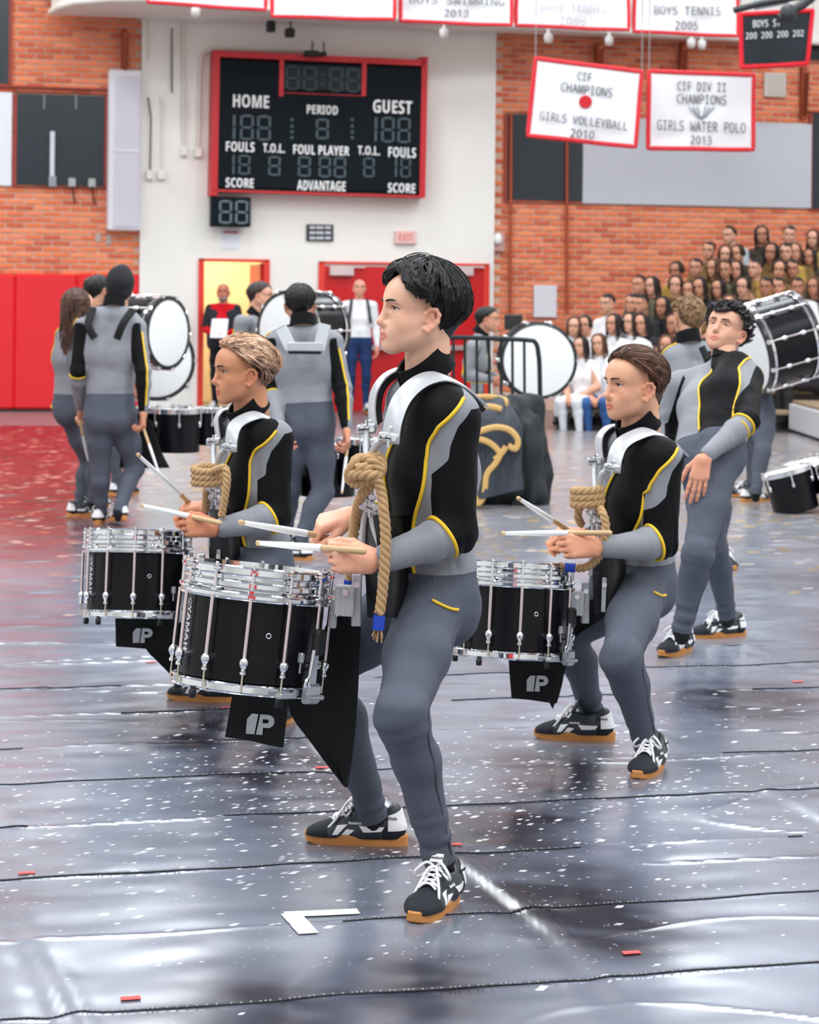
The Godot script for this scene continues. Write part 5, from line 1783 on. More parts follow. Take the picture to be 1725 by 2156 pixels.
func hair(style: String, S: Dictionary, xf: Transform3D, n: Node3D):
	var r := RandomNumberGenerator.new(); r.seed = S.get("seed", 1)
	var pr := []
	var cell: float = S.get("haircell", 0.0036)
	var col: Color = S.get("haircol", rgb(20, 19, 21))
	# cap under the locks
	var thick: float = {"wavy": 0.013, "swept": 0.009, "spiky": 0.009, "short": 0.006, "curly": 0.012, "long": 0.008, "bob": 0.008, "beanie": 0.02}.get(style, 0.008)
	pr.append(cap(Vector3(-0.026, 0.030, 0), Vector3(0.008, 0.036, 0), 0.077 + thick * 0.8, 0.066 + thick * 0.8, 0.02, 0, Vector3(0, 0, 1), 1.05))
	pr.append(cap(Vector3(-0.047, -0.006, 0), Vector3(-0.046, -0.060, 0), 0.053 + thick * 0.6, 0.036 + thick * 0.3, 0.03, 0))
	if style == "beanie":
		pr = []
		pr.append(cap(Vector3(-0.036, 0.050, 0), Vector3(0.010, 0.050, 0), 0.094, 0.084, 0.02, 0))
		pr.append(cap(Vector3(-0.060, 0.085, 0), Vector3(-0.075, 0.050, 0), 0.070, 0.074, 0.03, 0))
		pr.append(cap(Vector3(-0.030, 0.000, 0), Vector3(0.01, 0.016, 0), 0.086, 0.088, 0.02, 0))
		pr.append(cap(Vector3(-0.055, -0.030, 0), Vector3(-0.050, -0.058, 0), 0.056, 0.042, 0.03, 0))
		var Db := nets(pr, 0.005)
		var cb := slice(Db, field(Db, func(q: Vector3) -> float: return q.x - 0.05 - (q.y - 0.01) * 1.2))
		var Dd: Dictionary = cb[0]
		for i in Dd.pos.size(): Dd.pos[i] = xf * (Dd.pos[i] * (1.0 + 0.02 * sin(atan2(Dd.pos[i].z, Dd.pos[i].x) * 3.0 + Dd.pos[i].y * 40.0))); Dd.nor[i] = (xf.basis * Dd.nor[i]).normalized()
		obj("beanie", lump(Dd), mat("beanie_black", rgb(34, 35, 38), 0.9), n)
		return
	var count: int = {"wavy": 230, "swept": 240, "spiky": 260, "short": 120, "curly": 210, "long": 120, "bob": 110}.get(style, 120)
	if S.has("locks"): count = S.locks
	var paths := []
	for k in count:
		var az := r.randf_range(-PI, PI)
		var p0 := r.randf_range(0.0, 1.2)
		var fr := cos(az)                      # 1 at the face, -1 at the back
		var sidew := absf(sin(az))
		# where the hair of this direction ends
		var pe := 1.28 if fr > 0.55 else (lerpf(2.95, 1.62, clampf(fr + 0.55, 0.0, 1.0)))
		if style == "long": pe = minf(pe, 2.3)
		var pts := []
		var rad := r.randf_range(0.005, 0.0085)
		var lift: float = thick + r.randf_range(-0.003, 0.007)
		var steps := 7
		var tw := r.randf_range(-0.35, 0.35)
		var ph := r.randf() * TAU
		match style:
			"wavy":
				p0 = r.randf_range(0.0, 1.2)
				var away := az + 0.16
				if fr > 0.35:
					pe = lerpf(0.98, 1.48, clampf(absf(away) / 0.65, 0.0, 1.0)) + r.randf_range(-0.06, 0.06)
					p0 = minf(p0, pe - 0.5)
				tw = signf(away) * 0.5 * clampf(fr + 0.2, 0.0, 1.0) + r.randf_range(-0.15, 0.15)
				var vol := 0.010 * (1.0 - 0.3 * sidew)
				for i in steps + 1:
					var t := float(i) / steps
					var p := lerpf(p0, maxf(p0 + 0.35, pe), t)
					var top := clampf(1.0 - p / 2.0, 0.0, 1.0)
					var q := skull(az + tw * t * t + 0.11 * sin(t * 6.0 + ph), p, lift + vol * top * 1.4 + 0.004 * sin(t * 6.0 + ph) + (0.010 * sin(t * PI) if fr > 0.35 else 0.003))
					pts.append(q)
			"swept", "spiky":
				# brushed back from the brow: locks run over the skull from the hairline to the nape
				var spiky := style == "spiky"
				az = r.randf_range(-1.75, 1.75)
				var sa: float = clampf(absf(az) / 1.75, 0.0, 1.0)
				var d0 := sdir(az, lerpf(0.84, 1.58, sa * sa) * (1.0 - r.randf() * (0.8 if k % 3 == 0 else 0.10)))
				var d1 := sdir(signf(az) * lerpf(PI, 2.05, sa) + r.randf_range(-0.2, 0.2), r.randf_range(1.7, 2.35) if k % 2 else r.randf_range(1.2, 1.9))
				if absf(az) < 0.5 and k % 2 == 0: d1 = sdir(PI + az * 1.5, 0.9)
				var wav := r.randf_range(-0.05, 0.05)
				for i in steps + 1:
					var t := float(i) / steps
					var d := d0.slerp(d1, t)
					var front := clampf(d.x + 0.2, 0.0, 1.0) * (1.0 - sa)
					var up2: float = lift + 0.013 * front + 0.006 * sin(t * PI)
					if spiky: up2 += 0.005 * sin(t * 10.0 + ph) + 0.022 * t * t * float(k % 2)
					var q := sat(d, up2)
					q.z += wav * sin(t * 5.0) * 0.1
					pts.append(q)
				rad = r.randf_range(0.0042, 0.0068)
			"curly":
				p0 = r.randf_range(0.0, pe)
				if fr > 0.3: p0 = minf(p0, 1.18)
				var c := skull(az, p0, lift + r.randf_range(0.0, 0.012 + S.get("big", 0.0)))
				var u := Vector3(r.randf_range(-1, 1), r.randf_range(-1, 1), r.randf_range(-1, 1)).normalized()
				var v := u.cross(Vector3(0.3, 0.8, 0.5)).normalized()
				for i in steps + 1:
					var t := float(i) / steps
					var an := t * TAU * 1.15 + ph
					pts.append(c + (u * cos(an) + v * sin(an)) * 0.0105 + Vector3(0, -0.012 * t, 0))
				rad = r.randf_range(0.004, 0.006)
			"long", "bob":
				var lng := r.randf_range(0.20, 0.36) if style == "long" else r.randf_range(0.04, 0.10)
				lng *= S.get("length", 1.0)
				p0 = r.randf_range(0.0, 0.5)
				if fr > 0.5: az = (1.0 if az > 0 else -1.0) * r.randf_range(0.72, 1.5)
				for i in steps + 1:
					var t := float(i) / steps
					if t < 0.6: pts.append(skull(az, lerpf(p0, 1.7, t / 0.6), lift + 0.003 + 0.002 * sin(t * 9.0 + ph)))
					else:
						var e := (t - 0.6) / 0.4
						pts.append(skull(az, 1.7, lift + 0.004) + Vector3(-0.012 * e, -lng * e, 0.012 * sin(e * 4.0 + ph)) )
				rad = r.randf_range(0.007, 0.011)
			_:
				for i in steps + 1:
					var t := float(i) / steps
					pts.append(skull(az + tw * t, lerpf(p0, maxf(p0 + 0.25, pe * 0.93), t), lift + 0.002))
		# leave the ears free: locks end above them, and a sideburn comes down before them
		if style in ["wavy", "swept", "spiky", "short", "curly"]:
			var keep := []
			for q in pts:
				if absf(q.z) > 0.055 and q.y < 0.016 and q.x > -0.032 and q.x < 0.026: break
				if absf(q.z) > 0.04 and q.x >= 0.026 and q.y < S.get("burn", 0.0) + (q.x - 0.026) * 1.1: break
				keep.append(q)
			pts = keep
			if pts.size() < 3: continue
		paths.append([pts, rad])
		for i in pts.size() - 1:
			var t := float(i) / (pts.size() - 1)
			var t1 := float(i + 1) / (pts.size() - 1)
			pr.append(cap(pts[i], pts[i + 1], rad * (1.0 - 0.65 * t * t) * (0.45 if i == 0 else 1.0), rad * (1.0 - 0.65 * t1 * t1), 0.0022, 1))
	var D := nets(pr, cell)
	# keep the face and the ears clear
	var brow: float = S.get("hairline", 0.052)
	var fringe: bool = style == "wavy"
	var cut := slice(D, field(D, func(q: Vector3) -> float:
		var inn := sd([pr[0], pr[1]], q) < 0.001
		if not inn: return -0.01
		# the cap itself stops at the hairline
		var line := q.x - 0.052 + (brow - q.y) * 0.5
		if q.y < brow: line = maxf(line, q.x - 0.012 + maxf(0.0, (q.y + 0.01) * -0.4))
		return line if q.x > 0.0 else -0.01))
	D = cut[0]
	var tint: Color = S.get("haircol2", col)
	var cl := PackedColorArray(); cl.resize(D.pos.size())
	for i in D.pos.size():
		var q: Vector3 = D.pos[i]
		var w := nz.get_noise_3d(q.x * 22.0, q.y * 30.0, q.z * 60.0)
		var k := clampf(0.5 + (0.9 if not S.has("tipk") else 0.5) * w + S.get("tipk", 0.0) * ((q.y - 0.045) * 22.0 + maxf(0.0, -q.x - 0.04) * 22.0), 0.0, 1.0)
		cl[i] = col.srgb_to_linear().lerp(tint.srgb_to_linear(), k)
	D.col = cl
	for i in D.pos.size():
		D.pos[i] = xf * D.pos[i]; D.nor[i] = (xf.basis * D.nor[i]).normalized()
	var hb := lump(D)
	# single strands lying on the locks
	var per: int = S.get("strands", 3)
	for path in paths:
		for e in per:
			var off := Vector3(r.randf_range(-1, 1), r.randf_range(-1, 1), r.randf_range(-1, 1)).normalized()
			var line := []
			var mid := Vector3(-0.006, 0.026, 0)
			for i in path[0].size():
				var t: float = float(i) / (path[0].size() - 1)
				var q: Vector3 = path[0][i]
				var o: Vector3 = (q - mid).normalized()
				line.append(xf * (q + (off * 0.75 + o * 0.75) * path[1] * (1.0 - 0.65 * t * t) + off * 0.003 * t * t * t))
			var f := hb.p.size()
			var sm := bez(line, 2)
			hb.tube(sm, 0.0011, 4, false)
			hb.c.resize(hb.p.size())
			var tone := col.srgb_to_linear().lerp(tint.srgb_to_linear(), clampf(r.randf() * 1.3 - 0.2, 0.0, 1.0)) * r.randf_range(0.6, 1.5)
			for i in range(f, hb.p.size()): hb.c[i] = tone
	var hm := mat("hair_shiny" if S.get("gloss", true) else "hair_matt", Color.WHITE, 0.46 if S.get("gloss", true) else 0.65, 0.0, {"vertex_color_use_as_albedo": true, "metallic_specular": 0.45})
	var ho := obj("hair", hb, hm, n)
	return ho

# ---------------------------------------------------------------- drums, harnesses, ropes, sticks
func chrome() -> Material: return mat("chrome", rgb(236, 238, 242), 0.07, 1.0)
func alum() -> Material: return mat("aluminium_white", rgb(196, 198, 202), 0.36, 0.3)

func logo_1p(s: float) -> Array:
	# the 1P mark: a slanted one and a bold P, s metres high
	var one := PackedVector2Array([Vector2(-0.62, -0.5), Vector2(-0.62, 0.22), Vector2(-0.40, 0.5), Vector2(-0.08, 0.5), Vector2(-0.20, -0.5)])
	var p1 := PackedVector2Array([Vector2(-0.12, -0.5), Vector2(0.02, 0.5), Vector2(0.42, 0.5)])
	for k in 9:
		var a := PI / 2 - PI * k / 8.0
		p1.append(Vector2(0.42 + 0.32 * cos(a), 0.18 + 0.32 * sin(a)))
	p1.append_array(PackedVector2Array([Vector2(0.20, -0.14), Vector2(0.20, -0.5)]))
	var hole := PackedVector2Array([Vector2(0.16, 0.28), Vector2(0.40, 0.28), Vector2(0.46, 0.22), Vector2(0.46, 0.14), Vector2(0.40, 0.08), Vector2(0.16, 0.08)])
	var out := []
	for q in [one, p1, hole]:
		var r := PackedVector2Array()
		for v in q: r.append(v * s)
		out.append(r)
	return out

# drum space: y along the shell, 0 at its middle; -z towards the carrier is never assumed: `back` is +x
func snare_model() -> Node3D:
	var o := Node3D.new(); o.name = "snare_drum"
	var keep := ORG; ORG = Vector3.ZERO
	var cr := chrome()
	var b := B.new()
	var R := 0.178
	b.lathe([Vector2(R, -0.125), Vector2(R, 0.095), Vector2(R - 0.008, 0.095), Vector2(R - 0.008, -0.125), Vector2(R, -0.125)], 72)
	obj("shell", b, mat("drum_shell", rgb(15, 13, 18), 0.28, 0.0, {"metallic_specular": 0.35}), o)
	var hoop := func(y: float, r: float, hgt: float, called: String) -> MeshInstance3D:
		var h := B.new()
		h.lathe([Vector2(r - 0.004, y), Vector2(r + 0.004, y), Vector2(r + 0.006, y + 0.003), Vector2(r + 0.002, y + 0.006), Vector2(r + 0.002, y + hgt - 0.006), Vector2(r + 0.007, y + hgt - 0.003), Vector2(r + 0.004, y + hgt), Vector2(r - 0.004, y + hgt), Vector2(r - 0.005, y + hgt * 0.5), Vector2(r - 0.004, y)], 72)
		return obj(called, h, cr, o)
	hoop.call(0.134, R + 0.004, 0.026, "top_hoop")
	hoop.call(0.102, R + 0.004, 0.022, "edge_ring")
	hoop.call(0.076, R + 0.010, 0.020, "support_ring")
	hoop.call(-0.154, R + 0.008, 0.026, "bottom_hoop")
	b = B.new()
	b.lathe([Vector2(R - 0.006, 0.090), Vector2(R - 0.004, 0.140), Vector2(R - 0.010, 0.1405)], 60)
	obj("chrome_band", b, cr, o)
	b = B.new(); b.lathe([Vector2(R - 0.004, 0.141), Vector2(R - 0.020, 0.146), Vector2(0.001, 0.146)], 60); obj("drum_head", b, mat("drum_head", rgb(226, 224, 216), 0.5), o)
	b = B.new(); b.lathe([Vector2(0.001, -0.136), Vector2(R - 0.01, -0.136), Vector2(R - 0.004, -0.130)], 60); obj("snare_head", b, mat("drum_head", Color.WHITE), o)
	# twelve tension rods with ball lugs
	for k in 12:
		var a := TAU * k / 12.0
		var d := Vector3(cos(a), 0, sin(a)); var t := Vector3(-sin(a), 0, cos(a))
		var p := d * (R + 0.016)
		b = B.new(); b.tube([p + Vector3(0, -0.068, 0), p + Vector3(0, 0.084, 0)], 0.0052, 10)
		var rod := obj("tension_rod", b, mat("rod_steel", rgb(232, 220, 222), 0.18, 1.0), o)
		b = B.new()
		b.ball(p + Vector3(0, -0.076, 0), Vector3(0.0125, 0.0145, 0.0125))
		b.tube([d * (R - 0.002) + Vector3(0, -0.076, 0), p + Vector3(0, -0.076, 0)], 0.010, 10)
		b.lathe([Vector2(0.0085, -0.104), Vector2(0.0085, -0.098), Vector2(0.006, -0.096), Vector2(0.006, -0.090), Vector2(0.009, -0.088), Vector2(0.007, -0.082)], 12, Transform3D(Basis.IDENTITY, p))
		obj("lug", b, cr, rod)
		b = B.new(); b.lathe([Vector2(0.005, -0.104), Vector2(0.005, -0.1)], 8, Transform3D(Basis.IDENTITY, p))
		b.tube([p + Vector3(0, -0.146, 0), p + Vector3(0, -0.1, 0)], 0.0028, 8)
		obj("lower_rod", b, mat("brass_nut", rgb(222, 214, 196), 0.25, 1.0), rod)
		# claws and keyed bolts on the upper rings
		b = B.new()
		b.tube([d * (R + 0.012) + Vector3(0, 0.092, 0), d * (R + 0.012) + Vector3(0, 0.158, 0)], 0.0042, 8)
		b.box(d * (R + 0.012) + Vector3(0, 0.150, 0), Vector3(0.018, 0.010, 0.014), Basis(t, Vector3.UP, d), 0.003)
		b.box(d * (R + 0.013) + Vector3(0, 0.098, 0), Vector3(0.018, 0.012, 0.014), Basis(t, Vector3.UP, d), 0.003)
		b.lathe([Vector2(0.001, 0.008), Vector2(0.0045, 0.007), Vector2(0.0045, 0.0)], 8, Transform3D(Basis.IDENTITY, d * (R + 0.012) + Vector3(0, 0.158, 0)))
		obj("claw", b, cr, o)
	# vent grommet, facing +z a little to the back
	var va := deg_to_rad(73)
	var vd := Vector3(cos(va), 0, sin(va))
	b = B.new()
	var circle := []
	for k in 20: circle.append(vd * (R + 0.001) + Vector3(0, -0.005 + 0.006 * cos(TAU * k / 20), 0) + Vector3(-vd.z, 0, vd.x) * 0.006 * sin(TAU * k / 20))
	b.tube(circle, 0.0017, 8, false, true); obj("vent_grommet", b, cr, o)
	# the strainer on the back quarter
	var sa := deg_to_rad(33)
	var sdv := Vector3(cos(sa), 0, sin(sa)); var st := Vector3(-sin(sa), 0, cos(sa))
	var sb := Basis(st, Vector3.UP, sdv)
	var S := func(x: float, y: float, z: float) -> Vector3: return sdv * (R + z) + st * x + Vector3(0, y, 0)
	b = B.new()
	b.box(S.call(0.0, -0.085, 0.024), Vector3(0.030, 0.090, 0.012), sb, 0.004)
	b.box(S.call(0.0, -0.140, 0.026), Vector3(0.058, 0.050, 0.024), sb, 0.006)
	b.tube([S.call(-0.03, -0.148, 0.04), S.call(0.03, -0.148, 0.04)], 0.007, 10)
	var stn := obj("strainer", b, mat("strainer_grey", rgb(176, 178, 184), 0.32, 0.7), o)
	b = B.new(); b.box(S.call(-0.010, -0.012, 0.026), Vector3(0.044, 0.066, 0.022), sb, 0.008); obj("rubber_grip", b, mat("black_rubber", rgb(22, 22, 24), 0.55), stn)
	b = B.new(); b.tube([S.call(0.020, -0.03, 0.034), S.call(0.026, -0.09, 0.034), S.call(0.032, -0.118, 0.03)], 0.006, 8); b.ball(S.call(0.032, -0.112, 0.032), Vector3(0.011, 0.014, 0.007), sb); obj("throw_lever", b, cr, stn)
	b = B.new(); b.box(S.call(0.046, -0.052, 0.016), Vector3(0.014, 0.026, 0.014), sb, 0.003); b.tube([S.call(0.046, -0.09, 0.016), S.call(0.046, -0.05, 0.016)], 0.003, 6); obj("adjuster", b, mat("strainer_grey", Color.GRAY), stn)
	# plate and rubber feet under the bottom hoop
	b = B.new(); b.box(S.call(0.085, -0.146, 0.010), Vector3(0.07, 0.014, 0.02), sb, 0.003); obj("snare_bridge", b, mat("strainer_grey", Color.GRAY), o)
	for a in [60.0, 200.0, 320.0, 130.0]:
		var d := Vector3(cos(deg_to_rad(a)), 0, sin(deg_to_rad(a)))
		b = B.new(); b.lathe([Vector2(0.001, -0.178), Vector2(0.009, -0.177), Vector2(0.010, -0.160), Vector2(0.007, -0.156), Vector2(0.007, -0.148)], 12, Transform3D(Basis.IDENTITY, d * (R + 0.012)), true); obj("rubber_foot", b, mat("black_rubber", Color.BLACK), o)
	# the maker's lettering running down the front of the shell
	var la := deg_to_rad(152)
	var ld := Vector3(cos(la), 0, sin(la)); var lt := Vector3(-sin(la), 0, cos(la))
	var t := text_mesh("YAMAHA", 0.020, 0.001); var tb := t.get_aabb()
	var bas := Basis(Vector3.DOWN * (0.150 / tb.size.x), lt * -1.0, ld)
	bas = Basis(Vector3.DOWN * (0.135 / tb.size.x), -lt, ld)
	shown(t, mat("lettering_white", rgb(228, 228, 232), 0.5), "lettering", o, Transform3D(bas, ld * (R + 0.0006) + Vector3(0, -0.022, 0) - bas * Vector3(tb.get_center().x, tb.get_center().y, 0)))
	b = B.new()
	for k in 3:
		var q := []
		for e in 10: q.append(ld * (R + 0.0015) + Vector3(0, 0.054, 0) + (Vector3.UP * cos(TAU * k / 3.0) + lt * sin(TAU * k / 3.0)) * 0.009 * (e / 9.0) + lt * 0.0015 * sin(e * 2.0))
		b.tube(q, 0.0012, 5)
	circle = []
	for k in 20: circle.append(ld * (R + 0.0012) + Vector3(0, 0.054 + 0.010 * cos(TAU * k / 20), 0) + lt * 0.010 * sin(TAU * k / 20))
	b.tube(circle, 0.001, 5, false, true)
	obj("emblem", b, mat("lettering_white", Color.WHITE), o)
	ORG = keep
	return o

# a marching bass drum: axis along y, r and w metres
func bass_model(r: float, w: float) -> Node3D:
	var o := Node3D.new(); o.name = "bass_drum"
	var keep := ORG; ORG = Vector3.ZERO
	var cr := chrome()
	var b := B.new(); b.lathe([Vector2(r, -w / 2), Vector2(r, w / 2)], 56); obj("shell", b, mat("drum_shell", Color.BLACK), o)
	for s in [-1.0, 1.0]:
		b = B.new(); b.lathe([Vector2(r + 0.004, s * (w / 2 - 0.03)), Vector2(r + 0.016, s * (w / 2 - 0.03)), Vector2(r + 0.018, s * (w / 2 + 0.004)), Vector2(r - 0.010, s * (w / 2 + 0.010)), Vector2(r - 0.012, s * (w / 2 - 0.004))], 56); obj("hoop", b, mat("hoop_black", rgb(30, 30, 34), 0.3), o)
		b = B.new(); b.lathe([Vector2(0.001, s * (w / 2 + 0.012)), Vector2(r - 0.03, s * (w / 2 + 0.008)), Vector2(r - 0.008, s * (w / 2 + 0.002))], 56, Transform3D.IDENTITY, true); obj("drum_head", b, mat("bass_head", rgb(238, 240, 240), 0.45), o)
		b = B.new(); b.lathe([Vector2(r + 0.006, s * (w / 2 - 0.05)), Vector2(r + 0.014, s * (w / 2 - 0.05)), Vector2(r + 0.014, s * (w / 2 - 0.03)), Vector2(r + 0.006, s * (w / 2 - 0.03))], 56); obj("rim", b, cr, o)
	for k in 10:
		var a := TAU * k / 10.0
		var d := Vector3(cos(a), 0, sin(a)); var t := Vector3(-sin(a), 0, cos(a))
		b = B.new(); b.tube([d * (r + 0.026) - Vector3(0, w / 2 - 0.01, 0), d * (r + 0.026) + Vector3(0, w / 2 - 0.01, 0)], 0.006, 8)
		var rod := obj("tension_rod", b, mat("rod_steel", Color.WHITE), o)
		b = B.new()
		for s in [-1.0, 1.0]:
			b.box(d * (r + 0.018) + Vector3(0, s * (w / 2 - 0.008), 0), Vector3(0.036, 0.03, 0.03), Basis(t, Vector3.UP, d), 0.006)
			b.ball(d * (r + 0.02) + Vector3(0, s * w * 0.18, 0), Vector3(0.018, 0.026, 0.018))
		obj("claw", b, cr, rod)
	ORG = keep
	return o

# one drum of a tenor set: open below, chrome rim on top
func tenor_drum(o: Node3D, ctr: Vector3, r: float, hgt: float):
	var xf := Transform3D(Basis.IDENTITY, ctr)
	var b := B.new(); b.lathe([Vector2(r * 0.94, -hgt), Vector2(r, 0.0), Vector2(r - 0.008, 0.0), Vector2(r * 0.94 - 0.008, -hgt)], 36, xf); var sh := obj("shell", b, mat("drum_shell", Color.BLACK), o)
	b = B.new(); b.lathe([Vector2(r + 0.004, -0.02), Vector2(r + 0.010, -0.02), Vector2(r + 0.010, 0.012), Vector2(r - 0.002, 0.014), Vector2(r - 0.004, 0.0)], 36, xf); obj("rim", b, chrome(), sh)
	b = B.new(); b.lathe([Vector2(r, 0.003), Vector2(0.001, 0.003)], 36, xf); obj("drum_head", b, mat("drum_head", Color.WHITE), sh)
	for k in 6:
		var a := TAU * (k + 0.5) / 6.0
		var d := Vector3(cos(a), 0, sin(a))
		b = B.new(); b.tube([ctr + d * (r + 0.012) + Vector3(0, -0.09, 0), ctr + d * (r + 0.014) + Vector3(0, 0.022, 0)], 0.006, 7); b.box(ctr + d * (r + 0.012) + Vector3(0, 0.004, 0), Vector3(0.02, 0.022, 0.02), Basis(Vector3.UP, -a), 0.004); b.ball(ctr + d * (r + 0.004) + Vector3(0, -0.09, 0), Vector3(0.012, 0.022, 0.012))
		obj("lug", b, chrome(), sh)

func tenors(label: String, at0: Vector3, bas: Basis, sizes: Array) -> Node3D:
	var o := thing("tenor_drums", label, "drum", at0, bas)
	var x := 0.0
	for s in sizes:
		tenor_drum(o, Vector3(s[0], s[1], s[2]), s[3], s[4])
	return o

func stick(label: String, tip: Vector3, butt: Vector3, taped := 0.62):
	var o := thing("drumstick", label, "drumstick", butt)
	var d := (tip - butt); var L := d.length(); d /= L
	var x := d.cross(Vector3(0.2, 0.9, 0.3)).normalized()
	var xf := Transform3D(Basis(x, d, x.cross(d)), Vector3.ZERO)
	var rad := func(t: float) -> float:
		return 0.0088 if t < 0.62 else lerpf(0.0088, 0.0056, (t - 0.62) / 0.33)
	var wood := mat("stick_wood", rgb(206, 170, 126), 0.5); var tape := mat("stick_tape", rgb(238, 238, 240), 0.6)
	var prof := [Vector2(0.0002, 0.0), Vector2(0.006, 0.001), Vector2(0.0088, 0.006), Vector2(0.0088, L * (1.0 - taped))]
	var b := B.new(); b.lathe(prof, 14, xf, true); obj("handle", b, wood, o)
	prof = []
	for k in 12:
		var t := lerpf(1.0 - taped, 0.955, k / 11.0)
		prof.append(Vector2(rad.call(t) + 0.0006, L * t))
	b = B.new(); b.lathe(prof, 14, xf, true); obj("white_tape", b, tape, o)
	b = B.new(); b.lathe([Vector2(0.0058, L * 0.950), Vector2(0.0052, L * 0.962), Vector2(0.0072, L * 0.975), Vector2(0.0070, L * 0.990), Vector2(0.0002, L)], 14, xf, true); obj("wood_tip", b, wood, o)
	return o

# laid rope: three strands twisted round a path
func rope_part(o: Node3D, path: Array, r := 0.0135, called := "strand", lay := 0.055):
	var sm := bez(path, 10)
	# even steps
	var pts2 := [sm[0]]
	var acc := 0.0
	for i in range(1, sm.size()):
		acc += (sm[i] as Vector3).distance_to(sm[i - 1])
		if acc > 0.005: pts2.append(sm[i]); acc = 0.0
	var m := mat("rope_jute", rgb(186, 150, 108), 0.95)
	var up := Vector3(0.21, 0.35, 0.91)
	var fr := []
	for i in pts2.size():
		var t: Vector3 = (pts2[mini(i + 1, pts2.size() - 1)] - pts2[maxi(i - 1, 0)]).normalized()
		var s := t.cross(up).normalized(); up = s.cross(t).normalized()
		fr.append([s, up])
	for k in 3:
		var line := []
		var dist := 0.0
		for i in pts2.size():
			if i > 0: dist += (pts2[i] as Vector3).distance_to(pts2[i - 1])
			var a := TAU * (dist / lay + k / 3.0)
			line.append(pts2[i] + (fr[i][0] * cos(a) + fr[i][1] * sin(a)) * r * 0.52)
		var b := B.new(); b.tube(line, r * 0.60, 7)
		obj(called, b, m, o)

# black harness with white metal shoulder straps; given in photograph points and distances
func harness(label: String, K: Dictionary) -> Node3D:
	var o := thing("drum_harness", label, "harness", K.plate)
	ORG = o.position
	var white := alum(); var pad := mat("harness_pad", rgb(18, 18, 20), 0.8); var dark := mat("harness_plate", rgb(20, 21, 23), 0.35)
	for s in [K.near, K.far]:
		var path := bez(s.path, 10)
		var rows := []; var under := []
		for i in path.size():
			var t: Vector3 = (path[mini(i + 1, path.size() - 1)] - path[maxi(i - 1, 0)]).normalized()
			var w: Vector3 = (s.wide as Vector3 - t * t.dot(s.wide)).normalized()
			var nn := t.cross(w).normalized()
			if nn.dot(path[i] - K.mid) < 0.0: nn = -nn
			var row := []; var row2 := []
			for j in 7:
				var u := j / 3.0 - 1.0
				row.append(path[i] + w * u * s.half + nn * (0.003 - 0.004 * u * u))
				row2.append(path[i] + w * u * s.half * 0.86 - nn * (0.011 + 0.003 * u * u))
			rows.append(row); under.append(row2)
		var b := B.new(); b.sheet(rows, 0.0045); var st := obj("shoulder_strap", b, white, o)
		b = B.new(); b.sheet(under.slice(4, under.size() - 2), 0.014); obj("foam_pad", b, pad, st)
		for e in [0.02, 0.1]:
			var i := int(e * path.size())
			b = B.new(); b.ball(rows[i][3] + (rows[i][3] - K.mid).normalized() * 0.004, Vector3.ONE * 0.006); obj("rivet", b, chrome(), st)
	for t in K.tubes:
		var b := B.new(); b.tube(bez(t, 8), 0.0098, 12); obj("bent_tube", b, white, o)
	for c in K.clamps:
		var b := B.new()
		b.box(c[0], Vector3(0.052, 0.026, 0.030), Basis(Vector3(0, 0, 1), c[1]), 0.005)
		for e in 4: b.box(c[0] + Vector3(0, 0.0, 0.015), Vector3(0.046, 0.004, 0.004), Basis(Vector3(0, 0, 1), c[1]), 0.001)
		var cl := obj("clamp", b, white, o)
		b = B.new(); b.tube([c[0] + Vector3(0.0, 0.024, 0.012), c[0] + Vector3(0.0, -0.024, 0.012)], 0.004, 8); b.tube([c[0] + Vector3(-0.012, 0.008, 0.0), c[0] + Vector3(-0.012, 0.008, 0.026)], 0.0065, 10); b.tube([c[0] + Vector3(0.014, 0.0, 0.0), c[0] + Vector3(0.014, 0.0, 0.024)], 0.007, 10); obj("bolt", b, chrome(), cl)
	# belly plate and the ladder of rails that the drum hooks on
	var b := B.new(); b.sheet(K.belly, 0.012); obj("belly_plate", b, dark, o)
	for r in K.rails:
		b = B.new(); b.box((r[0] + r[1]) * 0.5, Vector3(r[2], (r[0] as Vector3).distance_to(r[1]), r[3]), Basis(Quaternion(Vector3.UP, ((r[1] - r[0]) as Vector3).normalized())), 0.003)
		for e in 3: b.box((r[0] + r[1]) * 0.5 + Vector3((e - 1) * r[2] * 0.3, 0, r[3] * 0.5), Vector3(r[2] * 0.12, (r[0] as Vector3).distance_to(r[1]) * 0.98, 0.004), Basis(Quaternion(Vector3.UP, ((r[1] - r[0]) as Vector3).normalized())))
		var rl := obj("rail", b, white, o)
		b = B.new(); b.tube([(r[0] as Vector3).lerp(r[1], 0.2) + Vector3(0, 0, r[3] * 0.5), (r[0] as Vector3).lerp(r[1], 0.2) + Vector3(0, 0, r[3] * 0.5 + 0.008)], 0.008, 12); obj("screw", b, chrome(), rl)
	ORG = Vector3.ZERO
	return o

# black costume cloth: the long tail and the front flap with the mark
func flap(person_node: Node3D, called: String, outline: Array, wave: float, thick := 0.006) -> MeshInstance3D:
	# outline: two rails of points (top to bottom), the cloth spans between them
	ORG = person_node.position
	var rows := []
	var n := 16
	for i in n + 1:
		var t := float(i) / n
		var a: Vector3 = bez(outline[0], 8)[int(t * (outline[0].size() - 1) * 8)]
		var c: Vector3 = bez(outline[1], 8)[int(t * (outline[1].size() - 1) * 8)]
		var row := []
		for j in 13:
			var u := j / 12.0
			var q := a.lerp(c, u)
			q.z += wave * sin(u * 7.0 + t * 3.0) * (0.3 + t)
			row.append(q)
		rows.append(row)
	var b := B.new(); b.sheet(rows, thick)
	var o := obj(called, b, mat("costume_black", rgb(16, 16, 18), 0.85), person_node)
	ORG = Vector3.ZERO
	return o

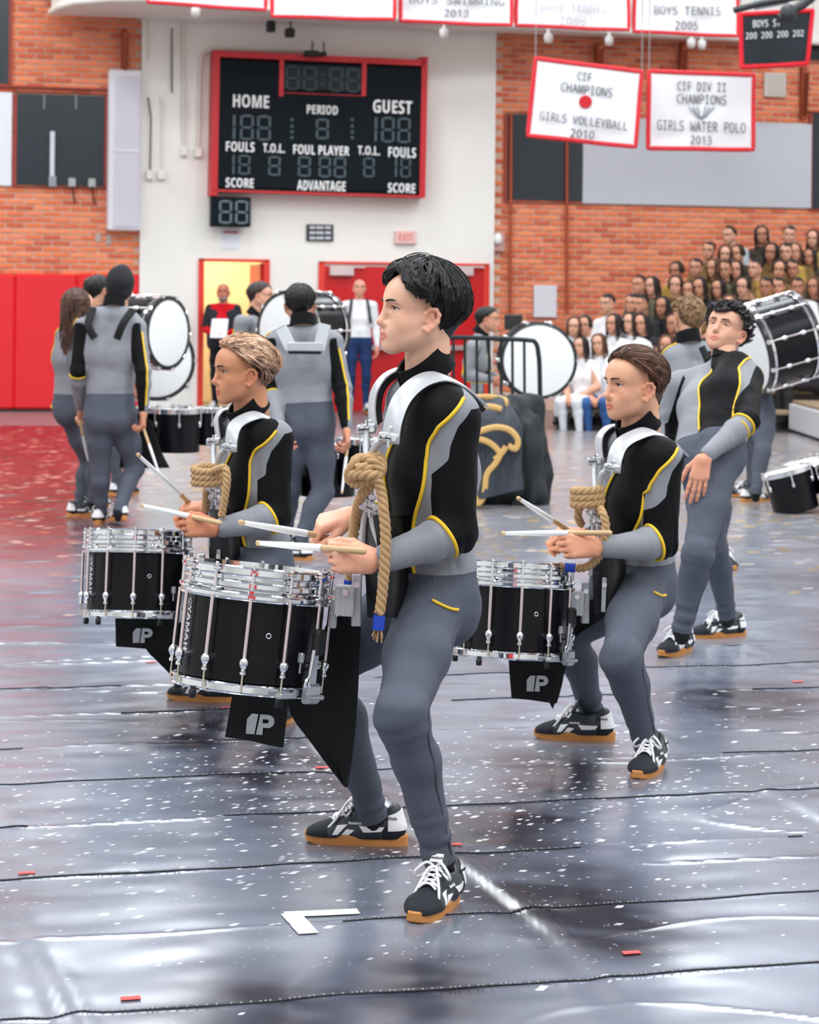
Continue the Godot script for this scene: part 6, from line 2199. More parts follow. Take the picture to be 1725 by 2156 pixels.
func flap_logo(person_node: Node3D, parent: Node3D, ctr: Vector3, s: float, bas: Basis):
	ORG = person_node.position
	var l := logo_1p(s)
	var g := mat("logo_silver", rgb(206, 206, 210), 0.5)
	var b := B.new(); b.prism(l[0], 0.003, Transform3D(bas, ctr)); obj("logo_one", b, g, parent)
	var ps := Geometry2D.clip_polygons(l[1], l[2])
	# the P with its bowl cut out: bridge the hole by halving it
	b = B.new()
	var left := PackedVector2Array([Vector2(-2, -2), Vector2(0.26, -2), Vector2(0.26, 2), Vector2(-2, 2)]); var right := PackedVector2Array([Vector2(0.26, -2), Vector2(2, -2), Vector2(2, 2), Vector2(0.26, 2)])
	for hf in [left, right]:
		var h2 := PackedVector2Array()
		for v in hf: h2.append(Vector2(v.x * s, v.y * s))
		for poly in Geometry2D.intersect_polygons(l[1], h2):
			for pp in Geometry2D.clip_polygons(poly, l[2]): b.prism(pp, 0.003, Transform3D(bas, ctr))
	obj("logo_letter", b, g, parent)
	ORG = Vector3.ZERO

# ---------------------------------------------------------------- the people in the photograph
func pts(d: Dictionary) -> Dictionary:
	# joints given as photograph point and distance
	var o := {}
	for k in d:
		o[k] = at(d[k].x, d[k].y, d[k].z) if d[k] is Vector3 and not k.begins_with("F") and not k.begins_with("U") else d[k]
	return o

func yawed(deg: float, pitch := 0.0) -> Vector3:
	# facing: 0 = to the left of the picture, positive turns towards the camera
	return Vector3(-cos(deg_to_rad(deg)) * cos(deg_to_rad(pitch)), sin(deg_to_rad(pitch)), sin(deg_to_rad(deg)) * cos(deg_to_rad(pitch)))

func joints_front() -> Dictionary:
	var J := pts({"pelvis": Vector3(890, 1240, 5.86), "chest": Vector3(897, 990, 5.84), "neck": Vector3(902, 792, 5.82), "head": Vector3(888, 654, 5.80),
		"shL": Vector3(958, 880, 5.69), "elL": Vector3(958, 1122, 5.68), "wrL": Vector3(790, 1182, 5.58), "shR": Vector3(862, 882, 5.99), "elR": Vector3(852, 1110, 6.08), "wrR": Vector3(745, 1085, 5.92),
		"hipL": Vector3(908, 1262, 5.78), "knL": Vector3(846, 1504, 5.46), "anL": Vector3(924, 1808, 5.54), "hipR": Vector3(868, 1255, 5.96), "knR": Vector3(674, 1418, 5.98), "anR": Vector3(786, 1714, 6.13)})
	J.F = yawed(20); J.Fp = yawed(28); J.Fh = yawed(20, 5); J.Uh = Vector3(0.05, 1, 0)
	J.heelL = ground(957, 1892); J.toeL = ground(864, 1960); J.shoe = 1.03; J.heelR = ground(853, 1784); J.toeR = ground(642, 1774)
	J.hem = at(890, 1196, 5.8)
	return J

func cast_front():
	var n := person(joints_front(), {"label": "nearest drummer with wavy black hair in grey and black uniform, in sharp focus", "hair": "wavy", "cell": 0.0075, "fcell": 0.0029, "haircell": 0.003, "skin": rgb(236, 184, 156),
		"handL": {"X": Vector3(-1, 0.12, 0.05), "N": Vector3(0.1, -0.15, -1), "T": Vector3(-0.1, 1, -0.1), "curl": [0.5, 1.15, 1.2, 1.25, 1.2], "thumb": 0.5},
		"handR": {"X": Vector3(-1, -0.28, 0.1), "N": Vector3(-0.2, -1, -0.35), "T": Vector3(-0.1, -0.3, 1), "curl": [0.5, 0.95, 1.1, 1.15, 1.2], "thumb": 0.5}})
	gear_front(n)

var snare_kit: Node3D = null

# the playing gear of one snare drummer, laid out as on the nearest one and carried over to another's place
func gear(who: String, neck0: Vector2, z0: float, fore: Vector2, o: Dictionary) -> Dictionary:
	var k := 5.82 / z0
	var q := func(x: float, y: float, z: float, f := 1.0) -> Vector3:
		return at(neck0.x + (x - 902.0) * k + fore.x * f, neck0.y + (y - 792.0) * k + fore.y * f, z0 + z - 5.82)
	var K := {"plate": q.call(800, 1150, 5.7), "mid": q.call(900, 900, 5.84)}
	var side := Vector3(0.34, 0, 0.94)
	K.near = {"path": [q.call(822, 935, 5.63, 1.0), q.call(829, 885, 5.64, 0.8), q.call(848, 838, 5.66, 0.4), q.call(884, 804, 5.69, 0.0), q.call(925, 793, 5.71, 0.0), q.call(966, 808, 5.73, 0.0), q.call(1000, 836, 5.76, 0.0), q.call(1018, 855, 5.78, 0.0)], "wide": Vector3(0.72, -0.38, 0.58), "half": 0.026}
	K.far = {"path": [q.call(788, 908, 5.83), q.call(783, 862, 5.85, 0.9), q.call(789, 822, 5.87, 0.6), q.call(812, 790, 5.89, 0.3), q.call(848, 776, 5.92, 0.0), q.call(890, 786, 5.96, 0.0)], "wide": side, "half": 0.025}
	K.tubes = [[q.call(836, 925, 5.61), q.call(806, 928, 5.61), q.call(788, 945, 5.62), q.call(783, 985, 5.64), q.call(778, 1030, 5.66), q.call(772, 1062, 5.67), q.call(765, 1120, 5.69), q.call(762, 1210, 5.70)],
		[q.call(772, 905, 5.80), q.call(772, 950, 5.76), q.call(776, 1010, 5.71), q.call(782, 1058, 5.67), q.call(787, 1105, 5.66), q.call(800, 1150, 5.65), q.call(804, 1215, 5.65), q.call(802, 1290, 5.65)]]
	K.clamps = [[q.call(772, 903, 5.80), 0.1], [q.call(818, 922, 5.60), -0.15], [q.call(770, 1045, 5.655), -0.5], [q.call(778, 1068, 5.655), -0.4]]
	var belly := []
	for i in 9:
		var t := i / 8.0
		var row := []
		for j in 7:
			var u := j / 6.0
			row.append(q.call(lerpf(768, 850, u) + 10.0 * t, lerpf(1085, 1300, t), 5.70 - 0.07 * sin(u * PI) + 0.02 * u, 0.5))
		belly.append(row)
	K.belly = belly
	K.rails = [[q.call(752, 1208, 5.69, 0.3), q.call(750, 1318, 5.69, 0.3), 0.026, 0.02], [q.call(728, 1232, 5.68, 0.3), q.call(724, 1296, 5.68, 0.3), 0.052, 0.034], [q.call(708, 1240, 5.70, 0.3), q.call(700, 1322, 5.70, 0.3), 0.020, 0.02], [q.call(802, 1195, 5.63, 0.3), q.call(799, 1288, 5.63, 0.3), 0.014, 0.012]]
	harness("white metal shoulder harness of the " + who, K)
	return K

func place_snare(label: String, ctr: Vector3, rz: float, rx: float, ry := 0.0):
	if snare_kit == null: snare_kit = snare_model()
	var o := snare_kit.duplicate() as Node3D
	o.name = numbered("snare_drum"); add_child(o)
	tag(o, label, "drum", "marching snare drums")
	o.transform = Transform3D(Basis(Vector3(0, 0, 1), deg_to_rad(rz)) * Basis(Vector3.RIGHT, deg_to_rad(rx)) * Basis(Vector3.UP, deg_to_rad(ry)), ctr)

func rope(label: String, paths: Array, ends: Array, r := 0.0135):
	var o := thing("rope", label, "rope", paths[0][0])
	ORG = o.position
	for p in paths: rope_part(o, p, r)
	for e in ends:
		# whipped with blue tape, the fibres bursting out below
		var d: Vector3 = (e[1] - e[0]).normalized()
		var b := B.new(); b.tube([e[0], e[0] + d * 0.035], r * 1.12, 14); obj("blue_tape", b, mat("tape_blue", rgb(24, 66, 186), 0.55), o)
		b = B.new()
		for k in 26:
			var w := Vector3(rng.randf_range(-1, 1), rng.randf_range(-1, 1), rng.randf_range(-1, 1)).normalized()
			var s0: Vector3 = e[0] + d * 0.032 + w * r * 0.6
			b.tube([s0, s0 + d * 0.012 + w * 0.004, s0 + d * rng.randf_range(0.018, 0.026) + w * 0.008], 0.0016, 4)
		var fr := obj("frayed_end", b, mat("rope_jute", Color.WHITE), o)
		fr.set_meta("kind", "stuff")
	ORG = Vector3.ZERO

func P3(l: Array) -> Array:
	var o := []
	for v in l: o.append(at(v.x, v.y, v.z))
	return o

func gear_front(n: Node3D):
	gear("nearest drummer, by the rope's loose knot", Vector2(902, 792), 5.82, Vector2.ZERO, {})
	place_snare("nearest black snare drum with chrome hoops, tilted towards the player", at(531, 1322, 5.72), -5.5, -5.0)
	stick("white-taped drumstick in the nearest drummer's front hand", at(540, 1143, 5.78), at(770, 1161, 5.50))
	stick("white-taped drumstick in the nearest drummer's far hand, pointing up to the left", at(503, 1099, 5.70), at(726, 1137, 5.96))
	rope("thick jute rope knotted round the nearest drummer's harness, its blue-taped end hanging", [P3([Vector3(738, 1225, 5.74), Vector3(742, 1150, 5.72), Vector3(749, 1090, 5.69), Vector3(762, 1045, 5.64), Vector3(790, 1012, 5.60), Vector3(804, 985, 5.60), Vector3(792, 964, 5.61), Vector3(760, 968, 5.60), Vector3(738, 990, 5.61), Vector3(738, 1012, 5.63), Vector3(760, 1018, 5.60), Vector3(790, 1008, 5.57), Vector3(803, 1035, 5.57), Vector3(808, 1075, 5.56), Vector3(812, 1120, 5.555), Vector3(811, 1180, 5.55), Vector3(806, 1240, 5.55), Vector3(799, 1296, 5.55)]),
		P3([Vector3(770, 1000, 5.68), Vector3(745, 985, 5.64), Vector3(755, 966, 5.62), Vector3(785, 972, 5.575), Vector3(800, 998, 5.575), Vector3(780, 1000, 5.56), Vector3(750, 1000, 5.58), Vector3(736, 1005, 5.64)]),
		P3([Vector3(790, 960, 5.66), Vector3(804, 970, 5.62), Vector3(800, 990, 5.59), Vector3(775, 985, 5.57), Vector3(748, 988, 5.58)])],
		[P3([Vector3(799, 1296, 5.55), Vector3(797, 1325, 5.55)]), P3([Vector3(737, 1222, 5.74), Vector3(735, 1240, 5.74)])], 0.0134)
	var tail := flap(n, "costume_tail", [P3([Vector3(700, 1290, 5.86), Vector3(655, 1390, 5.86), Vector3(606, 1480, 5.86), Vector3(662, 1572, 5.87), Vector3(727, 1655, 5.87)]), P3([Vector3(760, 1290, 5.80), Vector3(757, 1390, 5.84), Vector3(752, 1490, 5.85), Vector3(743, 1580, 5.86), Vector3(731, 1657, 5.87)])], 0.006)
	var f := flap(n, "costume_flap", [P3([Vector3(500, 1425, 5.76), Vector3(488, 1480, 5.75), Vector3(474, 1550, 5.74)]), P3([Vector3(606, 1425, 5.74), Vector3(604, 1500, 5.72), Vector3(597, 1572, 5.72)])], 0.004, 0.02)
	flap_logo(n, f, at(546, 1525, 5.712), 0.052, Basis(Vector3(0, 0, 1), -0.07))

func joints_right() -> Dictionary:
	var J := pts({"pelvis": Vector3(1328, 1208, 7.50), "chest": Vector3(1336, 1056, 7.46), "neck": Vector3(1346, 908, 7.44), "head": Vector3(1338, 809, 7.42),
		"shL": Vector3(1398, 968, 7.30), "elL": Vector3(1395, 1143, 7.28), "wrL": Vector3(1262, 1153, 7.16), "shR": Vector3(1310, 962, 7.60), "elR": Vector3(1300, 1130, 7.72), "wrR": Vector3(1232, 1128, 7.50),
		"hipL": Vector3(1352, 1232, 7.42), "knL": Vector3(1308, 1385, 7.02), "anL": Vector3(1362, 1570, 7.18), "hipR": Vector3(1318, 1232, 7.58), "knR": Vector3(1192, 1342, 7.62), "anR": Vector3(1248, 1508, 7.74)})
	J.F = yawed(24); J.Fp = yawed(30); J.Fh = yawed(27, 1); J.Uh = Vector3(0.0, 1, 0)
	J.heelL = ground(1388, 1612); J.toeL = ground(1340, 1650); J.heelR = ground(1291, 1562); J.toeR = ground(1135, 1556)
	J.hem = at(1338, 1172, 7.45)
	return J

func joints_left() -> Dictionary:
	var J := pts({"pelvis": Vector3(532, 1160, 8.12), "chest": Vector3(532, 1010, 8.08), "neck": Vector3(528, 873, 8.05), "head": Vector3(513, 780, 8.02),
		"shL": Vector3(580, 925, 7.92), "elL": Vector3(582, 1088, 7.90), "wrL": Vector3(455, 1113, 7.76), "shR": Vector3(500, 925, 8.22), "elR": Vector3(500, 1078, 8.34), "wrR": Vector3(440, 1070, 8.12),
		"hipL": Vector3(540, 1185, 8.04), "knL": Vector3(505, 1325, 7.62), "anL": Vector3(592, 1478, 7.90), "hipR": Vector3(515, 1185, 8.2), "knR": Vector3(400, 1290, 8.22), "anR": Vector3(468, 1430, 8.40)})
	J.F = yawed(22); J.Fp = yawed(28); J.Fh = yawed(24, -1)
	J.heelL = ground(612, 1502); J.toeL = ground(575, 1540); J.heelR = ground(500, 1480); J.toeR = ground(366, 1474)
	J.hem = at(532, 1135, 8.08)
	return J

func cast_right():
	var n := person(joints_right(), {"label": "crouching drummer on the right with brown swept-back hair and thin moustache", "hair": "swept", "haircol": rgb(62, 38, 26), "haircol2": rgb(110, 72, 50), "cell": 0.009, "fcell": 0.0033, "haircell": 0.0034, "skin": rgb(226, 168, 136), "browcol": rgb(42, 28, 22), "stubble": 0.8, "seed": 5, "burn": 0.012,
		"handL": {"X": Vector3(-1, 0.05, 0.05), "N": Vector3(0.1, -0.25, -1), "T": Vector3(-0.1, 1, -0.2), "curl": [0.3, 0.9, 1.0, 1.05, 1.0], "thumb": 0.5}, "handR": {"X": Vector3(-1, 0.1, 0.1), "N": Vector3(-0.2, -1, -0.35), "T": Vector3(-0.1, -0.3, 1), "curl": [0.5, 0.9, 1.1, 1.15, 1.2], "thumb": 0.5}})
	gear("crouching drummer on the right", Vector2(1350, 908), 7.44, Vector2(4, -24), {})
	place_snare("snare drum of the crouching drummer on the right, hung level", at(1082, 1285, 7.32), -2.5, -6.5, 4.0)
	stick("drumstick held level across the right drummer's hand", at(1056, 1123, 7.28), at(1289, 1122, 7.10))
	stick("drumstick in the right drummer's far hand, tip raised", at(1090, 1048, 7.22), at(1205, 1122, 7.52))
	var c := []
	for k in 30:
		var a := k * 0.62
		c.append(Vector3(1237 + 29 * cos(a), 1027 + k * 1.35 + 4 * sin(a), 7.26 - 0.045 * sin(a)))
	c.append_array([Vector3(1268, 1078, 7.18), Vector3(1276, 1105, 7.16), Vector3(1270, 1150, 7.16), Vector3(1255, 1180, 7.18), Vector3(1232, 1195, 7.20), Vector3(1212, 1196, 7.22)])
	rope("jute rope coiled tight round the right drummer's harness, end resting on the drum", [P3(c), P3([Vector3(1222, 1065, 7.30), Vector3(1217, 1085, 7.30), Vector3(1225, 1105, 7.34)])], [P3([Vector3(1212, 1196, 7.22), Vector3(1198, 1195, 7.22)])], 0.0134)
	var tail := flap(n, "costume_tail", [P3([Vector3(1208, 1270, 7.5), Vector3(1196, 1320, 7.5), Vector3(1180, 1370, 7.5), Vector3(1150, 1420, 7.5), Vector3(1138, 1440, 7.5)]), P3([Vector3(1300, 1250, 7.46), Vector3(1270, 1300, 7.48), Vector3(1212, 1340, 7.5), Vector3(1190, 1410, 7.5), Vector3(1164, 1492, 7.5)])], 0.006)
	var f := flap(n, "costume_flap", [P3([Vector3(1071, 1385, 7.40), Vector3(1074, 1430, 7.39), Vector3(1078, 1470, 7.38)]), P3([Vector3(1190, 1385, 7.40), Vector3(1186, 1430, 7.38), Vector3(1172, 1480, 7.38)])], 0.003, 0.012)
	flap_logo(n, f, at(1130, 1439, 7.365), 0.052, Basis.IDENTITY)

func cast_left():
	var n := person(joints_left(), {"label": "drummer on the left with spiky bleached blond hair and dark roots", "hair": "spiky", "haircol": rgb(86, 56, 44), "haircol2": rgb(238, 196, 164), "tipk": 0.55, "cell": 0.009, "fcell": 0.0034, "haircell": 0.0034, "skin": rgb(206, 142, 106), "seed": 9, "gloss": false,
		"handL": {"X": Vector3(-1, 0.12, 0.05), "N": Vector3(0.1, -0.25, -1), "T": Vector3(-0.1, 1, -0.2), "curl": [0.4, 1.1, 1.15, 1.2, 1.2], "thumb": 0.5}, "handR": {"X": Vector3(-1, 0.0, 0.1), "N": Vector3(-0.2, -1, -0.35), "T": Vector3(-0.1, -0.3, 1), "curl": [0.5, 0.9, 1.1, 1.15, 1.2], "thumb": 0.5}})
	gear("bleached-haired drummer on the left", Vector2(528, 873), 8.05, Vector2(16, -24), {})
	place_snare("leftmost snare drum, half hidden by the nearest one", at(288, 1211, 8.02), -0.5, -8.0, 4.0)
	stick("drumstick raised steeply in the left drummer's far hand", at(288, 955, 7.9), at(432, 1090, 8.2))
	stick("drumstick in the left drummer's near hand, tip low over the drum", at(298, 1064, 7.93), at(466, 1102, 7.66))
	var c := []
	for k in 26:
		var a := k * 0.62
		c.append(Vector3(440 + 31 * cos(a), 982 + k * 1.2 + 9 * sin(a), 7.84 - 0.045 * sin(a)))
	c.append_array([Vector3(468, 985, 7.76), Vector3(478, 1005, 7.74), Vector3(474, 1045, 7.74), Vector3(466, 1090, 7.75)])
	rope("jute rope in a fat knot on the left drummer's harness, tail behind the hand", [P3(c), P3([Vector3(435, 1030, 7.9), Vector3(434, 1050, 7.9), Vector3(432, 1075, 7.92)])], [], 0.0134)
	var tail := flap(n, "costume_tail", [P3([Vector3(300, 1300, 8.15), Vector3(306, 1360, 8.15), Vector3(330, 1390, 8.15), Vector3(365, 1425, 8.15)]), P3([Vector3(480, 1280, 8.1), Vector3(470, 1340, 8.1), Vector3(450, 1400, 8.12), Vector3(390, 1440, 8.15)])], 0.006)
	var f := flap(n, "costume_flap", [P3([Vector3(243, 1300, 8.05), Vector3(244, 1330, 8.04), Vector3(244, 1360, 8.04)]), P3([Vector3(372, 1300, 8.05), Vector3(371, 1335, 8.04), Vector3(368, 1372, 8.04)])], 0.003, 0.012)
	flap_logo(n, f, at(299, 1338, 8.02), 0.052, Basis.IDENTITY)

# a standing figure from its base, facing and height; over: joints in its own (right, up, forward) metres, or photograph points
func pose(base: Vector3, deg: float, H: float, over := {}, fixed := {}) -> Dictionary:
	var k := H / 1.75
	var F := yawed(deg); var R := F.cross(Vector3.UP)
	var d := {"pelvis": Vector3(0, 0.95, 0), "chest": Vector3(0, 1.24, 0), "neck": Vector3(0, 1.465, -0.01), "head": Vector3(0, 1.635, 0.015), "shL": Vector3(-0.175, 1.395, 0), "shR": Vector3(0.175, 1.395, 0), "elL": Vector3(-0.225, 1.11, -0.01), "elR": Vector3(0.225, 1.11, -0.01), "wrL": Vector3(-0.235, 0.87, 0.06), "wrR": Vector3(0.235, 0.87, 0.06),
		"hipL": Vector3(-0.088, 0.91, 0), "hipR": Vector3(0.088, 0.91, 0), "knL": Vector3(-0.10, 0.50, 0.03), "knR": Vector3(0.10, 0.50, 0.03), "anL": Vector3(-0.10, 0.10, 0), "anR": Vector3(0.10, 0.10, 0), "heelL": Vector3(-0.10, 0.012, -0.07), "heelR": Vector3(0.10, 0.012, -0.07), "toeL": Vector3(-0.13, 0.012, 0.19), "toeR": Vector3(0.13, 0.012, 0.19)}
	for e in over: d[e] = over[e]
	var J := {"F": F, "Fh": F, "R": R}
	for e in d:
		var v: Vector3 = d[e] * k
		J[e] = base + R * v.x + Vector3.UP * v.y + F * v.z
	for e in fixed: J[e] = fixed[e]
	J.hem = (J.pelvis as Vector3).lerp(J.chest, 0.15)
	return J

func cast_leaning():
	var J := pts({"pelvis": Vector3(1492, 948, 9.55), "chest": Vector3(1508, 850, 9.72), "neck": Vector3(1521, 768, 9.92), "head": Vector3(1530, 696, 10.0),
		"shL": Vector3(1577, 800, 9.78), "elL": Vector3(1574, 886, 9.46), "wrL": Vector3(1484, 962, 9.28), "shR": Vector3(1432, 812, 9.92), "elR": Vector3(1402, 905, 9.95), "wrR": Vector3(1400, 1005, 9.82),
		"hipL": Vector3(1512, 972, 9.46), "knL": Vector3(1470, 1165, 9.22), "anL": Vector3(1436, 1325, 9.26), "hipR": Vector3(1474, 972, 9.62), "knR": Vector3(1500, 1150, 9.74), "anR": Vector3(1532, 1292, 9.9)})
	J.F = yawed(52); J.Fp = yawed(48); J.Fh = yawed(60, 22); J.Uh = Vector3(0.15, 1, 0)
	J.heelL = ground(1452, 1370); J.toeL = ground(1362, 1396); J.heelR = ground(1568, 1342); J.toeR = ground(1470, 1346)
	J.hem = at(1490, 932, 9.55); J.lean = 0.1; J.collar = 0.055
	person(J, {"label": "drummer leaning back with black curly hair and shut eyes, hand hanging at his thigh", "hair": "curly", "locks": 340, "big": 0.010, "haircol": rgb(22, 20, 22), "haircol2": rgb(52, 46, 46), "cell": 0.0105, "fcell": 0.0042, "haircell": 0.0042, "strands": 1, "skin": rgb(220, 166, 138), "seed": 3, "shut": 0.95, "look": 0.0,
		"side": [Vector2(0.22, -0.01), Vector2(0.16, 0.03), Vector2(0.08, 0.058), Vector2(0.0, 0.058), Vector2(-0.1, 0.035), Vector2(-0.2, 0.02)],
		"handL": {"X": Vector3(-0.25, -1, 0.15), "N": Vector3(0.2, 0.1, -1), "T": Vector3(-1, 0.1, -0.2), "curl": [0.0, 0.12, 0.14, 0.16, 0.2], "s": 1.02}, "handR": {"curl": [0.2, 0.3, 0.3, 0.3, 0.3]}})

func cast_back():
	# the drummer in the beanie, walking away
	var J := pose(ground(222, 1098), -88, 1.80, {}, pts({"pelvis": Vector3(232, 868, 14.7), "chest": Vector3(232, 745, 14.7), "neck": Vector3(240, 645, 14.72), "head": Vector3(250, 607, 14.8), "shL": Vector3(176, 690, 14.7), "shR": Vector3(288, 690, 14.7), "elL": Vector3(164, 780, 14.65), "elR": Vector3(302, 782, 14.6), "wrL": Vector3(169, 862, 14.85), "wrR": Vector3(302, 868, 14.6), "hipL": Vector3(208, 880, 14.7), "hipR": Vector3(258, 880, 14.7), "knL": Vector3(212, 985, 14.75), "knR": Vector3(284, 985, 14.85), "anL": Vector3(214, 1078, 14.8), "anR": Vector3(250, 1078, 14.6)}))
	J.heelL = ground(206, 1106); J.toeL = ground(214, 1092); J.heelR = ground(262, 1112); J.toeR = ground(222, 1100)
	J.heelR.y = 0.05; J.hem = at(232, 828, 14.7); J.lean = 0.05; J.Fh = yawed(-70)
	var S := {"label": "drummer in a dark slouchy beanie seen from behind, sticks in both hands", "hair": "beanie", "cell": 0.014, "w": 0.93, "fcell": 0.0075, "hcell": 0.0055, "face": false, "skin": rgb(208, 152, 124), "hipline": false, "handL": {"N": Vector3(1, 0, 0), "curl": [0.4, 1.0, 1.0, 1.0, 1.0]}, "handR": {"N": Vector3(-1, 0, 0), "curl": [0.4, 1.0, 1.0, 1.0, 1.0]}}
	var n := person(J, S)
	for q in [[Vector3(196, 648, 14.62), Vector3(186, 685, 14.55), Vector3(200, 712, 14.56)], [Vector3(280, 652, 14.6), Vector3(260, 680, 14.53), Vector3(246, 714, 14.55)]]:
		ORG = n.position
		var b := B.new(); b.tube(bez(P3(q), 6), 0.026, 8, true, false, 0.35, Vector3(0, 0, 1)); obj("black_strap", b, mat("harness_pad", Color.BLACK), n)
		ORG = Vector3.ZERO
	flap(n, "costume_tail", [P3([Vector3(266, 880, 14.9), Vector3(258, 940, 15.0), Vector3(252, 985, 15.0)]), P3([Vector3(318, 885, 14.8), Vector3(336, 940, 14.8), Vector3(357, 985, 14.8)])], 0.03)
	stick("drumstick pointing down in the beanie drummer's left hand", at(186, 972, 14.9), at(168, 885, 14.8))
	stick("drumstick pointing down in the beanie drummer's right hand", at(336, 1000, 14.5), at(300, 895, 14.6))
	tenors("set of black tenor drums with chrome rims left of the open door", at(375, 862, 15.2), Basis(Vector3.UP, 0.2), [[-0.26, 0, 0.0, 0.155, 0.26], [-0.02, 0, 0.12, 0.165, 0.28], [0.22, 0, -0.05, 0.150, 0.24], [0.0, 0.0, -0.22, 0.12, 0.18]])
	# the long-haired drummer beside him
	J = pose(ground(168, 1088), -62, 1.66, {}, pts({"pelvis": Vector3(160, 855, 15.3), "chest": Vector3(165, 755, 15.3), "neck": Vector3(168, 682, 15.3), "head": Vector3(164, 645, 15.25), "shL": Vector3(136, 715, 15.35), "shR": Vector3(196, 712, 15.3), "elR": Vector3(206, 790, 15.2), "wrR": Vector3(188, 862, 15.0), "elL": Vector3(132, 790, 15.5), "wrL": Vector3(150, 850, 15.6), "hipL": Vector3(150, 870, 15.3), "hipR": Vector3(180, 870, 15.3), "knL": Vector3(190, 975, 15.4), "knR": Vector3(205, 975, 15.2), "anL": Vector3(168, 1060, 15.35), "anR": Vector3(196, 1055, 15.2)}))
	J.heelL = ground(142, 1090); J.toeL = ground(200, 1088); J.heelR = ground(196, 1072); J.toeR = ground(236, 1064); J.Fh = yawed(-150); J.hem = at(160, 830, 15.3)
	n = person(J, {"label": "drummer with very long brown hair standing at the left, turned away", "hair": "long", "haircol": rgb(56, 38, 30), "haircol2": rgb(98, 70, 54), "cell": 0.016, "fcell": 0.0075, "hcell": 0.005, "haircell": 0.0085, "skin": rgb(226, 172, 146), "hips": 1.06, "w": 0.92, "strands": 1, "length": 1.25, "handR": {"curl": [0.4, 1, 1, 1, 1]}})
	stick("mallet pointing down in the long-haired drummer's hand", at(238, 945, 15.2), at(196, 868, 15.1))
	# the bass drummer half hidden behind the beanie
	J = pose(ground(226, 1045), -130, 1.74)
	J.head = at(206, 612, 16.4) + Vector3(0, 0, 0); J.neck = J.head - Vector3(0, 0.17, 0)
	person(J, {"label": "dark-haired bass drummer hidden behind the beanie drummer and his own drum", "hair": "short", "cell": 0.018, "fcell": 0.007, "hcell": 0.007, "haircell": 0.008, "strands": 0, "skin": rgb(206, 152, 126), "face": false})
	bass("large bass drum hanging to the right of the beanie drummer, white head to the side", at(306, 700, 15.9), Vector3(0.86, 0.0, 0.50), 0.245, 0.40)
	bass("lower bass drum with white head behind the hanging one", at(318, 760, 17.2), Vector3(0.35, 0.05, 1.0), 0.29, 0.34)
	# the drummer with the white harness, seen from behind
	J = pose(ground(645, 1172), -90, 1.78, {}, pts({"pelvis": Vector3(645, 880, 13.0), "chest": Vector3(640, 775, 13.0), "neck": Vector3(638, 686, 13.0), "head": Vector3(632, 640, 13.06), "shL": Vector3(582, 722, 13.0), "shR": Vector3(700, 722, 13.0), "elL": Vector3(572, 820, 13.0), "elR": Vector3(722, 818, 12.95), "wrL": Vector3(590, 900, 12.8), "wrR": Vector3(730, 905, 12.85), "hipL": Vector3(620, 900, 13.0), "hipR": Vector3(672, 900, 13.0), "knL": Vector3(610, 1030, 13.1), "knR": Vector3(680, 1035, 13.0), "anL": Vector3(600, 1135, 13.3), "anR": Vector3(632, 1142, 12.9)}))
	J.heelL = ground(608, 1150); J.toeL = ground(596, 1130); J.heelR = ground(655, 1183); J.toeR = ground(572, 1176); J.hem = at(645, 846, 13.0); J.lean = 0.05; J.neckw = 1.05
	n = person(J, {"label": "drummer seen from behind with a white metal harness across his back", "hair": "short", "locks": 170, "cell": 0.014, "fcell": 0.0075, "hcell": 0.0055, "haircell": 0.005, "strands": 1, "face": false, "skin": rgb(206, 150, 120), "hipline": false, "handR": {"N": Vector3(-1, 0, 0), "curl": [0.4, 1.0, 1.0, 1.0, 1.0]}})
	ORG = n.position
	var b := B.new()
	for q in [[Vector3(593, 694, 12.82), Vector3(612, 732, 12.80)], [Vector3(684, 686, 12.82), Vector3(672, 734, 12.80)]]:
		var p := P3(q)
		b.box((p[0] + p[1]) * 0.5, Vector3(0.07, (p[0] as Vector3).distance_to(p[1]) + 0.02, 0.012), Basis(Quaternion(Vector3.UP, (p[0] - p[1]).normalized())), 0.004)
	b.box(at(642, 730, 12.79), Vector3(0.20, 0.05, 0.012), Basis.IDENTITY, 0.004)
	obj("harness_back", b, alum(), n)
	b = B.new(); b.box(at(642, 742, 12.80), Vector3(0.19, 0.02, 0.014), Basis.IDENTITY, 0.004); obj("harness_padding", b, mat("harness_pad", Color.BLACK), n)
	ORG = Vector3.ZERO
	stick("taped drumstick hanging from the white-harness drummer's right hand", at(720, 1040, 12.75), at(735, 915, 12.85))
	tenors("black tenor drums carried in front of the white-harness drummer", at(690, 925, 13.35), Basis.IDENTITY, [[-0.36, -0.06, 0, 0.165, 0.3], [0.0, -0.04, -0.05, 0.175, 0.30], [0.2, 0, 0.05, 0.15, 0.26], [-0.2, 0, 0.2, 0.11, 0.2]])
	# bass drummer in profile behind the bleached hair
	J = pose(ground(528, 915), 180, 1.72)
	J.head = at(548, 622, 18.6); J.neck = at(535, 668, 18.6); J.chest = at(528, 735, 18.6); J.shR = at(508, 680, 18.3); J.shL = at(545, 690, 18.85); J.elR = at(498, 765, 18.3); J.wrR = at(560, 790, 18.3); J.Fh = yawed(172)
	person(J, {"label": "bass drummer in profile facing right, before the open door", "hair": "short", "haircol": rgb(34, 28, 28), "haircol2": rgb(58, 48, 46), "cell": 0.016, "fcell": 0.0075, "hcell": 0.007, "haircell": 0.008, "strands": 0, "skin": rgb(226, 168, 142)})
	bass("bass drum of the profile drummer, white head towards the camera", at(640, 695, 18.0), Vector3(-0.62, 0.0, 0.79), 0.30, 0.42)
	# bass drummer behind the barricade
	J = pose(ground(1000, 905), 172, 1.66)
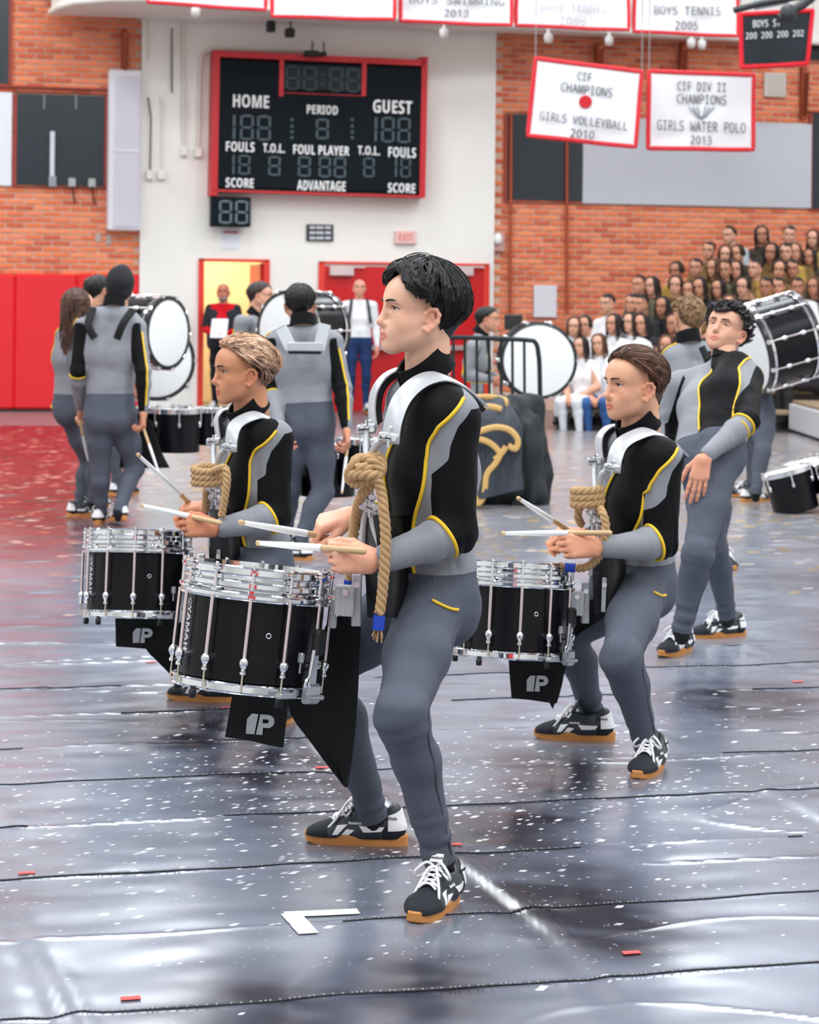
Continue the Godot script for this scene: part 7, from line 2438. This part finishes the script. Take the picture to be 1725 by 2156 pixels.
	J.head = at(1026, 672, 20.4); J.neck = at(1010, 705, 20.4); J.chest = at(1003, 765, 20.4); J.shR = at(996, 732, 20.2); J.shL = at(1018, 728, 20.6); J.elR = at(985, 790, 20.2); J.wrR = at(1040, 800, 20.1); J.elL = at(1025, 790, 20.7); J.wrL = at(1060, 800, 20.6); J.Fh = yawed(172)
	person(J, {"label": "bass drummer with a black cap of hair behind the metal barricade, facing right", "hair": "short", "cell": 0.014, "fcell": 0.0075, "hcell": 0.007, "haircell": 0.008, "strands": 0, "skin": rgb(206, 148, 122)})
	bass("largest bass drum, its round white head facing the camera behind the barricade", at(1130, 758, 19.9), Vector3(0.06, 0.0, 1.0), 0.325, 0.36)
	# curly-haired drummer behind the leaning one
	J = pose(ground(1512, 1190), -70, 1.72, {}, pts({"head": Vector3(1452, 668, 12.765), "neck": Vector3(1450, 722, 12.7), "chest": Vector3(1455, 800, 12.7), "pelvis": Vector3(1475, 920, 12.7), "shL": Vector3(1412, 752, 12.75), "shR": Vector3(1490, 750, 12.7), "hipL": Vector3(1465, 940, 12.75), "hipR": Vector3(1500, 940, 12.7), "knR": Vector3(1516, 1070, 12.7), "anR": Vector3(1520, 1165, 12.7), "knL": Vector3(1490, 1075, 12.9), "anL": Vector3(1488, 1150, 12.95), "elL": Vector3(1405, 840, 12.8), "wrL": Vector3(1425, 915, 13.0)}))
	J.heelR = ground(1504, 1192); J.toeR = ground(1556, 1206); J.heelL = ground(1480, 1165); J.toeL = ground(1520, 1180); J.lean = 0.05
	n = person(J, {"label": "drummer with light brown ringlets seen from behind, beyond the leaning drummer", "hair": "curly", "locks": 240, "haircol": rgb(62, 44, 34), "haircol2": rgb(166, 128, 90), "tipk": 0.02, "cell": 0.016, "fcell": 0.0075, "hcell": 0.007, "haircell": 0.0085, "strands": 0, "face": false, "gloss": false, "skin": rgb(214, 160, 130)})
	ORG = n.position
	b = B.new(); b.tube(bez(P3([Vector3(1478, 730, 12.52), Vector3(1492, 765, 12.5), Vector3(1498, 800, 12.52)]), 6), 0.02, 8, true, false, 0.4, Vector3(0, 0, 1)); obj("black_strap", b, mat("harness_pad", Color.BLACK), n)
	ORG = Vector3.ZERO
	# bass drummer on the right, hidden by his drum but for legs
	J = pose(ground(1592, 1052), 10, 1.76, {}, pts({"hipL": Vector3(1610, 870, 17.0), "knL": Vector3(1606, 950, 16.8), "anL": Vector3(1592, 1040, 16.7), "pelvis": Vector3(1590, 850, 17.1)}))
	J.heelL = ground(1562, 1058); J.toeL = ground(1606, 1056); J.chest = at(1600, 780, 17.5); J.neck = at(1612, 690, 17.6); J.head = at(1618, 660, 17.6)
	person(J, {"label": "bass drummer hidden behind the tilted drum at the right, legs showing", "hair": "short", "cell": 0.018, "fcell": 0.009, "hcell": 0.007, "haircell": 0.007, "strands": 0, "face": false, "skin": rgb(214, 160, 130)})
	bass("bass drum tilted up at the right edge, white head turned left", at(1632, 722, 16.8), Vector3(-0.94, -0.26, 0.30), 0.325, 0.44)
	tenors("tilted black tenor drums on the floor at the right edge", at(1688, 982, 16.2), Basis(Vector3(0, 0, 1), 0.28), [[-0.12, 0, 0.02, 0.175, 0.30], [0.24, -0.02, 0.0, 0.17, 0.30], [0.05, 0, -0.25, 0.15, 0.24]])

func bass(label: String, ctr: Vector3, axis: Vector3, r: float, w: float):
	var o := bass_model(r, w)
	o.name = numbered("bass_drum"); add_child(o); tag(o, label, "drum")
	var y := axis.normalized(); var x := y.cross(Vector3(0.1, 0.2, -0.9) if absf(y.z) < 0.7 else Vector3.UP).normalized()
	o.transform = Transform3D(Basis(x, y, x.cross(y)), ctr)

func cast_far():
	# the man in the doorway and the man before the red doors
	var p := ground(468, 868)
	var J := pose(p, 85, 1.72, {"elL": Vector3(-0.24, 1.13, 0.02), "wrL": Vector3(-0.06, 1.06, 0.25), "elR": Vector3(0.24, 1.13, 0.02), "wrR": Vector3(0.08, 1.06, 0.25)})
	var n := person(J, {"label": "man with a grey beard in a red and black jacket in the open doorway", "hair": "none", "cell": 0.016, "fcell": 0.007, "hcell": 0.006, "uniform": false, "top": rgb(206, 24, 36), "legs": rgb(30, 30, 36), "skin": rgb(196, 122, 96), "w": 1.12})
	ORG = n.position
	var hx := head_xf(J)
	var pr := [cap(Vector3(0.066, -0.09, -0.02), Vector3(0.066, -0.09, 0.02), 0.034, 0.034, 0.02), cap(Vector3(0.02, -0.06, -0.06), Vector3(0.06, -0.09, -0.03), 0.02, 0.025, 0.02), cap(Vector3(0.02, -0.06, 0.06), Vector3(0.06, -0.09, 0.03), 0.02, 0.025, 0.02)]
	var d := nets(pr, 0.006)
	for i in d.pos.size(): d.pos[i] = hx * d.pos[i]; d.nor[i] = hx.basis * d.nor[i]
	obj("beard", lump(d), mat("beard_grey", rgb(140, 128, 122), 0.9), n)
	var vest := []
	for s in [-1.0, 1.0]:
		vest.append(cap(J.chest + J.R * 0.10 * s + J.F * 0.02 - Vector3(0, 0.30, 0), J.chest + J.R * 0.12 * s + J.F * 0.015 + Vector3(0, 0.06, 0), 0.115, 0.105, 0.03))
		vest.append(cap(J["sh" + ("L" if s < 0 else "R")], (J["sh" + ("L" if s < 0 else "R")] as Vector3).lerp(J["el" + ("L" if s < 0 else "R")], 0.9), 0.072, 0.06, 0.02))
	d = slice(nets(vest, 0.014), PackedFloat32Array())[0] if false else nets(vest, 0.014)
	d = slice(d, field(d, func(q: Vector3) -> float: return 0.045 - absf((q - J.chest).dot(J.R)) if (q - J.chest).dot(J.F) > 0.0 else -1.0))[0]
	obj("black_vest", lump(d), mat("vest_black", rgb(28, 28, 38), 0.8), n)
	ORG = Vector3.ZERO
	var b := B.new(); b.box(Vector3.ZERO, Vector3(0.22, 0.29, 0.012), Basis(J.R, Vector3(0, 0.85, 0) - J.F * 0.5, (Vector3(0, 0.5, 0) + J.F * 0.85)).orthonormalized(), 0.002)
	var o := obj("paper_sheaf", b, mat("paper", Color.WHITE)); tag(o, "sheaf of white papers held by the man in the doorway", "paper"); o.position = p + Vector3(0, 1.12, 0) + J.F * 0.30
	p = ground(754, 872)
	J = pose(p, 95, 1.80)
	n = person(J, {"label": "bald man in white polo shirt and jeans standing before the red doors", "hair": "none", "cell": 0.016, "fcell": 0.007, "hcell": 0.006, "uniform": false, "top": rgb(238, 238, 242), "legs": rgb(38, 58, 98), "skin": rgb(228, 164, 142), "w": 1.1})
	ORG = n.position
	for s in [-1.0, 1.0]:
		var sh: Vector3 = J.neck + J.R * 0.10 * s
		b = B.new(); b.tube(bez([sh - J.F * 0.10 - Vector3(0, 0.02, 0), sh + Vector3(0, 0.02, 0), sh + J.F * 0.125 - Vector3(0, 0.10, 0) + J.R * 0.02 * s, sh + J.F * 0.13 - Vector3(0, 0.30, 0) + J.R * 0.05 * s], 6), 0.02, 8, true, false, 0.5, J.F); obj("backpack_strap", b, mat("strap_dark", rgb(44, 50, 60), 0.8), n)
	ORG = Vector3.ZERO

# ---------------------------------------------------------------- the spectators on the benches
func sitter(kind: Dictionary) -> Node3D:
	# seated at the origin: seat at y = 0, facing +z
	var n := Node3D.new(); n.name = "person"
	ORG = Vector3.ZERO
	var J := {"F": Vector3(0, 0, 1), "Fh": Vector3(0, 0, 1), "pelvis": Vector3(0, 0.10, 0), "chest": Vector3(0, 0.37, 0.02), "neck": Vector3(0, 0.58, 0.03), "head": Vector3(0, 0.75, 0.06), "shL": Vector3(0.165, 0.50, 0.03), "shR": Vector3(-0.165, 0.50, 0.03), "elL": Vector3(0.22, 0.25, 0.10), "elR": Vector3(-0.22, 0.25, 0.10), "wrL": Vector3(0.08, 0.16, 0.30), "wrR": Vector3(-0.08, 0.16, 0.30), "hipL": Vector3(0.09, 0.09, 0.02), "hipR": Vector3(-0.09, 0.09, 0.02), "knL": Vector3(0.11, 0.10, 0.42), "knR": Vector3(-0.11, 0.10, 0.42), "anL": Vector3(0.11, -0.30, 0.38), "anR": Vector3(-0.11, -0.30, 0.38), "hs": 0.93}
	var pr := body_prims(J)
	var D := nets(pr, 0.017)
	var cut := slice(D, field(D, func(q: Vector3) -> float:
		var v := nearest(pr, q)
		if v[NECK] < 0.02 and q.y > 0.60: return 0.1
		if v[ARML] < 0.012 and (q - J.wrL).dot((J.wrL - J.elL).normalized()) > -kind.get("sleeve", 0.0): return 0.1
		if v[ARMR] < 0.012 and (q - J.wrR).dot((J.wrR - J.elR).normalized()) > -kind.get("sleeve", 0.0): return 0.1
		return -0.1))
	var bare: Dictionary = cut[1]
	cut = slice(cut[0], field(cut[0], func(q: Vector3) -> float:
		var v := nearest(pr, q)
		if minf(v[ARML], v[ARMR]) < minf(v[TORSO], minf(v[LEGL], v[LEGR])) - 0.004: return 0.1
		return (q.y - 0.12) if q.z < 0.16 else -0.1))
	obj("trousers", lump(cut[0]), mat("crowd_dark", rgb(40, 38, 42), 0.8), n)
	obj("shirt", lump(cut[1]), mat("crowd_shirt", rgb(120, 96, 60), 0.85), n)
	var bb := B.new()
	var inner := {"pos": D.pos.duplicate(), "nor": D.nor, "idx": D.idx}
	for i in inner.pos.size(): inner.pos[i] -= inner.nor[i] * 0.008
	bb.add(inner)
	bb.add(bare)
	hands(J, {"hcell": 0.008, "handL": {"N": Vector3(0, -1, 0), "curl": [0.2, 0.5, 0.5, 0.5, 0.5]}, "handR": {"N": Vector3(0, -1, 0), "curl": [0.2, 0.5, 0.5, 0.5, 0.5]}}, bb)
	head(J, {"fcell": 0.007, "hair": kind.hair, "haircol": kind.col, "haircol2": kind.col2, "haircell": 0.009, "strands": 0, "seed": kind.seed, "locks": 70, "length": 0.8, "gloss": false, "browcol": kind.col}, bb, n)
	obj("body", bb, mat("crowd_skin", rgb(214, 158, 130), 0.5, 0.0, {"vertex_color_use_as_albedo": true}), n)
	for s in [1.0, -1.0]:
		var d := nets([cap(Vector3(0.11 * s, -0.37, 0.36), Vector3(0.12 * s, -0.375, 0.50), 0.042, 0.034, 0.02), cap(Vector3(0.11 * s, -0.30, 0.37), Vector3(0.11 * s, -0.36, 0.38), 0.04, 0.04, 0.02)], 0.014)
		obj("shoe", lump(d), mat("crowd_shoe", rgb(34, 32, 34), 0.6), n)
	return n

func audience():
	# benches rising towards the end wall, their left ends stepped
	var left := [1195.0, 1190.0, 1270.0, 1335.0, 1420.0, 1470.0, 1535.0]
	var wood := mat("bench_wood", rgb(150, 128, 104), 0.5); var frame := mat("bench_frame", rgb(120, 118, 122), 0.5)
	var turn := Basis(Vector3.UP, WALL_TURN)
	var seat := PackedFloat32Array(); var zr := PackedFloat32Array()
	for r in 7:
		seat.append(0.25 + 0.232 * r); zr.append(26.7 + 0.47 * r)
	var o := thing("bleachers", "stepped benches under the seated spectators at the right", "bleachers", at(1500, 640, 28.0))
	o.position.y = 0.0
	ORG = o.position
	for r in 7:
		var a := at(left[r] - 18.0, 640, zr[r]); var w := 7.4 - a.x
		var m := Vector3(a.x + w / 2, 0, a.z - w / 2 * 0.0)
		var b := B.new(); b.box(Vector3(m.x, seat[r] - 0.025, a.z), Vector3(w, 0.05, 0.40), Basis.IDENTITY, 0.008); obj("bench", b, wood, o)
		b = B.new(); b.box(Vector3(m.x, (seat[r] - 0.05) / 2, a.z - 0.17), Vector3(w, seat[r] - 0.05, 0.03)); obj("riser", b, frame, o)
	ORG = Vector3.ZERO
	# the low grey bleacher front that runs towards the camera on the right
	var sb := thing("bleachers", "pale grey front of the empty side bleachers at the right edge", "bleachers", ground(1640, 915))
	ORG = sb.position
	for k in 3:
		var b := B.new(); b.box(Vector3(4.55 + k * 0.6, 0.19 + k * 0.20, -21.0), Vector3(0.06, 0.30, 11.0), Basis.IDENTITY, 0.01); obj("front_panel", b, mat("bleacher_grey", rgb(196, 196, 200), 0.5), sb)
		b = B.new(); b.box(Vector3(4.84 + k * 0.6, 0.36 + k * 0.20, -21.0), Vector3(0.56, 0.04, 11.0), Basis.IDENTITY, 0.008); obj("tread", b, wood, sb)
	ORG = Vector3.ZERO
	var kinds := [{"hair": "long", "col": rgb(30, 24, 24), "col2": rgb(52, 40, 38), "seed": 21, "sleeve": 0.3, "n": "long black hair"}, {"hair": "long", "col": rgb(66, 42, 30), "col2": rgb(104, 68, 48), "seed": 22, "sleeve": 0.12, "n": "long brown hair"}, {"hair": "short", "col": rgb(24, 21, 22), "col2": rgb(44, 38, 38), "seed": 23, "n": "short black hair"}, {"hair": "curly", "col": rgb(40, 28, 22), "col2": rgb(70, 50, 40), "seed": 24, "n": "curly dark hair"}, {"hair": "bob", "col": rgb(34, 25, 24), "col2": rgb(62, 46, 40), "seed": 25, "sleeve": 0.2, "n": "shoulder-length dark hair"}]
	var protos := []
	for k in kinds: protos.append(sitter(k))
	var tops := [[rgb(236, 236, 238), "white top"], [rgb(120, 92, 50), "bronze top"], [rgb(58, 50, 40), "dark brown top"], [rgb(176, 142, 66), "gold top"], [rgb(34, 34, 38), "black top"], [rgb(92, 84, 62), "olive top"], [rgb(176, 186, 196), "pale blue top"]]
	var skins := [rgb(200, 144, 116), rgb(178, 122, 96), rgb(212, 160, 134)]
	# photograph point of the face, row, hair kind, top
	var list := [[1232, 728, 0, 0, 0], [1274, 721, 0, 1, 0], [1392, 722, 0, 1, 0], [1203, 684, 1, 1, 0], [1238, 683, 1, 4, 0], [1290, 679, 1, 0, 0], [1328, 670, 1, 0, 0], [1350, 684, 1, 1, 0], [1368, 672, 1, 0, 4], [1288, 628, 2, 2, 0], [1328, 628, 2, 2, 4], [1359, 632, 2, 2, 4], [1391, 641, 2, 0, 4], [1536, 634, 2, 1, 0], [1352, 588, 3, 3, 5], [1388, 599, 3, 0, 2], [1419, 597, 3, 4, 1], [1486, 601, 3, 0, 4], [1519, 606, 3, 0, 4], [1609, 588, 3, 2, 0], [1647, 586, 3, 2, 0], [1692, 592, 3, 2, 0],
		[1435, 568, 4, 4, 3], [1464, 556, 4, 2, 1], [1506, 561, 4, 1, 5], [1533, 565, 4, 3, 2], [1560, 566, 4, 0, 1], [1590, 560, 4, 2, 3], [1632, 556, 4, 4, 1], [1670, 558, 4, 2, 5], [1487, 525, 5, 2, 1], [1520, 533, 5, 1, 3], [1567, 532, 5, 4, 2], [1616, 526, 5, 0, 1], [1661, 526, 5, 2, 3], [1686, 526, 5, 1, 1], [1553, 492, 6, 3, 6], [1611, 492, 6, 0, 2], [1656, 481, 6, 2, 5], [1712, 500, 6, 1, 3], [1450, 610, 3, 1, 1], [1560, 600, 3, 4, 2], [1420, 660, 1, 0, 2], [1716, 540, 5, 0, 2], [1722, 600, 3, 1, 4]]
	var rowname := ["front", "second", "third", "fourth", "fifth", "sixth", "back"]
	var seen_in := {}
	list.sort_custom(func(a, b): return a[2] * 10000 + a[0] < b[2] * 10000 + b[0])
	for q in list:
		var r: int = q[2]
		seen_in[r] = seen_in.get(r, 0) + 1
		var f := at(q[0], q[1], zr[r] - 0.02)
		var k: Dictionary = kinds[q[3]]
		var p: Node3D = protos[q[3]].duplicate()
		p.name = numbered("person"); add_child(p)
		var deg := rng.randf_range(-50.0, -5.0)
		var bs := Basis(Vector3.UP, deg_to_rad(deg)) * Basis(Vector3(0, 0, 1), rng.randf_range(-0.10, 0.10)) * Basis(Vector3.RIGHT, rng.randf_range(0.0, 0.12))
		p.transform = Transform3D(bs, Vector3(f.x, seat[r], f.z) - bs * Vector3(0, 0, 0.06))
		var hgt: float = clampf(f.y - seat[r] - 0.75, -0.06, 0.06)
		p.scale = Vector3.ONE * (1.0 + hgt / 0.9)
		tag(p, "spectator, %s, %s, %s from left in the %s row" % [k.n, tops[q[4]][1], ["first", "second", "third", "fourth", "fifth", "sixth", "seventh", "eighth", "ninth", "tenth", "eleventh", "twelfth"][seen_in[r] - 1], rowname[r]], "person", "seated spectators")
		(p.get_node("shirt") as MeshInstance3D).material_override = mat("top_%d" % q[4], tops[q[4]][0], 0.85)
		var leg := 1 if (r == 0 and q[0] == 1274) else (2 if r <= 1 else 0)
		if leg: (p.get_node("trousers") as MeshInstance3D).material_override = mat("crowd_leg_%d" % leg, [Color.WHITE, rgb(50, 90, 146), rgb(226, 228, 234)][leg], 0.85)
		var si := rng.randi() % 3
		(p.get_node("body") as MeshInstance3D).material_override = mat("crowd_skin_%d" % si, skins[si], 0.5, 0.0, {"vertex_color_use_as_albedo": true})
	for p in protos: p.free()
	# a performer in dark clothes sitting at the right edge
	var p2 := sitter(kinds[2])
	p2.name = numbered("person"); add_child(p2); tag(p2, "person in dark clothes sitting low at the right edge beside the tilted bass drum", "person")
	p2.transform = Transform3D(Basis(Vector3.UP, -1.2).scaled(Vector3.ONE * 1.05), ground(1712, 905) + Vector3(0, 0.46, 0))
	(p2.get_node("shirt") as MeshInstance3D).material_override = mat("dark_navy", rgb(30, 32, 44), 0.85)

func props():
	# amplifier cart under a painted black cloth
	var o := thing("equipment_cart", "low cart draped in black cloth painted with gold swirls beside the barricade", "cart", ground(1078, 1072))
	ORG = o.position
	var black := mat("cart_cloth", rgb(30, 36, 40), 0.7)
	var z := 16.4
	var rows := []
	var rail := [[Vector2(985, 832), Vector2(1062, 832)], [Vector2(978, 870), Vector2(1085, 868)], [Vector2(972, 910), Vector2(1100, 900)], [Vector2(968, 960), Vector2(1098, 950)], [Vector2(965, 1010), Vector2(1100, 1000)], [Vector2(962, 1062), Vector2(1102, 1030)]]
	var sideo := [0.45, 0.12, 0.02, 0.0, -0.02, -0.05]
	for i in 6:
		var row := []
		for j in 15:
			var u := j / 14.0
			var p: Vector2 = (rail[i][0] as Vector2).lerp(rail[i][1], u)
			row.append(at(p.x, p.y, z - 0.25 + sideo[i] + 0.03 * sin(u * 14.0 + i)))
		rows.append(row)
	var b := B.new(); b.sheet(rows, 0.02); var cl := obj("painted_cloth", b, mat("cart_paint", rgb(48, 54, 64), 0.7), o)
	var pr := [cap(at(1010, 880, z + 0.2), at(1075, 880, z + 0.2), 0.16, 0.16, 0.05), cap(at(1000, 950, z + 0.2), at(1090, 950, z + 0.2), 0.2, 0.2, 0.08), cap(at(1000, 1020, z + 0.2), at(1095, 1015, z + 0.2), 0.18, 0.2, 0.08), cap(at(1090, 860, z + 0.25), at(1125, 852, z + 0.25), 0.10, 0.07, 0.05), cap(at(1125, 860, z + 0.25), at(1138, 1000, z + 0.25), 0.06, 0.09, 0.05), cap(at(1110, 900, z + 0.1), at(1120, 1040, z + 0.1), 0.09, 0.10, 0.05), cap(at(1135, 1000, z + 0.2), at(1140, 1055, z + 0.2), 0.07, 0.06, 0.04)]
	var d := nets(pr, 0.02)
	ruffle(d, func(q: Vector3) -> float: return 0.03 * nz.get_noise_3d(q.x * 7.0, q.y * 2.5, q.z * 7.0))
	obj("black_drape", lump(d), black, o)
	var gold := mat("gold_paint", rgb(214, 172, 104), 0.6)
	for path in [[Vector2(1000, 912), Vector2(1040, 900), Vector2(1072, 905), Vector2(1090, 925), Vector2(1086, 945), Vector2(1070, 938)], [Vector2(988, 930), Vector2(1010, 925), Vector2(1035, 935), Vector2(1052, 955), Vector2(1044, 975), Vector2(1025, 1000), Vector2(1020, 1040), Vector2(1008, 1060), Vector2(1000, 1045)], [Vector2(990, 838), Vector2(1030, 836), Vector2(1062, 842), Vector2(1068, 850)], [Vector2(1066, 940), Vector2(1056, 955), Vector2(1042, 968)], [Vector2(996, 862), Vector2(1030, 856), Vector2(1056, 862)]]:
		var line := []
		for q in path: line.append(at(q.x, q.y, z - 0.31 + (0.42 if q.y < 850 else (0.14 if q.y < 880 else 0.0))))
		b = B.new(); b.tube(bez(line, 6), 0.022, 8, true, false, 0.4, Vector3(0, 0, 1)); obj("gold_swirl", b, gold, cl)
	for wx in [1000, 1092]:
		b = B.new(); b.tube([at(wx, 1062, z), at(wx, 1062, z + 0.05)], 0.05, 14); obj("wheel", b, mat("black_rubber", Color.BLACK), o)
	ORG = Vector3.ZERO
	# the barricade
	o = thing("barricade", "black tubular metal crowd barricade with thin upright bars", "barricade", ground(1040, 1050))
	ORG = o.position
	z = 17.2
	var steel := mat("barricade_black", rgb(34, 44, 46), 0.4, 0.3)
	b = B.new(); b.tube(bez([at(930, 1040, z), at(930, 760, z), at(932, 722, z), at(945, 711, z), at(1020, 712, z), at(1110, 716, z), at(1128, 722, z), at(1134, 745, z), at(1137, 800, z), at(1140, 1040, z)], 8), 0.019, 10); obj("frame", b, steel, o)
	for x in [955, 979, 1004, 1030, 1055, 1079, 1104]:
		b = B.new(); b.tube([at(x, 713, z), at(x + 2, 1000, z)], 0.011, 8); obj("bar", b, steel, o)
	b = B.new(); b.tube([at(930, 1000, z), at(1140, 1000, z)], 0.015, 8); obj("lower_rail", b, steel, o)
	for x in [940, 1130]:
		b = B.new(); b.tube([at(x, 1045, z - 0.35), at(x, 1010, z), at(x, 1040, z + 0.3)], 0.016, 8); obj("foot", b, steel, o)
	ORG = Vector3.ZERO
	# a black loudspeaker box against the brick behind the barricade
	o = thing("speaker_box", "small black speaker box between the barricade drummer and the bass drum", "speaker", at(1081, 688, 24.0))
	b = B.new(); b.box(Vector3(0, 0.05, 0), Vector3(0.19, 0.16, 0.16), Basis.IDENTITY, 0.01); obj("cabinet", b, mat("speaker_black", rgb(26, 26, 28), 0.5), o)
	b = B.new(); b.tube([Vector3(0, -0.02, 0), Vector3(0, -o.position.y + 0.02, 0)], 0.02, 8); obj("pole", b, mat("speaker_black", Color.BLACK), o)
	for k in 3:
		var a := TAU * k / 3.0
		b = B.new(); b.tube([Vector3(0, 0.5 - o.position.y, 0), Vector3(0.35 * cos(a), 0.012 - o.position.y, 0.35 * sin(a))], 0.014, 6); obj("leg", b, mat("speaker_black", Color.BLACK), o)

func cast_all():
	cast_front()
	cast_right()
	cast_left()
	cast_leaning()
	cast_back()
	cast_far()
	props()
	audience()

func _ready():
	setup()
	room()
	wall_things()
	banners()
	tape_marks()
	cast_all()
